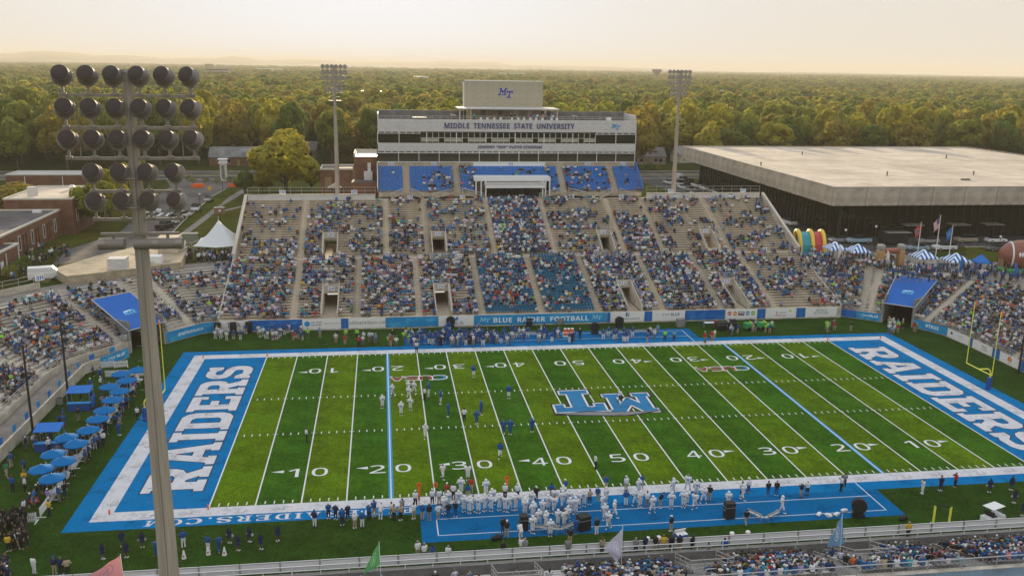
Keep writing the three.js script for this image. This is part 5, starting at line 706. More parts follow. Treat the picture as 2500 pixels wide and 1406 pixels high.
{
  const wl = frontLine([[-55, -38.2], [55, -38.2]], 1), sx = (u) => Math.max(0, Math.min(1, (onZ(u, 790, -38.1).x + 55) / 110));
  const rows = [[512, 605, 'tqa', 'white banner lettered TQA on the far wall'], [605, 737, 'plain', 'plain blue wall banner beside the white TQA banner'], [737, 832, 'news', 'white newspaper banner on the far wall behind the cheerleaders'], [832, 850, 'plain', 'narrow blue strip between the newspaper and website banners'], [850, 941, 'web', 'white banner with a website address on the far wall'], [941, 1070, 'plainB', 'pale blue wall banner beside the website banner'], [1070, 1157, 'bird', 'white banner with a blue bird and a handle'], [1157, 1482, 'main', 'long blue banner lettered BLUE RAIDER FOOTBALL'], [1482, 1490, 'plain', 'thin blue strip at the end of the long football banner'], [1490, 1573, 'face', 'white banner with a blue square and athletics handle'], [1573, 1592, 'plain', 'blue strip between two white banners behind the bench area'], [1592, 1672, 'trueW', 'white banner lettered I AM true BLUE'], [1672, 1770, 'plain', 'plain blue wall banner behind the equipment cases'], [1770, 1848, 'dots', 'white banner with five round sponsor marks'], [1848, 1868, 'plain', 'blue strip beside the five-mark sponsor banner'], [1868, 1943, 'carwash', 'white express wash banner on the far wall'], [1943, 1965, 'plain', 'blue strip beside the express wash banner'], [1965, 2042, 'mte', 'white banner lettered MIDDLE TENNESSEE']];
  for (const [a, b, k, label] of rows) banner(wl, sx(a) + .0004, sx(b) - .0004, -.05, .22, 2.0, k, label);
  const sr = lineR.stops; banner(lineR, .002, sr[1] * .55, .2, .1, 1.5, 'plain', 'blue banner on the curved wall where the far stand ends'); banner(lineR, sr[1] * .56, sr[1] + (sr[2] - sr[1]) * .27, .2, .1, 1.5, 'trueB', 'blue I AM true BLUE banner on the curve before the field tunnel');
  const r0 = sr[2] + .002, q = (sr[4] - sr[2]); banner(lineR, r0, r0 + q * .52, .2, .1, 1.6, 'hash', 'blue banner lettered with the hashtag TRUE'); banner(lineR, r0 + q * .53, r0 + q * .95, .2, .1, 1.6, 'floor', 'white sponsor banner with a round dark mark beside the goal'); banner(lineR, r0 + q * .96, r0 + q * 1.02, .2, .1, 1.6, 'plain', 'blue strip between sponsor banners behind the right goal'); banner(lineR, r0 + q * 1.03, r0 + q * 1.42, .2, .1, 1.6, 'county', 'white wilson county banner behind the right goal'); banner(lineR, r0 + q * 1.43, r0 + q * 1.56, .2, .1, 1.6, 'plain', 'blue strip past the wilson county banner'); banner(lineR, r0 + q * 1.57, r0 + q * 1.95, .2, .1, 1.6, 'pizza', 'white pizza sponsor banner with a red mark'); banner(lineR, r0 + q * 1.96, r0 + q * 2.3, .2, .1, 1.6, 'plain', 'blue strip past the pizza banner');
  const sl = lineL.stops; banner(lineL, .004, sl[2] + (sl[3] - sl[2]) * .10, .2, .1, 1.85, 'mta', 'blue athletics handle banner on the curve by the goal'); const wk = frontLine([[-66.2, -26.2], [-70.4, -19], [-70.6, 34]], -1); banner(wk, .002, .09, -.05, .1, 1.6, 'trueB', 'blue I AM true BLUE banner at the foot of the walkway');
}

// ---------- goals, fence, umbrellas, tents ----------
function goal(label, s) {
  const t = thing('goal_post', label, 'goal post', [s * 57.6, 0, 0]), d = -s, c = new THREE.CatmullRomCurve3([V(0, 1.6, 0), V(0, 2.5, 0), V(d * .4, 3.0, 0), V(d * 1.3, 3.05, 0), V(d * 1.9, 3.05, 0)]);
  mesh('gooseneck', merge([new THREE.TubeGeometry(c, 20, .1, 8), cyl(.1, .1, 1.6)]), M.yellow, t); mesh('crossbar', bar(V(d * 1.9, 3.05, -2.82), V(d * 1.9, 3.05, 2.82), .085, 8), M.yellow, t); for (const q of [-1, 1]) { mesh('upright', bar(V(d * 1.9, 3.05, q * 2.82), V(d * 1.9, 12.2, q * 2.82), .065, 8, .05), M.yellow, t); mesh('ribbon', box(.04, .9, .28, d * 1.9, 11.5, q * 2.82 + .2, 0, .25), M.orange, t); } mesh('pad', cyl(.36, .36, 1.75, 0, 0, 0, 14), M.royalD, t);
}
goal('yellow goal post behind the left end zone, partly hidden by the light tower', -1); goal('yellow goal post behind the right end zone with a blue padded base', 1);
{
  const pk = merge([...Array(11)].map((_, i) => merge([box(.10, .92, .025, -.82 + i * .164, .06, 0), box(.07, .07, .025, -.82 + i * .164, .98, 0, 0, 0, .785)]))), rails = merge([box(1.82, .08, .04, 0, .25, -.03), box(1.82, .08, .04, 0, .75, -.03)]), foot = merge([box(.07, 1.05, .07, .91, 0, -.04), box(.10, .06, 1.0, .91, 0, -.04)]);
  const panel = (x, z, turn) => { const f = thing('picket_fence_panel', 'white plastic picket panel fencing the umbrella area', 'fence', [x, 0, z], turn, 'white picket panels round the umbrellas'); mesh('pickets', pk, M.whiteP, f).userData = { kind: 'stuff' }; mesh('rails', rails, M.whiteP, f); mesh('foot', foot, M.whiteP, f); };
  for (let i = 0; i < 22; i++) { const z = -15.5 + i * 1.87; panel(-62.4 + i * .035, z, -Math.PI / 2); } for (let i = 0; i < 4; i++) panel(-62.6 - i * 1.87, 25.6, 0); for (let i = 0; i < 3; i++) panel(-62.6 - i * 1.87, -17.2, 0); for (let i = 0; i < 3; i++) panel(-66.2 - i * 1.87, -21.5, .3);
  const um = new THREE.ConeGeometry(1.32, .5, 8, 1, true), um2 = um.clone(); um2.translate(0, -.03, 0); const cloth = mat('umbrella cloth', [.006, .17, .46], { roughness: .9, specularIntensity: .25, transmission: .15, thickness: 0, side: THREE.DoubleSide }), val = new THREE.CylinderGeometry(1.32, 1.32, .12, 8, 1, true); val.translate(0, -.31, 0);
  const tableTop = new THREE.CylinderGeometry(.55, .55, .04, 14), ps = [[755, 270], [660, 292], [690, 327], [595, 362], [652, 387], [613, 433], [568, 490], [530, 538], [480, 598], [360, 640], [412, 674], [286, 730], [343, 768], [222, 812], [280, 862]];
  ps.forEach(([a, b], i) => { const p = G(a / 2.2458, 780 + b / 2.2458, 2.35), t = thing('patio_umbrella', 'bright blue patio umbrella over a round table beside the picket fence', 'umbrella', [p.x, 0, p.z], i * .4, 'blue patio umbrellas'); mesh('canopy', merge([um, val]), cloth, t, [0, 2.45, 0]); mesh('pole', cyl(.025, .025, 2.65), M.whiteP, t); mesh('finial', cyl(.05, .02, .12, 0, 2.7, 0, 6), M.whiteP, t); for (let k = 0; k < 8; k++) { const an = k * Math.PI / 4 + Math.PI / 8 - Math.PI / 8; mesh('rib', bar(V(0, 2.66, 0), V(Math.sin(an) * 1.29, 2.18, Math.cos(an) * 1.29), .012, 3), M.whiteP, t); }
    const tb = thing('round_table', 'small round white table under a blue umbrella', 'table', [p.x, 0, p.z], 0, 'tables under the umbrellas'); mesh('table_top', tableTop, M.whiteP, tb, [0, .74, 0]); mesh('leg', cyl(.04, .04, .72, .12, 0, .12), M.steel, tb); });
  // two drink stalls
  for (const [a, b, label] of [[433, 382, 'blue drinks stall with a slanted awning beneath the taller black pole'], [262, 590, 'blue drinks stall with a folded side panel by the walkway wall']]) { const p = G(a / 2.2458, 780 + b / 2.2458, 2.4), t = thing('drinks_stall', label, 'stall', [p.x, 0, p.z]); mesh('awning', box(2.9, .06, 1.9, 0, 2.35, 0, 0, .22), M.royal, t); mesh('counter', box(2.8, 1.0, .6, .2, 0, 1.3), M.royalD, t); mesh('counter_top', box(2.9, .05, .7, .2, 1.0, 1.3), M.cyan, t); mesh('side_panel', box(.06, 1.6, 1.6, 1.75, .2, .7), M.royal, t); for (const [x, z, h] of [[-1.35, -.85, 2.5], [1.35, -.85, 2.5], [-1.35, .85, 2.15], [1.35, .85, 2.15]]) mesh('post', cyl(.035, .035, h, x, 0, z), M.steel, t); }
  // black poles
  for (const [ub, vb, ut, vt, label] of [[80, 1068, 56, 842, 'black mast standing by the walkway wall above the lower drinks stall'], [166, 978, 143, 772, 'black mast standing by the walkway wall above the upper drinks stall'], [2488, 912, 2499, 800, 'black mast at the end of the right sponsor wall']]) { const p = G(ub, vb, 0), top = onZ(ut, vt, p.z); const t = thing('black_mast', label, 'mast', [p.x, 0, p.z]); mesh('mast_tube', cyl(.16, .12, Math.max(6, top.y), 0, 0, 0, 8), M.blackM, t); mesh('base_plate', box(.5, .05, .5), M.blackM, t); }
  for (const [u, v] of [[78, 1080], [160, 985]]) { const p = G(u, v, 0), t = thing('steel_bin', 'grey steel bin at the foot of a black mast', 'bin', [p.x - .7, 0, p.z + .2], 0, 'steel bins by the masts'); mesh('drum', cyl(.36, .38, .85, 0, 0, 0, 14), M.steel, t); mesh('liner', cyl(.34, .34, .04, 0, .84, 0, 14), M.black, t); }
  const cb = G(82, 1222, 0), co = thing('cornhole_board', 'red and blue striped game board lying on the turf', 'game board', [cb.x, .02, cb.z], .5); mesh('board', box(.75, .1, 1.5), M.red, co); mesh('stripe', box(.36, .02, 1.4, 0, .1, 0), M.cyan, co); mesh('panel', box(.3, .02, .5, 0, .121, .2), M.whiteP, co);
}
{
  // peaked white marquee
  const p = G(533, 628, YO), t = thing('white_marquee', 'large white peaked marquee beside the end of the far stand', 'tent', [p.x, YO, p.z - 2]); const n = 16, P = [], I = [], f = (x, z) => { const d = Math.max(Math.abs(x), Math.abs(z)), q = 1 - d; return 2.7 + 4.2 * Math.pow(q, 1.5) - .35 * (1 - Math.min(Math.abs(x), Math.abs(z)) / Math.max(.001, d)) * d * d; };
  for (let j = 0; j <= n; j++) for (let i = 0; i <= n; i++) { const x = i / n * 2 - 1, z = j / n * 2 - 1; P.push(x * 4.3, f(x, z), z * 4.3); } for (let j = 0; j < n; j++) for (let i = 0; i < n; i++) { const a = j * (n + 1) + i, b = a + n + 1; I.push(a, b, a + 1, a + 1, b, b + 1); } const g = new THREE.BufferGeometry(); g.setAttribute('position', new THREE.Float32BufferAttribute(P, 3)); g.setIndex(I); g.computeVertexNormals();
  mesh('canopy', g, mat('marquee cloth', [.82, .84, .86], { roughness: .6, transmission: .25, thickness: 0, side: THREE.DoubleSide }), t); for (const [x, z] of [[-4.2, -4.2], [4.2, -4.2], [-4.2, 4.2], [4.2, 4.2]]) mesh('post', cyl(.06, .06, 2.7, x, 0, z), M.steel, t); mesh('finial', cyl(.05, .02, .9, 0, 6.8, 0), M.whiteP, t);
  const stripes = canvasMat(256, 64, (x, w, h) => { for (let i = 0; i < 9; i++) { x.fillStyle = i % 2 ? '#1763ac' : '#e6eef4'; x.fillRect(i * w / 9, 0, w / 9 + 1, h); } }, { side: THREE.DoubleSide, roughness: .7 }), hip = (w, h) => { const s = w / 2, A = [-s, 0, s], B = [s, 0, s], C = [s, 0, -s], D = [-s, 0, -s], T = [0, h, 0], Pp = [], Uu = []; for (const [a, b] of [[A, B], [B, C], [C, D], [D, A]]) { Pp.push(...a, ...b, ...T); Uu.push(0, 0, 1, 0, .5, 1); const a2 = [a[0], -.28, a[2]], b2 = [b[0], -.28, b[2]]; Pp.push(...a2, ...b2, ...b, ...a2, ...b, ...a); Uu.push(0, 0, 1, 0, 1, .2, 0, 0, 1, .2, 0, .2); } const q = new THREE.BufferGeometry(); q.setAttribute('position', new THREE.Float32BufferAttribute(Pp, 3)); q.setAttribute('uv', new THREE.Float32BufferAttribute(Uu, 2)); q.computeVertexNormals(); return q; };
  const tent = (u, v, w, m, label) => { const c = G(u, v, YO), q = thing('pop_up_tent', label, 'tent', [c.x, YO + .07, c.z]); mesh('canopy', hip(w, 1.35), m, q, [0, 2.35, 0]); const s = w / 2 - .05; for (const [x, z] of [[-s, -s], [s, -s], [-s, s], [s, s]]) mesh('leg', cyl(.03, .03, 2.3, x, 0, z), M.steel, q); mesh('table', merge([box(1.8, .05, .7, 0, .72, s - .3), box(1.7, .7, .04, 0, .02, s)]), M.whiteP, q); };
  tent(2037, 634, 3.6, stripes, 'blue and white striped tent beside the inflatable slide'); tent(2092, 640, 3.6, stripes, 'blue and white striped tent beside the white pickup'); tent(2252, 655, 3.9, stripes, 'blue and white striped tent below the flagpoles'); tent(2331, 664, 3.9, stripes, 'blue and white striped tent with a feather banner beside the flags'); tent(2392, 668, 2.3, M.royal, 'small solid blue booth tent near the giant football');
  // feather banners
  for (const [u, v, label] of [[2049, 640, 'tall speckled white feather banner at a striped tent'], [2166, 654, 'speckled feather banner by the inflatable arch'], [2346, 670, 'tall blue speckled feather banner by a striped tent'], [2478, 685, 'blue and white feather banner before the giant football']]) { const c = G(u, v, YO), q = thing('feather_banner', label, 'banner', [c.x, YO + .07, c.z]); const sh = new THREE.Shape([[-.32, .5], [.3, .5], [.36, 2.4], [.1, 3.2], [-.25, 3.5]].map((a) => new THREE.Vector2(...a))); mesh('sail', new THREE.ExtrudeGeometry(sh, { depth: .02, bevelEnabled: false }), canvasMat(64, 128, (x, w, h) => { x.fillStyle = u < 2200 ? '#e4ddd8' : '#1b66b4'; x.fillRect(0, 0, w, h); const r = rng(u); x.fillStyle = u < 2200 ? '#b8433a' : '#e8f0f6'; for (let i = 0; i < 60; i++) x.fillRect(r() * w, r() * h, 5, 5); }), q); mesh('pole', cyl(.02, .015, 3.5, -.33), M.steel, q); mesh('foot', box(.5, .04, .5), M.steel, q); }
  // inflatable slide
  const s0 = G(1977, 616, YO), sl = thing('inflatable_slide', 'inflatable two-lane slide with yellow arches, teal and red walls', 'inflatable', [s0.x, YO + .05, s0.z], -.12); const yel = mat('vinyl yellow', [.78, .52, .06], { roughness: .4 }), arcT = (x, rad) => { const c = new THREE.CatmullRomCurve3([V(x, .4, 2.2), V(x, 2.2, 1.7), V(x, 3.9, .5), V(x, 4.4, -.8), V(x, 3.6, -2), V(x, 0.3, -2.2)]); return new THREE.TubeGeometry(c, 26, rad, 10); };
  for (const x of [-2.6, 0, 2.4]) mesh('arch_tube', arcT(x, .42), yel, sl); for (const [x, m] of [[-1.3, mat('vinyl teal', [.02, .30, .36], { roughness: .4 })], [1.2, mat('vinyl red', [.5, .04, .04], { roughness: .4 })]]) { const sh = new THREE.Shape([[2.0, .2], [1.6, 1.9], [.5, 3.6], [-.8, 4.1], [-1.9, 3.4], [-2, .2]].map((a) => new THREE.Vector2(...a))), q = new THREE.ExtrudeGeometry(sh, { depth: 1.9, bevelEnabled: true, bevelSize: .08, bevelThickness: .08 }); q.rotateY(-Math.PI / 2); q.translate(x + .95, 0, 0); mesh('lane_wall', q, m, sl); mesh('lane_opening', box(.9, .9, .1, x, 2.2, 1.35, 0, -.5), x < 0 ? M.royalD : M.red, sl); } mesh('base_bed', new RoundedBoxGeometry(6.4, .5, 3, 3, .2).translate(0, .25, 2.8), mat('vinyl blue', [.02, .14, .30], { roughness: .4 }), sl);
  mesh('side_ramp', beam(V(3.2, .2, 3), V(4.2, 2, -.5), .2, .3), M.wood, sl);
  // inflatable arch
  const a0 = G(2172, 652, YO), ar = thing('inflatable_arch', 'inflatable entrance arch with tan towers and a red-brown lintel', 'inflatable', [a0.x, YO + .07, a0.z]); const tanV = mat('vinyl tan', [.45, .26, .12], { roughness: .5 }); for (const s of [-1, 1]) { mesh('tower', new RoundedBoxGeometry(1.2, 3.4, 1.4, 3, .25).translate(s * 2.1, 1.7, 0), tanV, ar); mesh('tower_head', new RoundedBoxGeometry(1.3, 1.2, 1.5, 3, .4).translate(s * 2.1, 3.9, 0), mat('vinyl grey', [.32, .31, .28], { roughness: .5 }), ar); } mesh('lintel', new RoundedBoxGeometry(3.4, .9, 1.2, 3, .35).translate(0, 3.2, 0), mat('vinyl rust', [.32, .10, .06], { roughness: .5 }), ar); mesh('tunnel', new THREE.CylinderGeometry(1.5, 1.5, 3, 14, 1, true, 0, Math.PI).rotateX(Math.PI / 2).rotateZ(Math.PI / 2).translate(0, .9, -2), tanV, ar);
  // giant football
  const f0 = G(2492, 662, YO), fb = thing('inflatable_football', 'giant inflatable brown football tunnel with white laces on a green base', 'inflatable', [f0.x, YO + .05, f0.z], -.35); const bp = []; for (let i = 0; i <= 22; i++) { const q = i / 22 * Math.PI; bp.push(new THREE.Vector2(Math.sin(q) * 3.1, -Math.cos(q) * 4.3)); } const ball = new THREE.LatheGeometry(bp, 26); ball.rotateZ(Math.PI / 2); mesh('ball', ball, mat('ball vinyl', [.24, .075, .045], { roughness: .35 }), fb, [0, 2.9, 0]); for (const x of [-2.3, 2.3]) mesh('white_band', new THREE.TorusGeometry(3.1 * Math.sqrt(1 - (x / 4.3) ** 2), .16, 6, 30).rotateY(Math.PI / 2), M.whiteP, fb, [x, 2.9, 0]); mesh('lace', box(3.2, .22, .2, 0, 3.6, 3.02, 0, -.24), M.whiteP, fb); for (let k = -3; k <= 3; k++) mesh('lace', box(.18, .9, .2, k * .45, 3.25, 3.06, 0, -.24), M.whiteP, fb); mesh('base_ring', new THREE.TorusGeometry(3.1, .5, 8, 28).rotateX(Math.PI / 2).scale(1.3, 1, 1), M.green, fb, [0, .4, 0]); mesh('doorway', box(.3, 2, 1.3, -3.9, .4, 1.0, .5), M.wood, fb);
  // flagpoles
  const flags = [[2240, 632, 2250, 545, 'red', 'flagpole flying a red state flag with a blue disc'], [2283, 645, 2290, 528, 'us', 'tallest flagpole flying the striped national flag'], [2318, 628, 2325, 552, 'blue', 'flagpole flying a blue flag']];
  for (const [ub, vb, ut, vt, kind, label] of flags) {
    const b = G(ub, vb, YO), top = onZ(ut, vt, b.z), h = top.y - YO, q = thing('flagpole', label, 'flagpole', [b.x, YO, b.z]); mesh('pole', cyl(.11, .06, h, 0, 0, 0, 10), M.whiteP, q); mesh('finial', new THREE.SphereGeometry(.14, 8, 6).translate(0, h + .1, 0), mat('gilt', [.7, .5, .1], { metalness: .7, roughness: .3 }), q);
    const Pp = [], Uu = [], Ii = []; for (let j = 0; j <= 10; j++) for (let i = 0; i <= 10; i++) { const s = i / 10, v = j / 10, droop = s * (1.5 - .3 * v); Pp.push(-s * 1.25 + .12 * Math.sin(v * 5), h - .15 - (1 - v) * 2.0 - droop * .9, .18 * Math.sin(s * 7 + v * 2) * s); Uu.push(s, v); } for (let j = 0; j < 10; j++) for (let i = 0; i < 10; i++) { const a = j * 11 + i; Ii.push(a, a + 11, a + 1, a + 1, a + 11, a + 12); } const g2 = new THREE.BufferGeometry(); g2.setAttribute('position', new THREE.Float32BufferAttribute(Pp, 3)); g2.setAttribute('uv', new THREE.Float32BufferAttribute(Uu, 2)); g2.setIndex(Ii); g2.computeVertexNormals();
    mesh('flag', g2, canvasMat(192, 128, (x, w, hh) => { if (kind === 'us') { for (let i = 0; i < 13; i++) { x.fillStyle = i % 2 ? '#f0ebe6' : '#b02a34'; x.fillRect(0, i * hh / 13, w, hh / 13 + 1); } x.fillStyle = '#22305e'; x.fillRect(0, 0, w * .42, hh * .54); x.fillStyle = '#e8e8ee'; for (let a = 0; a < 5; a++) for (let c = 0; c < 6; c++) x.fillRect(6 + c * 12, 6 + a * 12, 4, 4); } else if (kind === 'red') { x.fillStyle = '#c23a34'; x.fillRect(0, 0, w, hh); x.fillStyle = '#f0ece8'; x.beginPath(); x.arc(w * .45, hh / 2, hh * .27, 0, 7); x.fill(); x.fillStyle = '#20366e'; x.beginPath(); x.arc(w * .45, hh / 2, hh * .24, 0, 7); x.fill(); x.fillStyle = '#f0ece8'; for (const a of [0, 2.1, 4.2]) { x.beginPath(); x.arc(w * .45 + Math.cos(a) * hh * .12, hh / 2 + Math.sin(a) * hh * .12, 6, 0, 7); x.fill(); } x.fillRect(w * .93, 0, 4, hh); x.fillStyle = '#20366e'; x.fillRect(w * .95, 0, w * .05, hh); } else { x.fillStyle = '#1f74b4'; x.fillRect(0, 0, w, hh); ink(x, 'MT', 'bold 50px serif', w / 2, hh / 2, '#8cc4e2'); } }, { side: THREE.DoubleSide, transmission: .2, thickness: 0 }), q);
  }
}

// ---------- vehicles ----------
const glassCar = mat('car glass', [.015, .017, .02], { roughness: .08 }), tyreM = mat('tyre', [.018, .018, .018]), rimCar = mat('wheel rim', [.45, .45, .46], { roughness: .35, metalness: .7 }), paints = { white: mat('white car paint', [.72, .72, .72], { roughness: .3, clearcoat: .6 }), silver: mat('silver car paint', [.42, .43, .44], { roughness: .3, metalness: .5, clearcoat: .6 }), black: mat('black car paint', [.015, .015, .017], { roughness: .25, clearcoat: .7 }), tan: mat('champagne car paint', [.44, .38, .29], { roughness: .3, metalness: .4, clearcoat: .6 }), red: mat('red car paint', [.38, .03, .03], { roughness: .3, clearcoat: .6 }), blue: mat('light blue car paint', [.30, .42, .50], { roughness: .3, clearcoat: .6 }), grey: mat('grey car paint', [.12, .125, .13], { roughness: .3, clearcoat: .6 }) };
const prism = (pts, d, b = .06) => { const g = new THREE.ExtrudeGeometry(new THREE.Shape(pts.map((p) => new THREE.Vector2(...p))), { depth: d - 2 * b, bevelEnabled: true, bevelSize: b, bevelThickness: b, bevelSegments: 2 }); g.translate(0, 0, -d / 2 + b); return g; };
const carShape = {
  sedan: { body: [[-2.25, .35], [2.2, .35], [2.28, .62], [2.1, .82], [1.1, .92], [.95, .92], [-1.55, .95], [-2.2, .92], [-2.3, .6]], cabin: [[-1.75, .92], [1.0, .90], [.35, 1.38], [-.95, 1.42]], w: 1.78, roof: [-.85, .25, 1.42] },
  suv: { body: [[-2.35, .42], [2.3, .42], [2.38, .8], [2.2, 1.02], [1.15, 1.1], [-2.3, 1.12], [-2.4, .7]], cabin: [[-2.25, 1.1], [1.15, 1.08], [.55, 1.72], [-2.05, 1.76]], w: 1.92, roof: [-1.95, .4, 1.76] },
  pickup: { body: [[-2.8, .5], [2.7, .5], [2.78, .85], [2.6, 1.1], [1.4, 1.15], [-2.8, 1.12]], cabin: [[-.85, 1.12], [1.45, 1.12], [.85, 1.78], [-.65, 1.82]], w: 1.95, roof: [-.55, .7, 1.82] },
  van: { body: [[-2.6, .4], [2.5, .4], [2.6, .9], [2.2, 1.25], [-2.6, 1.3]], cabin: [[-2.58, 1.28], [2.15, 1.22], [1.2, 2.1], [-2.5, 2.2]], w: 1.95, roof: [-2.4, 1.1, 2.2] },
};
for (const k of Object.values(carShape)) { k.bg = prism(k.body, k.w); k.cg = prism(k.cabin, k.w - .18, .08); k.rg = new RoundedBoxGeometry(k.roof[1] - k.roof[0], .07, k.w - .26, 2, .03).translate((k.roof[0] + k.roof[1]) / 2, k.roof[2], 0); k.wx = [k.body[0][0] + .85, k.body[1][0] - .85]; }
const wheelG = new THREE.CylinderGeometry(.33, .33, .22, 14).rotateX(Math.PI / 2), hubG = new THREE.CylinderGeometry(.2, .2, .24, 10).rotateX(Math.PI / 2);
function car(kind, color, x, z, turn, label, group, y = YO + .018) {
  const k = carShape[kind], c = thing('parked_car', label, kind === 'van' ? 'van' : kind === 'pickup' ? 'pickup' : 'car', [x, y, z], turn, group), p = paints[color];
  mesh('body', k.bg, p, c); const cb = mesh('windows', k.cg, kind === 'van' ? p : glassCar, c); mesh('roof', k.rg, p, c); if (kind === 'van') mesh('windscreen', box(.1, .55, 1.6, 1.75, 1.4, 0, 0, 0, .78), glassCar, cb);
  for (const s of [-1, 1]) for (const wx of k.wx) { const w = mesh('wheel', wheelG, tyreM, c, [wx, .33, s * (k.w / 2 - .1)]); mesh('rim', hubG, rimCar, w); } const fx = k.body[1][0] + .02, rx = k.body[0][0] - .04; for (const s of [-1, 1]) { mesh('headlight', box(.1, .14, .34, fx, .66, s * k.w * .34), M.whiteP, c); mesh('tail_light', box(.08, .16, .3, rx, .74, s * k.w * .36), M.red, c); }
  if (kind === 'pickup') mesh('cargo_bed', box(1.7, .04, 1.55, -1.75, 1.19, 0), M.black, c);
}
{
  const at = (u, v) => G(u, v, YO), cz = (a, u, v, k, col, turn, label, group) => { const p = at(u, v); car(k, col, p.x, p.z, turn, label, group); };
  const nz = Math.PI / 2;
  cz(0, 478, 514, 'suv', 'white', nz + .05, 'white police-style SUV driving up the side street by a lamp'); cz(0, 508, 491, 'sedan', 'silver', nz, 'silver car nearest the junction on the side street'); cz(0, 367, 522, 'suv', 'white', .1, 'white SUV crossing the side street behind the near tower'); cz(0, 402, 558, 'pickup', 'black', nz - .3, 'black pickup in the row at the kerb of the side street'); cz(0, 416, 549, 'suv', 'white', nz - .3, 'white SUV between dark cars in the row at the kerb'); cz(0, 430, 540, 'suv', 'black', nz - .3, 'black SUV parked at the kerb of the side street'); cz(0, 446, 532, 'suv', 'white', nz - .3, 'white SUV at the head of the kerbside row'); cz(0, 110, 682, 'van', 'white', .3, 'white van behind the left bleachers wall'); cz(0, 358, 500, 'sedan', 'red', .2, 'dark red car by the street corner');
  for (const [u, v] of [[8, 492], [14, 505], [22, 482], [6, 470]]) cz(0, u, v, 'sedan', R() < .5 ? 'white' : 'grey', .3, 'car half hidden behind the distant brick buildings', 'cars behind the brick buildings');
  [[1657, 440, 'van', 'white', 'white cargo van in the hall car park by the road'], [1672, 443, 'suv', 'silver', 'silver SUV beside the white cargo van'], [1687, 449, 'suv', 'black', 'black SUV in the hall car park near the glass wall'], [1701, 457, 'suv', 'white', 'white SUV parked tight to the glass wall'], [1726, 464, 'suv', 'white', 'white SUV in the middle of the glass wall row'], [1741, 471, 'suv', 'silver', 'silver SUV second from the bottom of the glass wall row'], [1766, 477, 'suv', 'white', 'white SUV showing just over the back wall of the stand'], [1632, 449, 'sedan', 'white', 'white car partly behind the right light tower'], [1656, 453, 'suv', 'white', 'white SUV at the head of the lawn-side row'], [1667, 461, 'sedan', 'white', 'white saloon in the middle of the lawn-side row'], [1684, 467, 'suv', 'silver', 'silver SUV in the lawn-side row'], [1699, 477, 'sedan', 'white', 'white saloon at the foot of the lawn-side row'], [1927, 549, 'suv', 'white', 'white SUV with dark rear beside the slide']].forEach(([u, v, k, c, l], i) => { const p = at(u, v); car(k, c, Math.min(72.5, p.x), p.z, nz + (i % 2 ? .12 : .05), l); });
  cz(0, 2095, 594, 'pickup', 'blue', Math.PI, 'pale blue pickup in front of the hall glass'); cz(0, 2267, 594, 'sedan', 'silver', Math.PI - .05, 'silver saloon behind the flagpoles'); cz(0, 2358, 592, 'suv', 'tan', Math.PI, 'champagne SUV parked before the hall'); cz(0, 2432, 592, 'sedan', 'white', 0, 'white saloon at the end of the hall parking row'); cz(0, 2240, 611, 'sedan', 'blue', Math.PI, 'pale blue car at the low wall behind the flagpoles'); cz(0, 2306, 611, 'suv', 'white', Math.PI, 'white SUV low behind the fence by the flagpoles'); cz(0, 2432, 612, 'sedan', 'grey', Math.PI, 'grey car low behind the fence by the giant football'); cz(0, 2050, 592, 'sedan', 'silver', Math.PI, 'silver car at the hall corner behind the striped tent');
  const p = at(2180, 596), t = thing('black_trailer', 'black enclosed trailer with an awning before the hall', 'trailer', [p.x, YO + .02, p.z]); mesh('box_body', new RoundedBoxGeometry(6, 2.5, 2.3, 2, .08).translate(0, 1.7, 0), M.blackM, t); mesh('awning', box(5.6, .06, 1.6, 0, 2.9, 1.9), M.concD, t); for (const x of [-.6, .6]) mesh('wheel', wheelG, tyreM, t, [x, .33, 1.05]);
  const fe = thing('picket_railing', 'black metal railing along the kerb of the hall car park', 'fence'); railing(fe, [V(78, YO, -61), V(92, YO, -65.8), V(140, YO, -65.8)], 1.1, 2.2, M.blackM, .025, 1, 'rail');
}

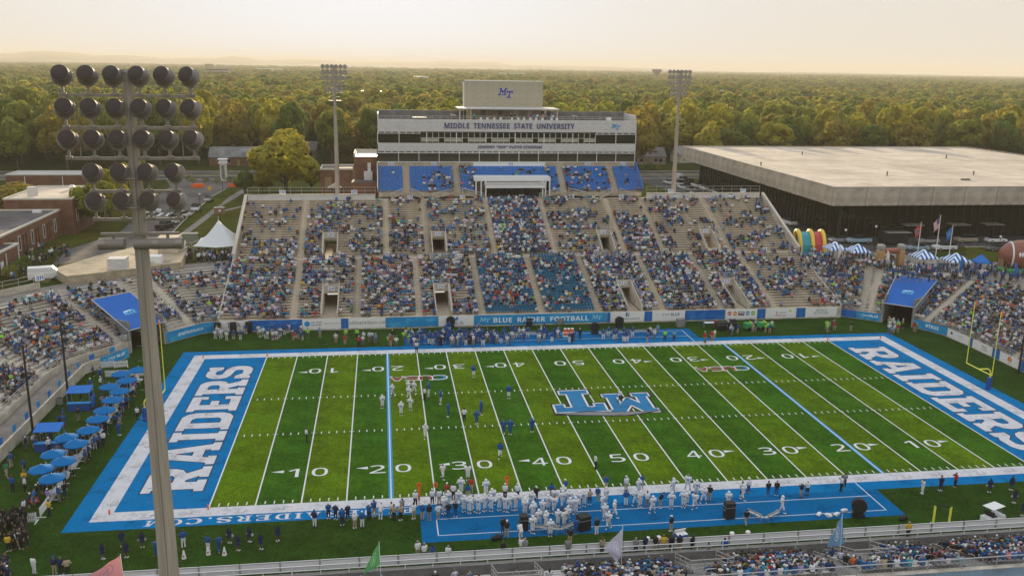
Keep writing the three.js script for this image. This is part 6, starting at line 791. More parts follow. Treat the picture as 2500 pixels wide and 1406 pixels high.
// ---------- people built one by one ----------
function surfaceNet(f, lo, hi, cell) {
  const n = [0, 1, 2].map((k) => Math.ceil((hi[k] - lo[k]) / cell) + 1), S = new Float32Array(n[0] * n[1] * n[2]), id = (i, j, k) => i + n[0] * (j + n[1] * k);
  for (let k = 0; k < n[2]; k++) for (let j = 0; j < n[1]; j++) for (let i = 0; i < n[0]; i++) S[id(i, j, k)] = f(lo[0] + i * cell, lo[1] + j * cell, lo[2] + k * cell);
  const vert = new Int32Array(S.length).fill(-1), P = [], N = [], I = [], C = [[0, 0, 0], [1, 0, 0], [0, 1, 0], [1, 1, 0], [0, 0, 1], [1, 0, 1], [0, 1, 1], [1, 1, 1]], E = []; for (let a = 0; a < 8; a++) for (let b = a + 1; b < 8; b++) if ([1, 2, 4].includes(a ^ b)) E.push([a, b]);
  for (let k = 0; k < n[2] - 1; k++) for (let j = 0; j < n[1] - 1; j++) for (let i = 0; i < n[0] - 1; i++) {
    const v = C.map(([a, b, c]) => S[id(i + a, j + b, k + c)]); let m = 0, x = 0, y = 0, z = 0; for (const [a, b] of E) if ((v[a] < 0) !== (v[b] < 0)) { const t = v[a] / (v[a] - v[b]); x += C[a][0] + (C[b][0] - C[a][0]) * t; y += C[a][1] + (C[b][1] - C[a][1]) * t; z += C[a][2] + (C[b][2] - C[a][2]) * t; m++; }
    if (!m) continue; const X = lo[0] + (i + x / m) * cell, Y = lo[1] + (j + y / m) * cell, Z = lo[2] + (k + z / m) * cell, e = .01, g = V(f(X + e, Y, Z) - f(X - e, Y, Z), f(X, Y + e, Z) - f(X, Y - e, Z), f(X, Y, Z + e) - f(X, Y, Z - e)).normalize(); vert[id(i, j, k)] = P.length / 3; P.push(X, Y, Z); N.push(g.x, g.y, g.z);
  }
  const q = (a, b, c, d, fl) => { if (a < 0 || b < 0 || c < 0 || d < 0) return; fl ? I.push(a, c, b, a, d, c) : I.push(a, b, c, a, c, d); };
  for (let k = 1; k < n[2] - 1; k++) for (let j = 1; j < n[1] - 1; j++) for (let i = 1; i < n[0] - 1; i++) { const s = S[id(i, j, k)] < 0; if (s !== S[id(i + 1, j, k)] < 0) q(vert[id(i, j - 1, k - 1)], vert[id(i, j, k - 1)], vert[id(i, j, k)], vert[id(i, j - 1, k)], !s); if (s !== S[id(i, j + 1, k)] < 0) q(vert[id(i - 1, j, k - 1)], vert[id(i - 1, j, k)], vert[id(i, j, k)], vert[id(i, j, k - 1)], !s); if (s !== S[id(i, j, k + 1)] < 0) q(vert[id(i - 1, j - 1, k)], vert[id(i, j - 1, k)], vert[id(i, j, k)], vert[id(i - 1, j, k)], !s); }
  const g = new THREE.BufferGeometry(); g.setAttribute('position', new THREE.Float32BufferAttribute(P, 3)); g.setAttribute('normal', new THREE.Float32BufferAttribute(N, 3)); g.setIndex(I); return g;
}
function blend(parts, grow = 0) {   // parts: [ax,ay,az, bx,by,bz, ra, rb]
  return (x, y, z) => { let d = 9; for (const [ax, ay, az, bx, by, bz, ra, rb] of parts) { const px = x - ax, py = y - ay, pz = z - az, ux = bx - ax, uy = by - ay, uz = bz - az, t = Math.max(0, Math.min(1, (px * ux + py * uy + pz * uz) / (ux * ux + uy * uy + uz * uz + 1e-9))), q = Math.hypot(px - ux * t, py - uy * t, pz - uz * t) - ra - (rb - ra) * t - grow, h = Math.max(0, Math.min(1, .5 + .5 * (d - q) / .035)); d = d + (q - d) * h - .035 * h * (1 - h); } return d; };
}
function figure(pose, bulk) {
  const J = { hy: .93, lean: 0, el: [.26, 1.14, -.02], wr: [.27, .88, .07], er: null, kn: [[-.11, .5, .03], [.11, .5, .03]], an: [[-.12, .09, -.02], [.12, .09, -.02]], ...pose }, o = [0, J.hy - .93, 0], sh = bulk ? .225 : .185, B = bulk ? 1.13 : 1, up = (x, y, z) => [x, y + o[1], z + J.lean * Math.max(0, y - .93)];
  const el = [J.el, J.er || J.el].map((p, i) => up((i ? 1 : -1) * p[0] * (bulk ? 1.12 : 1), p[1], p[2])), wr = [J.wr, J.wl || J.wr].map((p, i) => up((i ? 1 : -1) * p[0] * (bulk ? 1.08 : 1), p[1], p[2])), S = [-1, 1].map((s) => up(s * sh, 1.415, -.01)), H = [-1, 1].map((s) => [s * .095, J.hy, 0]), hd = up(0, 1.64, .03), ck = up(0, 1.47, -.01);
  const torso = [], arms = [], fore = [], legs = [], shin = [], feet = [];
  for (const s of [-1, 1]) torso.push([...up(s * .065, .99, 0), ...up(s * .085, 1.33, -.01), .125 * B, .132 * B]); torso.push([...S[0], ...S[1], bulk ? .115 : .08, bulk ? .115 : .08]);
  for (const i of [0, 1]) { arms.push([...S[i], ...el[i], .062 * B, .048 * B]); fore.push([...el[i], ...wr[i], .046 * B, .034 * B], [...wr[i], wr[i][0], wr[i][1] - .09, wr[i][2] + .03, .042, .03]); legs.push([...H[i], ...J.kn[i], .095 * B, .066 * B]); shin.push([...J.kn[i], ...J.an[i], .062 * B, .042 * B]); feet.push([J.an[i][0], J.an[i][1] - .035, J.an[i][2] - .03, J.an[i][0] * 1.1, J.an[i][1] - .045, J.an[i][2] + .17, .05, .042]); }
  const head = [[...ck, hd[0], hd[1] - .05, hd[2] - .01, .055, .06], [hd[0], hd[1] - .06, hd[2] + .02, hd[0], hd[1] + .04, hd[2] - .01, .078, .092], [hd[0], hd[1] - .02, hd[2] + .1, hd[0], hd[1] - .045, hd[2] + .115, .016, .02]];
  const hips = [[-.07, J.hy, 0, .07, J.hy, 0, .12 * B, .12 * B]];
  const all = [...torso, ...arms, ...fore, ...legs, ...shin, ...feet, ...hips, ...head]; let lo = [9, 9, 9], hi = [-9, -9, -9]; for (const p of all) for (const k of [0, 3]) for (let a = 0; a < 3; a++) { lo[a] = Math.min(lo[a], p[k + a] - .2); hi[a] = Math.max(hi[a], p[k + a] + .2); } const N = (parts, g, c) => surfaceNet(blend(parts, g), lo, hi, c);
  const midArm = arms.map((a, i) => [a[0], a[1], a[2], a[0] + (a[3] - a[0]) * .85, a[1] + (a[4] - a[1]) * .85, a[2] + (a[5] - a[2]) * .85, a[6], a[7]]), top = [...torso, ...midArm];
  const kneeCut = shin.map((p) => [p[0], p[1], p[2], p[0] + (p[3] - p[0]) * .35, p[1] + (p[4] - p[1]) * .35, p[2] + (p[5] - p[2]) * .35, p[6], p[7] + .012]);
  return { hd, lean: J.lean, back: up(0, 1.24, -.145 * B), body: N(all, -.004, .044), shirt: N(top, .016, .044), long: N([...legs, ...shin, ...hips], .014, .046), short: N([...legs.map((p) => [p[0], p[1], p[2], p[0] + (p[3] - p[0]) * .9, p[1] + (p[4] - p[1]) * .9, p[2] + (p[5] - p[2]) * .9, p[6], p[7] + .01]), ...hips], .018, .046), knee: N([...legs, ...kneeCut, ...hips], .014, .046), shoes: N(feet, .012, .03) };
}
const pose = {
  stand: {}, hips: { el: [.36, 1.16, -.06], wr: [.16, 1.03, .10] }, fold: { el: [.27, 1.14, .02], wr: [.06, 1.16, .19], wl: [.04, 1.12, .20] }, walk: { kn: [[-.1, .53, .2], [.1, .5, -.02]], an: [[-.1, .10, .26], [.1, .17, -.36]], el: [.25, 1.16, -.1], wr: [.24, .93, -.16], er: [.25, 1.15, .1], wl: [.22, .97, .24] }, raise: { el: [.27, 1.28, .2], wr: [.1, 1.52, .26] }, wide: { kn: [[-.2, .5, .08], [.2, .5, .06]], an: [[-.27, .09, -.02], [.27, .09, -.02]], el: [.30, 1.13, 0], wr: [.32, .9, .12] }, bend: { lean: .55, el: [.24, 1.12, .1], wr: [.16, .9, .22], kn: [[-.14, .5, .12], [.14, .5, .1]] },
  sit: { hy: .47, el: [.25, 1.16, .02], wr: [.13, 1.03, .30], kn: [[-.13, .50, .42], [.13, .50, .42]], an: [[-.13, .09, .38], [.13, .09, .38]] }, sit2: { hy: .47, lean: .22, el: [.25, 1.15, .08], wr: [.08, 1.08, .36], kn: [[-.16, .50, .42], [.16, .50, .42]], an: [[-.14, .09, .34], [.14, .09, .34]] }, clap: { hy: .47, el: [.25, 1.18, .1], wr: [.05, 1.34, .30], kn: [[-.12, .50, .42], [.12, .50, .42]], an: [[-.1, .09, .36], [.12, .09, .4]] },
};
const FIG = {}; const fig = (p, bulk) => FIG[p + bulk] ??= figure(pose[p], bulk);
const headG = {
  hair: ell(0, .035, -.018, .105, .112, .118, 12), long: merge([ell(0, .035, -.02, .112, .115, .122, 12), cap([0, 0, -.075], [0, -.26, -.085], .085, 8)]), cap: merge([ell(0, .05, -.012, .106, .09, .115, 12), new THREE.CylinderGeometry(.085, .085, .018, 12).scale(1, 1, 1.25).translate(0, .045, .095)]), straw: merge([ell(0, .06, -.01, .105, .10, .112, 12), new THREE.CylinderGeometry(.21, .21, .02, 16).translate(0, .04, 0)]),
  helmet: merge([ell(0, .015, -.008, .138, .148, .155, 12)]), mask: merge([new THREE.TorusGeometry(.095, .012, 5, 10, Math.PI).rotateX(Math.PI / 2).translate(0, -.06, .085), new THREE.TorusGeometry(.095, .012, 5, 10, Math.PI).rotateX(Math.PI / 2).translate(0, -.10, .075)]),
};
const skirtG = new THREE.CylinderGeometry(.15, .27, .30, 14, 1, true), pomG = (() => { const r = rng(4), g = []; for (let i = 0; i < 26; i++) { const a = r() * 6.28, b = r() * 3.14, d = V(Math.sin(b) * Math.cos(a), Math.cos(b), Math.sin(b) * Math.sin(a)); g.push(bar(V(0, 0, 0), d.multiplyScalar(.17), .03, 4, .01)); } return merge(g); })();
const clothM = (n) => mat('cloth ' + n, SHIRT[n] || { khaki: [.40, .32, .22], denim: [.035, .06, .13], wpant: [.72, .72, .72] }[n] || [.5, .5, .5], { roughness: .9 }), skinM = SKIN.map((c, i) => mat('skin ' + i, c, { roughness: .6 })), hairM = HAIR.map((c, i) => mat('hair ' + i, c, { roughness: .7 })), shoeM = [M.whiteP, M.black, mat('grey shoe', [.3, .3, .3])], helm = { w: mat('white helmet', [.78, .78, .78], { roughness: .2, clearcoat: .8 }), b: mat('blue helmet', [.02, .10, .40], { roughness: .2, clearcoat: .8 }) };
function person(x, y, z, turn, { p = 'stand', shirt, pants = 'khaki', cut = 'long', head = 'hair', headM, bulk = false, skin, number, num = 'royal', shoe, h = 1, skirt, poms }, label, group) {
  const f = fig(p, bulk), g = thing('person', label, 'person', [x, y, z], turn, group); g.scale.setScalar(h);
  mesh('body', f.body, skinM[skin ?? Math.floor(R() * SKIN.length)], g); mesh('shirt', f.shirt, clothM(shirt), g); if (skirt) mesh('skirt', skirtG, clothM(skirt), g, [0, .86, 0]); else mesh('trousers', f[cut], clothM(pants), g); mesh('shoes', f.shoes, shoe ?? shoeM[Math.floor(R() * 3)], g);
  const kind = head === 'helmet' ? 'helmet' : head === 'cap' || head === 'straw' ? 'hat' : 'hair', hm = mesh(kind, headG[head], headM ?? (kind === 'hair' ? pick(hairM) : kind === 'helmet' ? helm.w : M.whiteP), g, f.hd); if (head === 'helmet') mesh('face_mask', headG.mask, M.steel, hm);
  if (number) { const t = textShape(F_sans, number, number.length > 1 ? .25 : .13, .22).clone(); t.rotateY(Math.PI); t.translate(f.back[0], f.back[1], f.back[2] - .045); mesh('jersey_number', t, M[num] || clothM(num), g); }
  if (poms) for (const s of [-1, 1]) mesh('pom_pom', pomG, M.whiteP, g, [s * .26, .82, .12]);
  return g;
}
const NUMS = ['87', '34', '10', '85', '5', '30', '12', '80', '60', '90', '52', '14', '6', '38', '74', '18', '97', '22', '44', '63'], FACE = Math.PI;
const sh2 = { w: 'white', b: 'royal', n: 'navy', k: 'black', r: 'red', g: 'grey', t: 'tan', y: 'yellow', e: 'green', l: 'pale' }, pt2 = { t: 'khaki', k: 'black', w: 'wpant', b: 'royal', n: 'navy', g: 'grey', d: 'denim' }, wordS = { royal: 'royal blue', navy: 'navy', pale: 'pale blue', bright: 'bright blue', tan: 'tan', lime: 'lime green' }, sw = (s) => wordS[s] || s, wordP = { khaki: 'khaki', wpant: 'white', denim: 'denim', royal: 'blue' };
let nPeople = 0;
function put(list, ox, oy, sc, where) {
  for (const e of list) {
    const [a, b, code, o = {}] = e, P = G(ox + a / sc, oy + b / sc, .012), c = code; nPeople++;
    if (c === 'W' || c === 'B') { const bare = R() < .12, ps = o.p || pick(['stand', 'hips', 'stand', 'wide', 'walk']); person(P.x, .012, P.z, o.f ?? FACE + rr(-.7, .7), { p: ps, bulk: true, shirt: c === 'W' ? 'white' : 'royal', pants: c === 'W' ? 'wpant' : R() < .5 ? 'royal' : 'wpant', cut: 'knee', head: bare ? 'hair' : 'helmet', headM: bare ? undefined : c === 'W' ? helm.w : helm.b, skin: 3 + Math.floor(R() * 3), number: pick(NUMS), num: c === 'W' ? 'royal' : 'whiteP', shoe: M.whiteP, h: rr(1.03, 1.12) }, `football player in ${c === 'W' ? 'white' : 'blue'} uniform, ${bare ? 'bareheaded' : 'helmeted'}, ${ps === 'walk' ? 'striding' : ps === 'hips' ? 'hands on hips' : 'standing'} ${where}`, `${c === 'W' ? 'white' : 'blue'} team players ${where}`); continue; }
    if (c === 'Z') { person(P.x, .012, P.z, o.f ?? rr(-3, 3), { p: o.p || pick(['stand', 'hips', 'fold']), shirt: 'white', pants: 'black', head: 'cap', headM: M.black, shoe: M.black, h: 1.04, number: undefined }, `official in a white shirt and black trousers ${where}`, `officials ${where}`); continue; }
    if (c === 'H') { person(P.x, .012, P.z, o.f ?? FACE + rr(-.6, .6), { p: 'stand', shirt: 'navy', skirt: 'navy', head: 'long', headM: hairM[0], skin: 3 + Math.floor(R() * 3), shoe: M.whiteP, poms: R() < .6, h: .95 }, `cheerleader in navy with long dark hair ${where}`, `cheerleaders ${where}`); continue; }
    const shirt = sh2[c[0]], pants = pt2[c[1]] || 'khaki', hd = c[2], ps = o.p || pick(['stand', 'hips', 'fold', 'stand']), cut = c[3] === 's' ? 'short' : 'long';
    person(P.x, .012, P.z, o.f ?? FACE + rr(-.5, .5), { p: ps, shirt, pants, cut, head: hd === 'c' || hd === 'C' ? 'cap' : hd === 'l' ? 'long' : 'hair', headM: hd === 'c' ? M.whiteP : hd === 'C' ? M.royalD : undefined, h: rr(.97, 1.06) }, `person in a ${sw(shirt)} shirt and ${wordP[pants] || pants} ${cut === 'short' ? 'shorts' : 'trousers'}${hd === 'c' ? ', white cap,' : hd === 'C' ? ', blue cap,' : ''} ${where}`, `staff ${where}`);
  }
}
const onField = 'on the open field', nearSide = 'on the near sideline';
put([[175, 452, 'W'], [255, 358, 'W'], [325, 510, 'W'], [384, 332, 'W', { p: 'stand' }], [388, 386, 'W', { p: 'wide' }], [400, 468, 'W'], [430, 335, 'W'], [520, 690, 'W', { p: 'walk', f: 0 }], [660, 1018, 'W', { p: 'walk', f: .6 }], [862, 1028, 'W', { p: 'stand', f: 0 }], [908, 200, 'B', { f: 0 }], [1190, 372, 'B', { f: 0 }], [548, 350, 'B', { f: -1.6 }], [645, 418, 'B', { f: -1.6 }], [705, 520, 'B', { f: -1.5 }], [970, 500, 'B', { f: -1.2 }], [932, 575, 'B', { p: 'hips', f: .3 }], [1148, 655, 'B', { f: -.4 }], [1202, 660, 'B', { f: -.2 }], [1378, 640, 'B', { p: 'raise', f: 0 }], [1122, 850, 'B', { p: 'walk', f: -.3 }], [515, 382, 'Z'], [833, 555, 'Z', { f: 3 }], [1888, 938, 'Z', { f: 1.6 }], [2085, 400, 'Z', { p: 'walk' }], [-434, 720, 'Z', { f: 1.5 }], [450, 2, 'Z', { f: 0 }]], 880, 860, 3.2895, onField);
put([[272, 672, 'nwh'], [410, 590, 'bkc'], [480, 600, 'nkc'], [545, 655, 'bnh'], [600, 605, 'nkc'], [670, 685, 'wtc'], [742, 678, 'bwc'], [810, 610, 'bkc', { p: 'raise' }], [860, 570, 'bth', { p: 'raise' }], [920, 595, 'wwc', { p: 'bend' }], [1030, 580, 'wth'], [1055, 608, 'tkh'], [1122, 608, 'tkh'], [1138, 545, 'ggh', { p: 'raise' }], [1250, 595, 'wtd', { p: 'raise' }], [1265, 470, 'wkc'], [1335, 605, 'btc'], [1403, 610, 'kgh'], [1432, 450, 'wkc'], [1490, 600, 'wths'], [1500, 450, 'wth'], [1550, 545, 'W'], [1590, 585, 'kbh'], [1660, 575, 'kbh'], [1575, 385, 'rtc'], [1715, 350, 'W', { p: 'hips' }], [1640, 400, 'wkh'], [1690, 470, 'W'], [1745, 525, 'W'], [1795, 540, 'W'], [1835, 520, 'W'], [1885, 538, 'W', { p: 'hips' }], [1950, 520, 'W'], [2010, 520, 'W'], [1960, 370, 'W', { p: 'hips' }], [1815, 335, 'rth'], [2095, 510, 'W'], [2148, 525, 'W'], [2200, 520, 'W'], [2255, 510, 'W'], [2330, 510, 'W'], [2415, 480, 'W'], [2455, 420, 'kkc', { p: 'hips' }], [2270, 400, 'wkc'], [2148, 400, 'wkc'], [1780, 392, 'bth'], [2345, 560, 'W'], [2425, 590, 'W'], [2420, 735, 'W'], [2125, 745, 'kbh'], [2165, 770, 'ktc'], [1590, 480, 'W'], [2020, 460, 'W']], 700, 1120, 4.032, nearSide);
put([[120, 520, 'W'], [195, 570, 'W'], [190, 700, 'W'], [250, 640, 'W'], [285, 540, 'W'], [340, 490, 'W'], [400, 440, 'W'], [370, 372, 'bth'], [395, 512, 'W'], [480, 400, 'W'], [500, 332, 'btc'], [475, 462, 'W'], [535, 450, 'W'], [545, 520, 'W'], [625, 460, 'W'], [675, 450, 'W'], [595, 522, 'W'], [490, 640, 'W'], [522, 602, 'W'], [460, 582, 'bth'], [432, 632, 'W'], [360, 732, 'W'], [318, 660, 'W'], [730, 432, 'tdh'], [805, 405, 'bth'], [885, 296, 'bth', { p: 'raise' }], [850, 490, 'W'], [882, 420, 'W'], [870, 582, 'W'], [905, 662, 'W', { p: 'walk' }], [960, 552, 'W', { p: 'walk', f: 1.2 }], [1070, 442, 'bwC', { p: 'hips' }], [1072, 305, 'wtc'], [1160, 442, 'W'], [1205, 460, 'W', { p: 'hips' }], [1190, 335, 'W'], [1217, 292, 'bth'], [1268, 456, 'wgh'], [1320, 510, 'W', { p: 'wide' }], [1385, 462, 'kth', { p: 'bend', f: 1.6 }], [1495, 470, 'W', { p: 'hips' }], [1515, 330, 'W'], [1610, 462, 'W'], [1642, 442, 'W'], [1650, 302, 'W'], [1715, 476, 'W'], [1730, 352, 'W'], [1800, 420, 'W'], [1855, 392, 'kth', { p: 'hips' }], [1495, 682, 'ktc'], [795, 712, 'kwh'], [600, 712, 'bbh'], [545, 802, 'kth'], [85, 766, 'wwh', { p: 'bend' }], [2030, 462, 'W'], [2170, 392, 'W'], [2222, 322, 'wbc'], [2160, 352, 'wkl'], [2405, 352, 'kbh'], [2485, 346, 'kbh'], [2200, 626, 'kth', { p: 'walk' }]], 1250, 1120, 3.846, nearSide);
put([[410, 520, 'ktcs', { p: 'raise' }], [465, 500, 'wkcs'], [225, 660, 'W', { f: 1 }], [785, 456, 'wkh', { p: 'raise', f: -1.6 }], [812, 430, 'gkh'], [1550, 482, 'wwh', { p: 'raise', f: -1.6 }], [1720, 456, 'nnh'], [1857, 422, 'rkh', { p: 'raise', f: -1.6 }], [1410, 905, 'ykh', { f: 0 }]], 1850, 1080, 3.846, 'by the camera crews');
put([[2180, 472, 'H'], [2385, 450, 'H'], [2415, 572, 'H'], [2492, 692, 'H']], 1850, 1080, 3.846, 'on the grass past the team area');
put([[535, 770, 'H'], [705, 660, 'H'], [740, 756, 'H'], [880, 668, 'H'], [1640, 630, 'H'], [1715, 696, 'H'], [1815, 620, 'H'], [1915, 686, 'H'], [2065, 612, 'H']], 100, 1150, 3.571, 'on the grass below the lettering');
put([[1002, 742, 'bbd'], [1240, 662, 'bwd'], [1455, 702, 'bwd'], [1550, 706, 'bbd', { p: 'walk' }], [115, 902, 'ntC'], [175, 906, 'nkd'], [230, 912, 'tkd'], [-145, 135 * 1, 'yky', { f: .3 }]], 100, 1150, 3.571, 'near the cheerleaders');
put([[33, 866, 'eth', { p: 'walk', f: 1 }], [68, 946, 'bkh'], [268, 1076, 'ykh'], [45, 1272, 'ykh'], [97, 1252, 'wthsx', { p: 'walk', f: 1 }], [752, 548, 'wkhs'], [650, 636, 'bbh'], [565, 690, 'wkh'], [185, 1395, 'wwh']], 0, 780, 2.2458, 'beside the picket fence');
console.log('people on the ground', nPeople);
// spectators in the near stand: the ones that show largest are built singly
{
  const seen = nearSeats.map((s) => ({ ...s, q: project(V(s.x, s.y + .9, s.z)) })).filter((s) => s.q[0] > -20 && s.q[0] < 2520 && s.q[1] < 1425 && R() < s.d).sort((a, b) => a.q[2] - b.q[2]), own = seen.slice(0, 118), rest = seen.slice(118);
  for (const s of own) { const shirt = drawShirt(), hd = R() < .24 ? 'cap' : R() < .30 ? 'long' : R() < .05 ? 'straw' : 'hair', dark = hd === 'hair' || hd === 'long' ? Math.floor(R() * HAIR.length) : 0, capW = R() < .55; person(s.x + rr(-.06, .06), s.y - .02, s.z, s.f + rr(-.3, .3), { p: pick(['sit', 'sit2', 'sit', 'clap']), shirt, pants: pick(['denim', 'khaki', 'black', 'grey']), cut: R() < .5 ? 'short' : 'long', head: hd, headM: hd === 'cap' ? (capW ? M.whiteP : M.royalD) : hd === 'straw' ? M.cream : hairM[dark], h: rr(.95, 1.08) }, `spectator in a ${sw(shirt)} shirt with ${hd === 'cap' ? (capW ? 'a white cap' : 'a blue cap') : hd === 'straw' ? 'a straw hat' : (['black', 'black', 'brown', 'fair', 'grey', 'auburn'][dark] + (hd === 'long' ? ' long hair' : ' hair'))} seated in the near bleachers`, 'spectators seated in the near bleachers'); }
  if (rest.length) mass('seated_crowd', 'further rows of spectators seated in the near bleachers', 'crowd', SIT, rest.map((s) => ({ x: s.x, y: s.y - .02, z: s.z, f: s.f, h: rr(.9, 1.05), w: rr(1, 1.2) }))); console.log('near stand', own.length, rest.length);
  // people leaning on the fence and standing on the apron
  const nearFence = 'at the low white fence'; put([[1290, 960, 'wth'], [1355, 985, 'wkh'], [1435, 990, 'bbl'], [1590, 1000, 'wwh'], [2130, 960, 'kkh'], [2310, 925, 'wth'], [2345, 930, 'ggh']].map(([a, b, c]) => [a, b + 20, c, { p: pick(['stand', 'fold']) }]), 700, 1120, 4.032, nearFence);
  put([[525, 905, 'ggh'], [845, 890, 'tkl'], [1160, 890, 'gnl'], [1250, 875, 'nkl'], [1345, 870, 'kel'], [1420, 870, 'yth'], [1495, 870, 'kkh'], [1570, 870, 'kth'], [1690, 865, 'kkl'], [1840, 930, 'gth'], [1990, 905, 'bwh']].map(([a, b, c]) => [a, b + 10, c, { p: pick(['stand', 'fold']) }]), 1250, 1120, 3.846, nearFence);
}
// crowds away from the benches, one mass each
{
  const P = (u0, u1, v0, v1, n, f, y, o = {}) => [...Array(n)].map(() => { const p = G(rr(u0, u1), rr(v0, v1), y); return { x: p.x, y: y + .01, z: p.z, f: typeof f === 'number' ? f : R() * 6.28, spin: rr(-.7, .7), lean: rr(-.05, .1), h: rr(.95, 1.08), w: rr(1, 1.2), ...(typeof o === 'function' ? o() : o) }; });
  const blueP = () => R() < .62 ? { shirt: SHIRT.royal, legs: R() < .55 ? [.70, .70, .70] : SHIRT.royal, hair: R() < .75 ? [.03, .10, .36] : HAIR[0], w: rr(1.15, 1.35), h: rr(1.02, 1.1) } : R() < .7 ? { shirt: SHIRT.white, legs: [.38, .31, .22], hair: pick(CAP) } : { shirt: SHIRT.black, legs: SHIRT.black };
  const staff = () => ({ shirt: SHIRT[pick(['white', 'white', 'royal', 'tan', 'black', 'pale', 'lime', 'red'])], legs: pick([[.38, .31, .22], [.38, .31, .22], [.02, .02, .02], [.16, .16, .17]]), hair: R() < .5 ? pick(CAP) : pick(HAIR) });
  const far = [...P(1000, 1250, 826, 848, 62, 0, 0, blueP), ...P(1060, 1420, 812, 838, 56, 0, 0, blueP), ...P(1470, 1545, 822, 836, 13, 0, 0, () => ({ shirt: SHIRT.royal, legs: [.7, .7, .7], hair: [.03, .10, .36], w: 1.25 })), ...P(1560, 1760, 815, 838, 12, 0, 0, staff), ...P(1740, 1900, 800, 822, 14, 0, 0, staff), ...P(700, 1000, 822, 848, 26, 0, 0, staff), ...P(2010, 2080, 795, 812, 6, 0, 0, staff), ...P(2170, 2240, 795, 822, 16, 0, 0, staff)];
  mass('standing_crowd', 'blue team players and staff crowding the far sideline below the banners', 'crowd', { shirt: STD.shirt, skin: STD.skin, legsLong: STD.legsLong, hair: STD.hair }, far);
  mass('cheer_squad', 'cheer squad in white skirts lined up below the far wall banners', 'crowd', STD, P(520, 745, 812, 832, 30, 0, 0, () => ({ shirt: R() < .6 ? SHIRT.white : SHIRT.royal, legs: [.72, .72, .72], hair: pick(HAIR), h: rr(.9, 1.02) })));
  const pic = []; for (const o of scene.children.filter((c) => /^patio_umbrella/.test(c.name))) for (let k = 0; k < 4; k++) { const a = R() * 6.28, d = rr(.75, 1.7); pic.push({ x: o.position.x + Math.cos(a) * d, y: .01, z: o.position.z + Math.sin(a) * d, f: R() * 6.28, h: rr(.95, 1.06), w: rr(1, 1.2), lean: 0, ...(R() < .5 ? { shirt: SHIRT.royal } : {}) }); } for (let z = -14; z < 24; z += .62) if (R() < .62) pic.push({ x: -63.2 + rr(-.3, .1), y: .01, z: z + rr(-.2, .2), f: Math.PI / 2, h: rr(.95, 1.06), w: rr(1, 1.2), lean: .1, ...(R() < .5 ? { shirt: SHIRT[pick(['royal', 'bright', 'white'])] } : {}) }); for (let k = 0; k < 24; k++) pic.push({ x: rr(-69.5, -65), y: .01, z: rr(-18, 14), f: R() * 6.28, h: rr(.95, 1.06), w: rr(1, 1.2), lean: 0, ...(R() < .5 ? { shirt: SHIRT.royal } : {}) });
  mass('standing_crowd', 'people gathered round the blue umbrellas behind the picket fence', 'crowd', STD, pic);
  mass('standing_crowd', 'band members in black gathered outside the end of the picket fence', 'crowd', { shirt: STD.shirt, skin: STD.skin, legsLong: STD.legsLong, hair: STD.hair }, [...P(-40, 62, 1272, 1345, 34, 0, 0, () => ({ shirt: SHIRT.black, legs: SHIRT.black, hair: HAIR[0] })), ...P(-30, 30, 1385, 1430, 16, 0, 0, () => ({ shirt: SHIRT.navy, legs: SHIRT.navy }))]);
  mass('standing_crowd', 'people strolling between the striped tents and inflatables', 'crowd', STD, [...P(1960, 2180, 632, 662, 78, null, YO + .06), ...P(2180, 2500, 655, 690, 110, null, YO + .06, () => R() < .4 ? { shirt: SHIRT.royal } : {}), ...P(1955, 1990, 615, 640, 16, null, YO + .06)]);
  mass('standing_crowd', 'people on the ramp and under the white marquee', 'crowd', STD, [...P(480, 575, 622, 645, 50, null, YO + .05), ...P(420, 470, 615, 640, 12, null, YO + .05), ...P(50, 170, 610, 650, 26, null, YO + .02), ...P(20, 60, 660, 690, 8, null, YO + .02)]);
  const rf = []; for (let k = 0; k < 14; k++) rf.push({ x: rr(-8, 11), y: 32.02, z: rr(-87.8, -88.8), f: 0, h: 1, w: 1.1, lean: 0 }); mass('standing_crowd', 'guests on the roof terrace of the press tower', 'crowd', STD, rf);
}

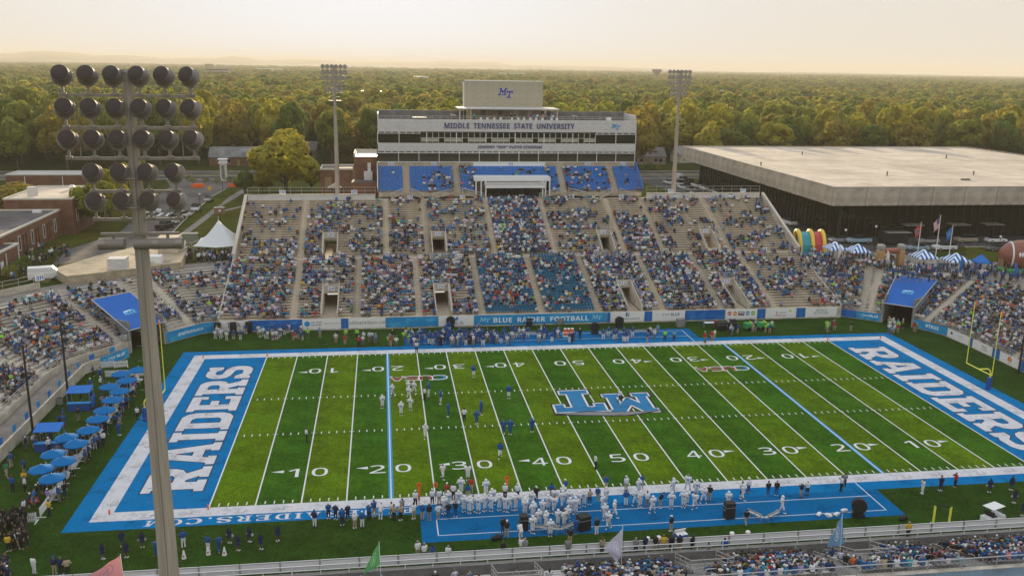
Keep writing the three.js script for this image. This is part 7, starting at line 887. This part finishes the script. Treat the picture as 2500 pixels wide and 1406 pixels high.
// ---------- equipment on the sidelines ----------
{
  const g0 = (u, v, y = 0) => G(u, v, y), at = (name, label, cat, u, v, turn = 0, group, y = 0) => { const p = g0(u, v, y); return thing(name, label, cat, [p.x, y + .012, p.z], turn, group); };
  const fan = (u, v, label, turn) => { const t = at('cooling_fan', label, 'fan', u, v, turn); mesh('housing', new THREE.CylinderGeometry(.75, .75, .6, 20).rotateX(Math.PI / 2).translate(0, 1.25, 0), M.black, t); mesh('grille', new THREE.TorusGeometry(.5, .03, 5, 20).translate(0, 1.25, .31), M.blackM, t); mesh('stand', merge([box(1.2, .5, .7), box(.9, .3, .5, 0, .4, 0)]), M.blackM, t); };
  const crate = (u, v, w, h, d, m, label, name = 'equipment_case', turn = 0) => { const t = at(name, label, 'case', u, v, turn); mesh('body', new RoundedBoxGeometry(w, h, d, 2, .04).translate(0, h / 2, 0), m, t); mesh('lid_edge', box(w + .02, .05, d + .02, 0, h * .72, 0), M.steel, t); for (const s of [-1, 1]) mesh('handle', box(.04, .08, .3, s * (w / 2 + .02), h * .5, 0), M.steel, t); return t; };
  crate(1780, 1264, 1.0, 1.7, .8, M.black, 'tall black case with towels on it, on the team area', 'equipment_case', .1); crate(1424, 1292, 1.2, 1.5, 1.0, M.black, 'black case with papers on top beside the angled bench', 'equipment_case', .3); fan(2096, 1262, 'big black drum fan at the end of the team area', -.4); crate(1278, 1292, .8, 1.5, .8, M.black, 'narrow black cart among the white players');
  const bench = (a, b, label) => { const A = g0(...a), B = g0(...b), d = B.clone().sub(A), l = d.length(), t = thing('team_bench', label, 'bench', [A.x, .012, A.z], Math.atan2(-d.z, d.x)); mesh('seat', box(l, .05, .32, l / 2, .44, 0), M.alum, t); mesh('backrest', box(l, .16, .04, l / 2, .72, .22), M.alum, t); for (const q of [.12, .5, .88]) mesh('leg', merge([box(.05, .44, .05, l * q, 0, -.1), box(.05, .8, .05, l * q, 0, .2)]), M.steel, t); };
  bench([1827, 1258], [1864, 1275], 'aluminium bench angled one way beyond the tall black case'); bench([1868, 1275], [1902, 1259], 'aluminium bench meeting the other at an angle'); bench([1308, 1297], [1366, 1303], 'aluminium bench behind the huddled white players'); bench([1368, 1303], [1414, 1284], 'aluminium bench running up to the black case'); bench([1462, 820], [1530, 817], 'long aluminium bench on the far sideline'); bench([1535, 817], [1605, 814], 'second long bench on the far sideline by the fans'); bench([1240, 823], [1330, 820], 'long bench behind the blue team on the far sideline');
  const cooler = (u, v, label) => { const t = at('drink_cooler', label, 'cooler', u, v, 0, 'drink coolers by the near fence'); mesh('tub', cyl(.22, .24, .5, 0, 0, 0, 14), M.orange, t); mesh('lid', cyl(.25, .2, .12, 0, .5, 0, 14), M.whiteP, t); }; for (const [u, v] of [[1787, 1314], [1826, 1311], [1608, 1324], [1581, 1326]]) cooler(u, v, 'orange drink cooler with a white lid behind the near fence');
  { const t = crate(1663, 1322, 1.2, .8, .8, M.royalD, 'open blue chest with its lid up beside the near fence', 'ice_chest', .2); mesh('lid', box(1.2, .06, .8, 0, .8, -.38, 0, -1.1), M.whiteP, t); mesh('ice', box(1.05, .05, .65, 0, .81, 0), M.whiteP, t); }
  { const t = at('agility_frame', 'yellow padded training frame by the near fence', 'training frame', 2298, 1284, -.25); for (const s of [-1, 1]) mesh('padded_post', cyl(.11, .11, 2.1, s * .75, 0, 0, 10), M.yellow, t); mesh('crossbar', bar(V(-.75, 2.1, 0), V(.75, 2.1, 0), .06, 8), M.black, t); mesh('base', merge([box(.1, .06, 1.3, -.75, 0, 0), box(.1, .06, 1.3, .75, 0, 0), box(1.5, .05, .06, 0, 0, .5)]), M.steel, t); }
  { const t = at('golf_cart', 'white golf cart with a flat roof on the grass near the fence', 'golf cart', 2424, 1276, .35); mesh('body', prism([[-1.2, .3], [1.15, .3], [1.25, .6], [1.0, .85], [.55, .9], [.5, .55], [-.1, .55], [-.2, .8], [-1.2, .8]], 1.15), M.whiteP, t); mesh('roof', new RoundedBoxGeometry(1.9, .07, 1.2, 2, .03).translate(-.1, 1.85, 0), M.whiteP, t); for (const [x, z] of [[.75, .5], [.75, -.5], [-.95, .5], [-.95, -.5]]) { mesh('roof_post', bar(V(x, .8, z), V(x * .9, 1.85, z), .025, 5), M.black, t); mesh('wheel', wheelG, tyreM, t, [x * 1.05, .25, z * 1.05]).scale.setScalar(.72); } mesh('seat', merge([box(.5, .14, 1.0, -.3, .8, 0), box(.12, .5, 1.0, -.6, .85, 0)]), M.black, t); mesh('windscreen', box(.03, .8, 1.05, .85, .95, 0, 0, 0, .12), mat('clear screen', [.8, .85, .85], { transmission: 1, roughness: .05, thickness: 0 }), t); }
  const pads = (u, v) => { const t = at('shoulder_pads', 'white shoulder pads lying on the blue team area', 'shoulder pads', u, v, R() * 6, 'shoulder pads on the turf'); mesh('shell', merge([ell(-.2, .2, 0, .2, .15, .22, 10), ell(.2, .2, 0, .2, .15, .22, 10)]), M.whiteP, t); mesh('chest_plate', box(.4, .3, .3, 0, .02, 0), M.whiteP, t); }; for (const [a, b] of [[577, 690], [668, 700], [742, 690], [815, 655]]) pads(1850 + a / 3.846, 1080 + b / 3.846);
  const bag = (u, v, label) => { const t = at('kit_bag', label, 'bag', u, v, .4); mesh('bag_body', new THREE.CapsuleGeometry(.25, .7, 4, 10).rotateZ(Math.PI / 2).translate(0, .25, 0), M.black, t); mesh('strap', new THREE.TorusGeometry(.22, .02, 5, 12, Math.PI).translate(0, .42, 0), M.blackM, t); }; bag(1213, 1318, 'black kit bag on the grass beside the team area corner'); bag(2206, 1270, 'black kit bag at the tip of the blue team area');
  for (const [a, b] of [[1243, 762], [1456, 728], [1597, 732]]) { const t = at('megaphone', 'white megaphone standing on the grass beside the cheerleaders', 'megaphone', 100 + a / 3.571, 1150 + b / 3.571, 0, 'megaphones by the cheerleaders'); mesh('cone', new THREE.CylinderGeometry(.05, .22, .85, 14, 1, true).translate(0, .43, 0), mat('megaphone shell', [.78, .78, .78], { roughness: .4, side: THREE.DoubleSide }), t); mesh('crest', box(.14, .16, .02, 0, .22, .19, 0, -.2), M.red, t); mesh('mouthpiece', cyl(.06, .05, .06, 0, .84, 0), M.red, t); }
  const mark = (u, v, label, h) => { const t = at('chain_marker', label, 'marker', u, v); mesh('stick', cyl(.03, .03, h, 0, 0, 0, 6), M.orange, t); mesh('sleeve', cyl(.11, .14, h * .72, 0, h * .22, 0, 10), M.orange, t); mesh('disc', new THREE.CylinderGeometry(.24, .24, .06, 18).rotateX(Math.PI / 2).translate(0, h, 0), M.orange, t); mesh('bullseye', new THREE.TorusGeometry(.1, .035, 6, 14).translate(0, h, .04), M.red, t); }; mark(1023, 1232, 'orange chain marker held at the front of the white bench', 2.2); mark(1237, 1212, 'orange chain marker in the middle of the white team', 2.1); { const t = at('down_marker', 'orange down box showing 3 on a pole', 'marker', 1063, 1222); mesh('pole', cyl(.025, .025, 1.6), M.black, t); mesh('box_sign', box(.4, .5, .06, 0, 1.5, 0), M.orange, t); const g = textShape(F_sans, '3', .2, .34).clone(); g.translate(0, 1.75, .035); mesh('digit', g, M.black, t); }
  // far sideline
  for (const [u, v] of [[531, 815], [569, 814], [607, 813]]) { const t = at('loudspeaker', 'black loudspeaker box in front of the white TQA banner', 'loudspeaker', u, v, 0, 'loudspeakers at the far wall'); mesh('cabinet', new RoundedBoxGeometry(1.0, 1.9, .8, 2, .04).translate(0, .95, 0), M.black, t); mesh('driver', new THREE.CylinderGeometry(.34, .34, .04, 18).rotateX(Math.PI / 2).translate(0, .6, .41), M.blackM, t); mesh('horn', box(.6, .3, .04, 0, 1.4, .41), M.blackM, t); }
  { const t = at('drinks_table', 'orange drinks table with big white-topped coolers on the far sideline', 'table', 1388, 822); mesh('table_skirt', box(1.9, .8, .7), M.whiteP, t); mesh('orange_banner', box(1.9, .4, .04, 0, .35, .37), M.orange, t); for (const x of [-.6, 0, .6]) mesh('cooler', merge([cyl(.24, .26, .55, x, .8, 0, 12)]), M.orange, t); for (const x of [-.6, 0, .6]) mesh('cooler_lid', cyl(.27, .22, .12, x, 1.35, 0, 12), M.whiteP, t); }
  fan(1452, 815, 'black fan on the far sideline beside the orange table', 0); fan(1512, 800, 'black fan against the athletics handle banner', .3); fan(1100, 800, 'black fan under the pale blue wall banner', 0);
  crate(1762, 805, 1.5, 1.3, 1.0, M.black, 'wide black road case by the far wall'); crate(1790, 803, 1.1, 1.7, .9, M.black, 'tall black road case by the far wall'); crate(1662, 797, 1.4, 1.4, 1.1, M.concD, 'grey wheeled case at the end of the far benches'); crate(1292, 795, 1.0, 1.3, .7, M.black, 'black case against the long football banner'); crate(1368, 792, 1.2, 1.1, .7, M.concD, 'grey case against the long football banner');
  { const t = at('trainer_table', 'blue padded trainer table with a white sheet on the far sideline', 'table', 1731, 800); mesh('pad', box(2.2, .12, .8, 0, .8, 0), M.royalD, t); mesh('sheet', box(1.9, .03, .82, .1, .93, 0), M.whiteP, t); for (const x of [-1, 1]) mesh('leg', merge([box(.06, .8, .06, x, 0, -.3), box(.06, .8, .06, x, 0, .3)]), M.steel, t); }
  for (const [u, v, label] of [[1836, 805, 'green and yellow utility cart by the sponsor banners'], [1869, 803, 'green and yellow utility cart by the express wash banner']]) { const t = at('utility_cart', label, 'utility cart', u, v, .1); mesh('body', prism([[-1.3, .4], [1.3, .4], [1.35, .8], [.7, .95], [.2, .6], [-1.3, .75]], 1.3), M.green, t); mesh('cargo_box', box(1.2, .5, 1.3, -.75, .75, 0), M.green, t); mesh('seat', merge([box(.5, .2, 1.1, .05, .8, 0), box(.14, .5, 1.1, -.18, .9, 0)]), M.yellow, t); mesh('roll_bar', merge([bar(V(-.1, .8, .6), V(-.1, 1.8, .6), .03), bar(V(-.1, .8, -.6), V(-.1, 1.8, -.6), .03), bar(V(-.1, 1.8, -.6), V(-.1, 1.8, .6), .03)]), M.black, t); for (const x of [-.8, .85]) for (const z of [-.6, .6]) mesh('wheel', wheelG, tyreM, t, [x, .3, z]); }
  // big letters board in the left stand
  { const p = onX(182, 902, -76.5), t = thing('tunnel_board', 'dark lettered board over a walkway in the curved bleachers', 'sign', [p.x, Math.max(1, p.y - 1.2), p.z], Math.PI / 2 + .1); mesh('panel', box(4.2, 2.0, .15), M.black, t); const g = textShape(F_sans, 'Field', 3.2, 1.1).clone(); g.translate(.3, 1.0, .09); mesh('lettering', g, M.whiteP, t); }
  // flags waved in the near stand
  const fanFlag = (pole, cloth, m, label, zz) => { const A = onZ(...pole[0], zz), B = onZ(...pole[1], zz), t = thing('waving_flag', label, 'flag', [A.x, A.y, A.z]); mesh('pole', bar(V(0, 0, 0), B.clone().sub(A), .025, 6), M.whiteP, t); const [c0, c1, c2, c3] = cloth.map(([u, v]) => onZ(u, v, zz).sub(A)), P = [], U = [], I = [], n = 10; for (let j = 0; j <= n; j++) for (let i = 0; i <= n; i++) { const p = c0.clone().lerp(c1, i / n).lerp(c3.clone().lerp(c2, i / n), j / n); p.z += .16 * Math.sin(i * .8 + j * .5) * (i / n); P.push(p.x, p.y, p.z); U.push(i / n, 1 - j / n); } for (let j = 0; j < n; j++) for (let i = 0; i < n; i++) { const a = j * (n + 1) + i; I.push(a, a + n + 1, a + 1, a + 1, a + n + 1, a + n + 2); } const g = new THREE.BufferGeometry(); g.setAttribute('position', new THREE.Float32BufferAttribute(P, 3)); g.setAttribute('uv', new THREE.Float32BufferAttribute(U, 2)); g.setIndex(I); g.computeVertexNormals(); mesh('cloth', g, m, t); };
  const fm = (bg, fg, s) => canvasMat(256, 192, (x, w, h) => { x.fillStyle = bg; x.fillRect(0, 0, w, h); x.strokeStyle = fg; x.lineWidth = 7; x.beginPath(); x.arc(w * .5, h * .5, h * .26, 0, 7); x.stroke(); ink(x, s, 'bold 70px serif', w * .5, h * .52, fg); }, { side: THREE.DoubleSide, transmission: .25, thickness: 0, roughness: .9 });
  fanFlag([[1517, 1388], [1521, 1284]], [[1520, 1290], [1476, 1338], [1508, 1376], [1517, 1350]], fm('#c9c6dc', '#ece6ee', 'K'), 'pale lilac flag on a pole waved above the near bleachers', 43.6);
  fanFlag([[2050, 1390], [2058, 1254]], [[2057, 1258], [2040, 1290], [2020, 1338], [2062, 1328]], fm('#6f9fc4', '#e9e4ea', 'B'), 'blue and cream flag on a tall pole above the near bleachers', 43.6);
  fanFlag([[930, 1420], [925, 1322]], [[925, 1324], [906, 1356], [886, 1404], [928, 1378]], fm('#5fae6a', '#c8e6b0', 'Z'), 'green flag on a pole above the empty end of the near bleachers', 43.6);
  fanFlag([[302, 1425], [292, 1352]], [[292, 1356], [248, 1384], [196, 1420], [300, 1416]], fm('#c98a90', '#8a6a9a', 'A'), 'pink flag waved below the cheerleaders', 43.6);
  // street furniture outside
  const out = (name, label, cat, u, v, group) => { const p = G(u, v, YO); return thing(name, label, cat, [p.x, YO, p.z], 0, group); };
  for (const [u, v] of [[474, 458], [490, 457], [565, 456], [482, 456]]) { const t = out('water_barrier', 'orange plastic road barrier closing the junction', 'barrier', u, v, 'orange barriers at the junction'); mesh('block', prism([[-1.1, 0], [1.1, 0], [.95, .5], [.9, 1], [-.9, 1], [-.95, .5]], .5), M.orange, t); mesh('foot', box(2.2, .08, .7), M.orange, t); }
  { const t = out('warning_sign', 'yellow diamond pedestrian sign by the side street', 'sign', 516, 482); mesh('plate', box(1.0, 1.0, .04, 0, 0, 0, 0, 0, .785).translate(0, 2.2, 0), mat('sign yellow', [.80, .50, .02]), t); mesh('post', cyl(.04, .04, 2.2), M.steel, t); mesh('walking_figure', merge([box(.12, .4, .02, 0, 2.3, .035), box(.1, .1, .02, 0, 2.75, .035), box(.3, .06, .02, 0, 2.25, .035, 0, 0, .6)]), M.black, t); }
  for (const [u, v, h, label] of [[489, 521, 4.6, 'black street lamp by the white SUV'], [544, 480, 4.6, 'black street lamp by the footpath near the junction'], [539, 575, 5.2, 'slim lamp post on the lawn behind the marquee'], [2060, 622, 5, 'lamp post before the hall glass'], [2134, 612, 5, 'lamp post beside the black trailer'], [2436, 640, 5, 'lamp post on the grass by the giant football']]) { const t = out('street_lamp', label, 'street lamp', u, v); mesh('post', cyl(.09, .05, h, 0, 0, 0, 8), M.blackM, t); mesh('globe', new THREE.SphereGeometry(.24, 12, 8).translate(0, h + .2, 0), M.whiteP, t); mesh('collar', cyl(.14, .14, .12, 0, h - .05, 0, 8), M.blackM, t); }
  { const t = out('entrance_pylon', 'white stone entrance pylon with a flared cap at the junction', 'monument', 546, 442); mesh('shaft', box(1.9, 5.6, 1.9), M.cream, t); mesh('cap', merge([box(2.6, .5, 2.6, 0, 5.6, 0), box(2.1, .7, 2.1, 0, 6.1, 0), box(2.9, .3, 2.9, 0, 6.8, 0)]), M.whiteP, t); mesh('panel', box(1.0, 4.4, .06, 0, .6, .96), M.concD, t); }
  for (const [u, v, w, label] of [[463, 588, 3.2, 'green-grey utility box on the lawn by the marquee'], [535, 522, 2.4, 'brown utility box on the sunny lawn']]) { const t = out('utility_box', label, 'utility box', u, v); mesh('cabinet', box(w, 1.6, 1.6), u < 500 ? mat('box green', [.22, .25, .18]) : M.wood, t); mesh('lid', box(w + .1, .08, 1.7, 0, 1.6, 0), M.concL, t); }
}
renderer.render(scene, camera);
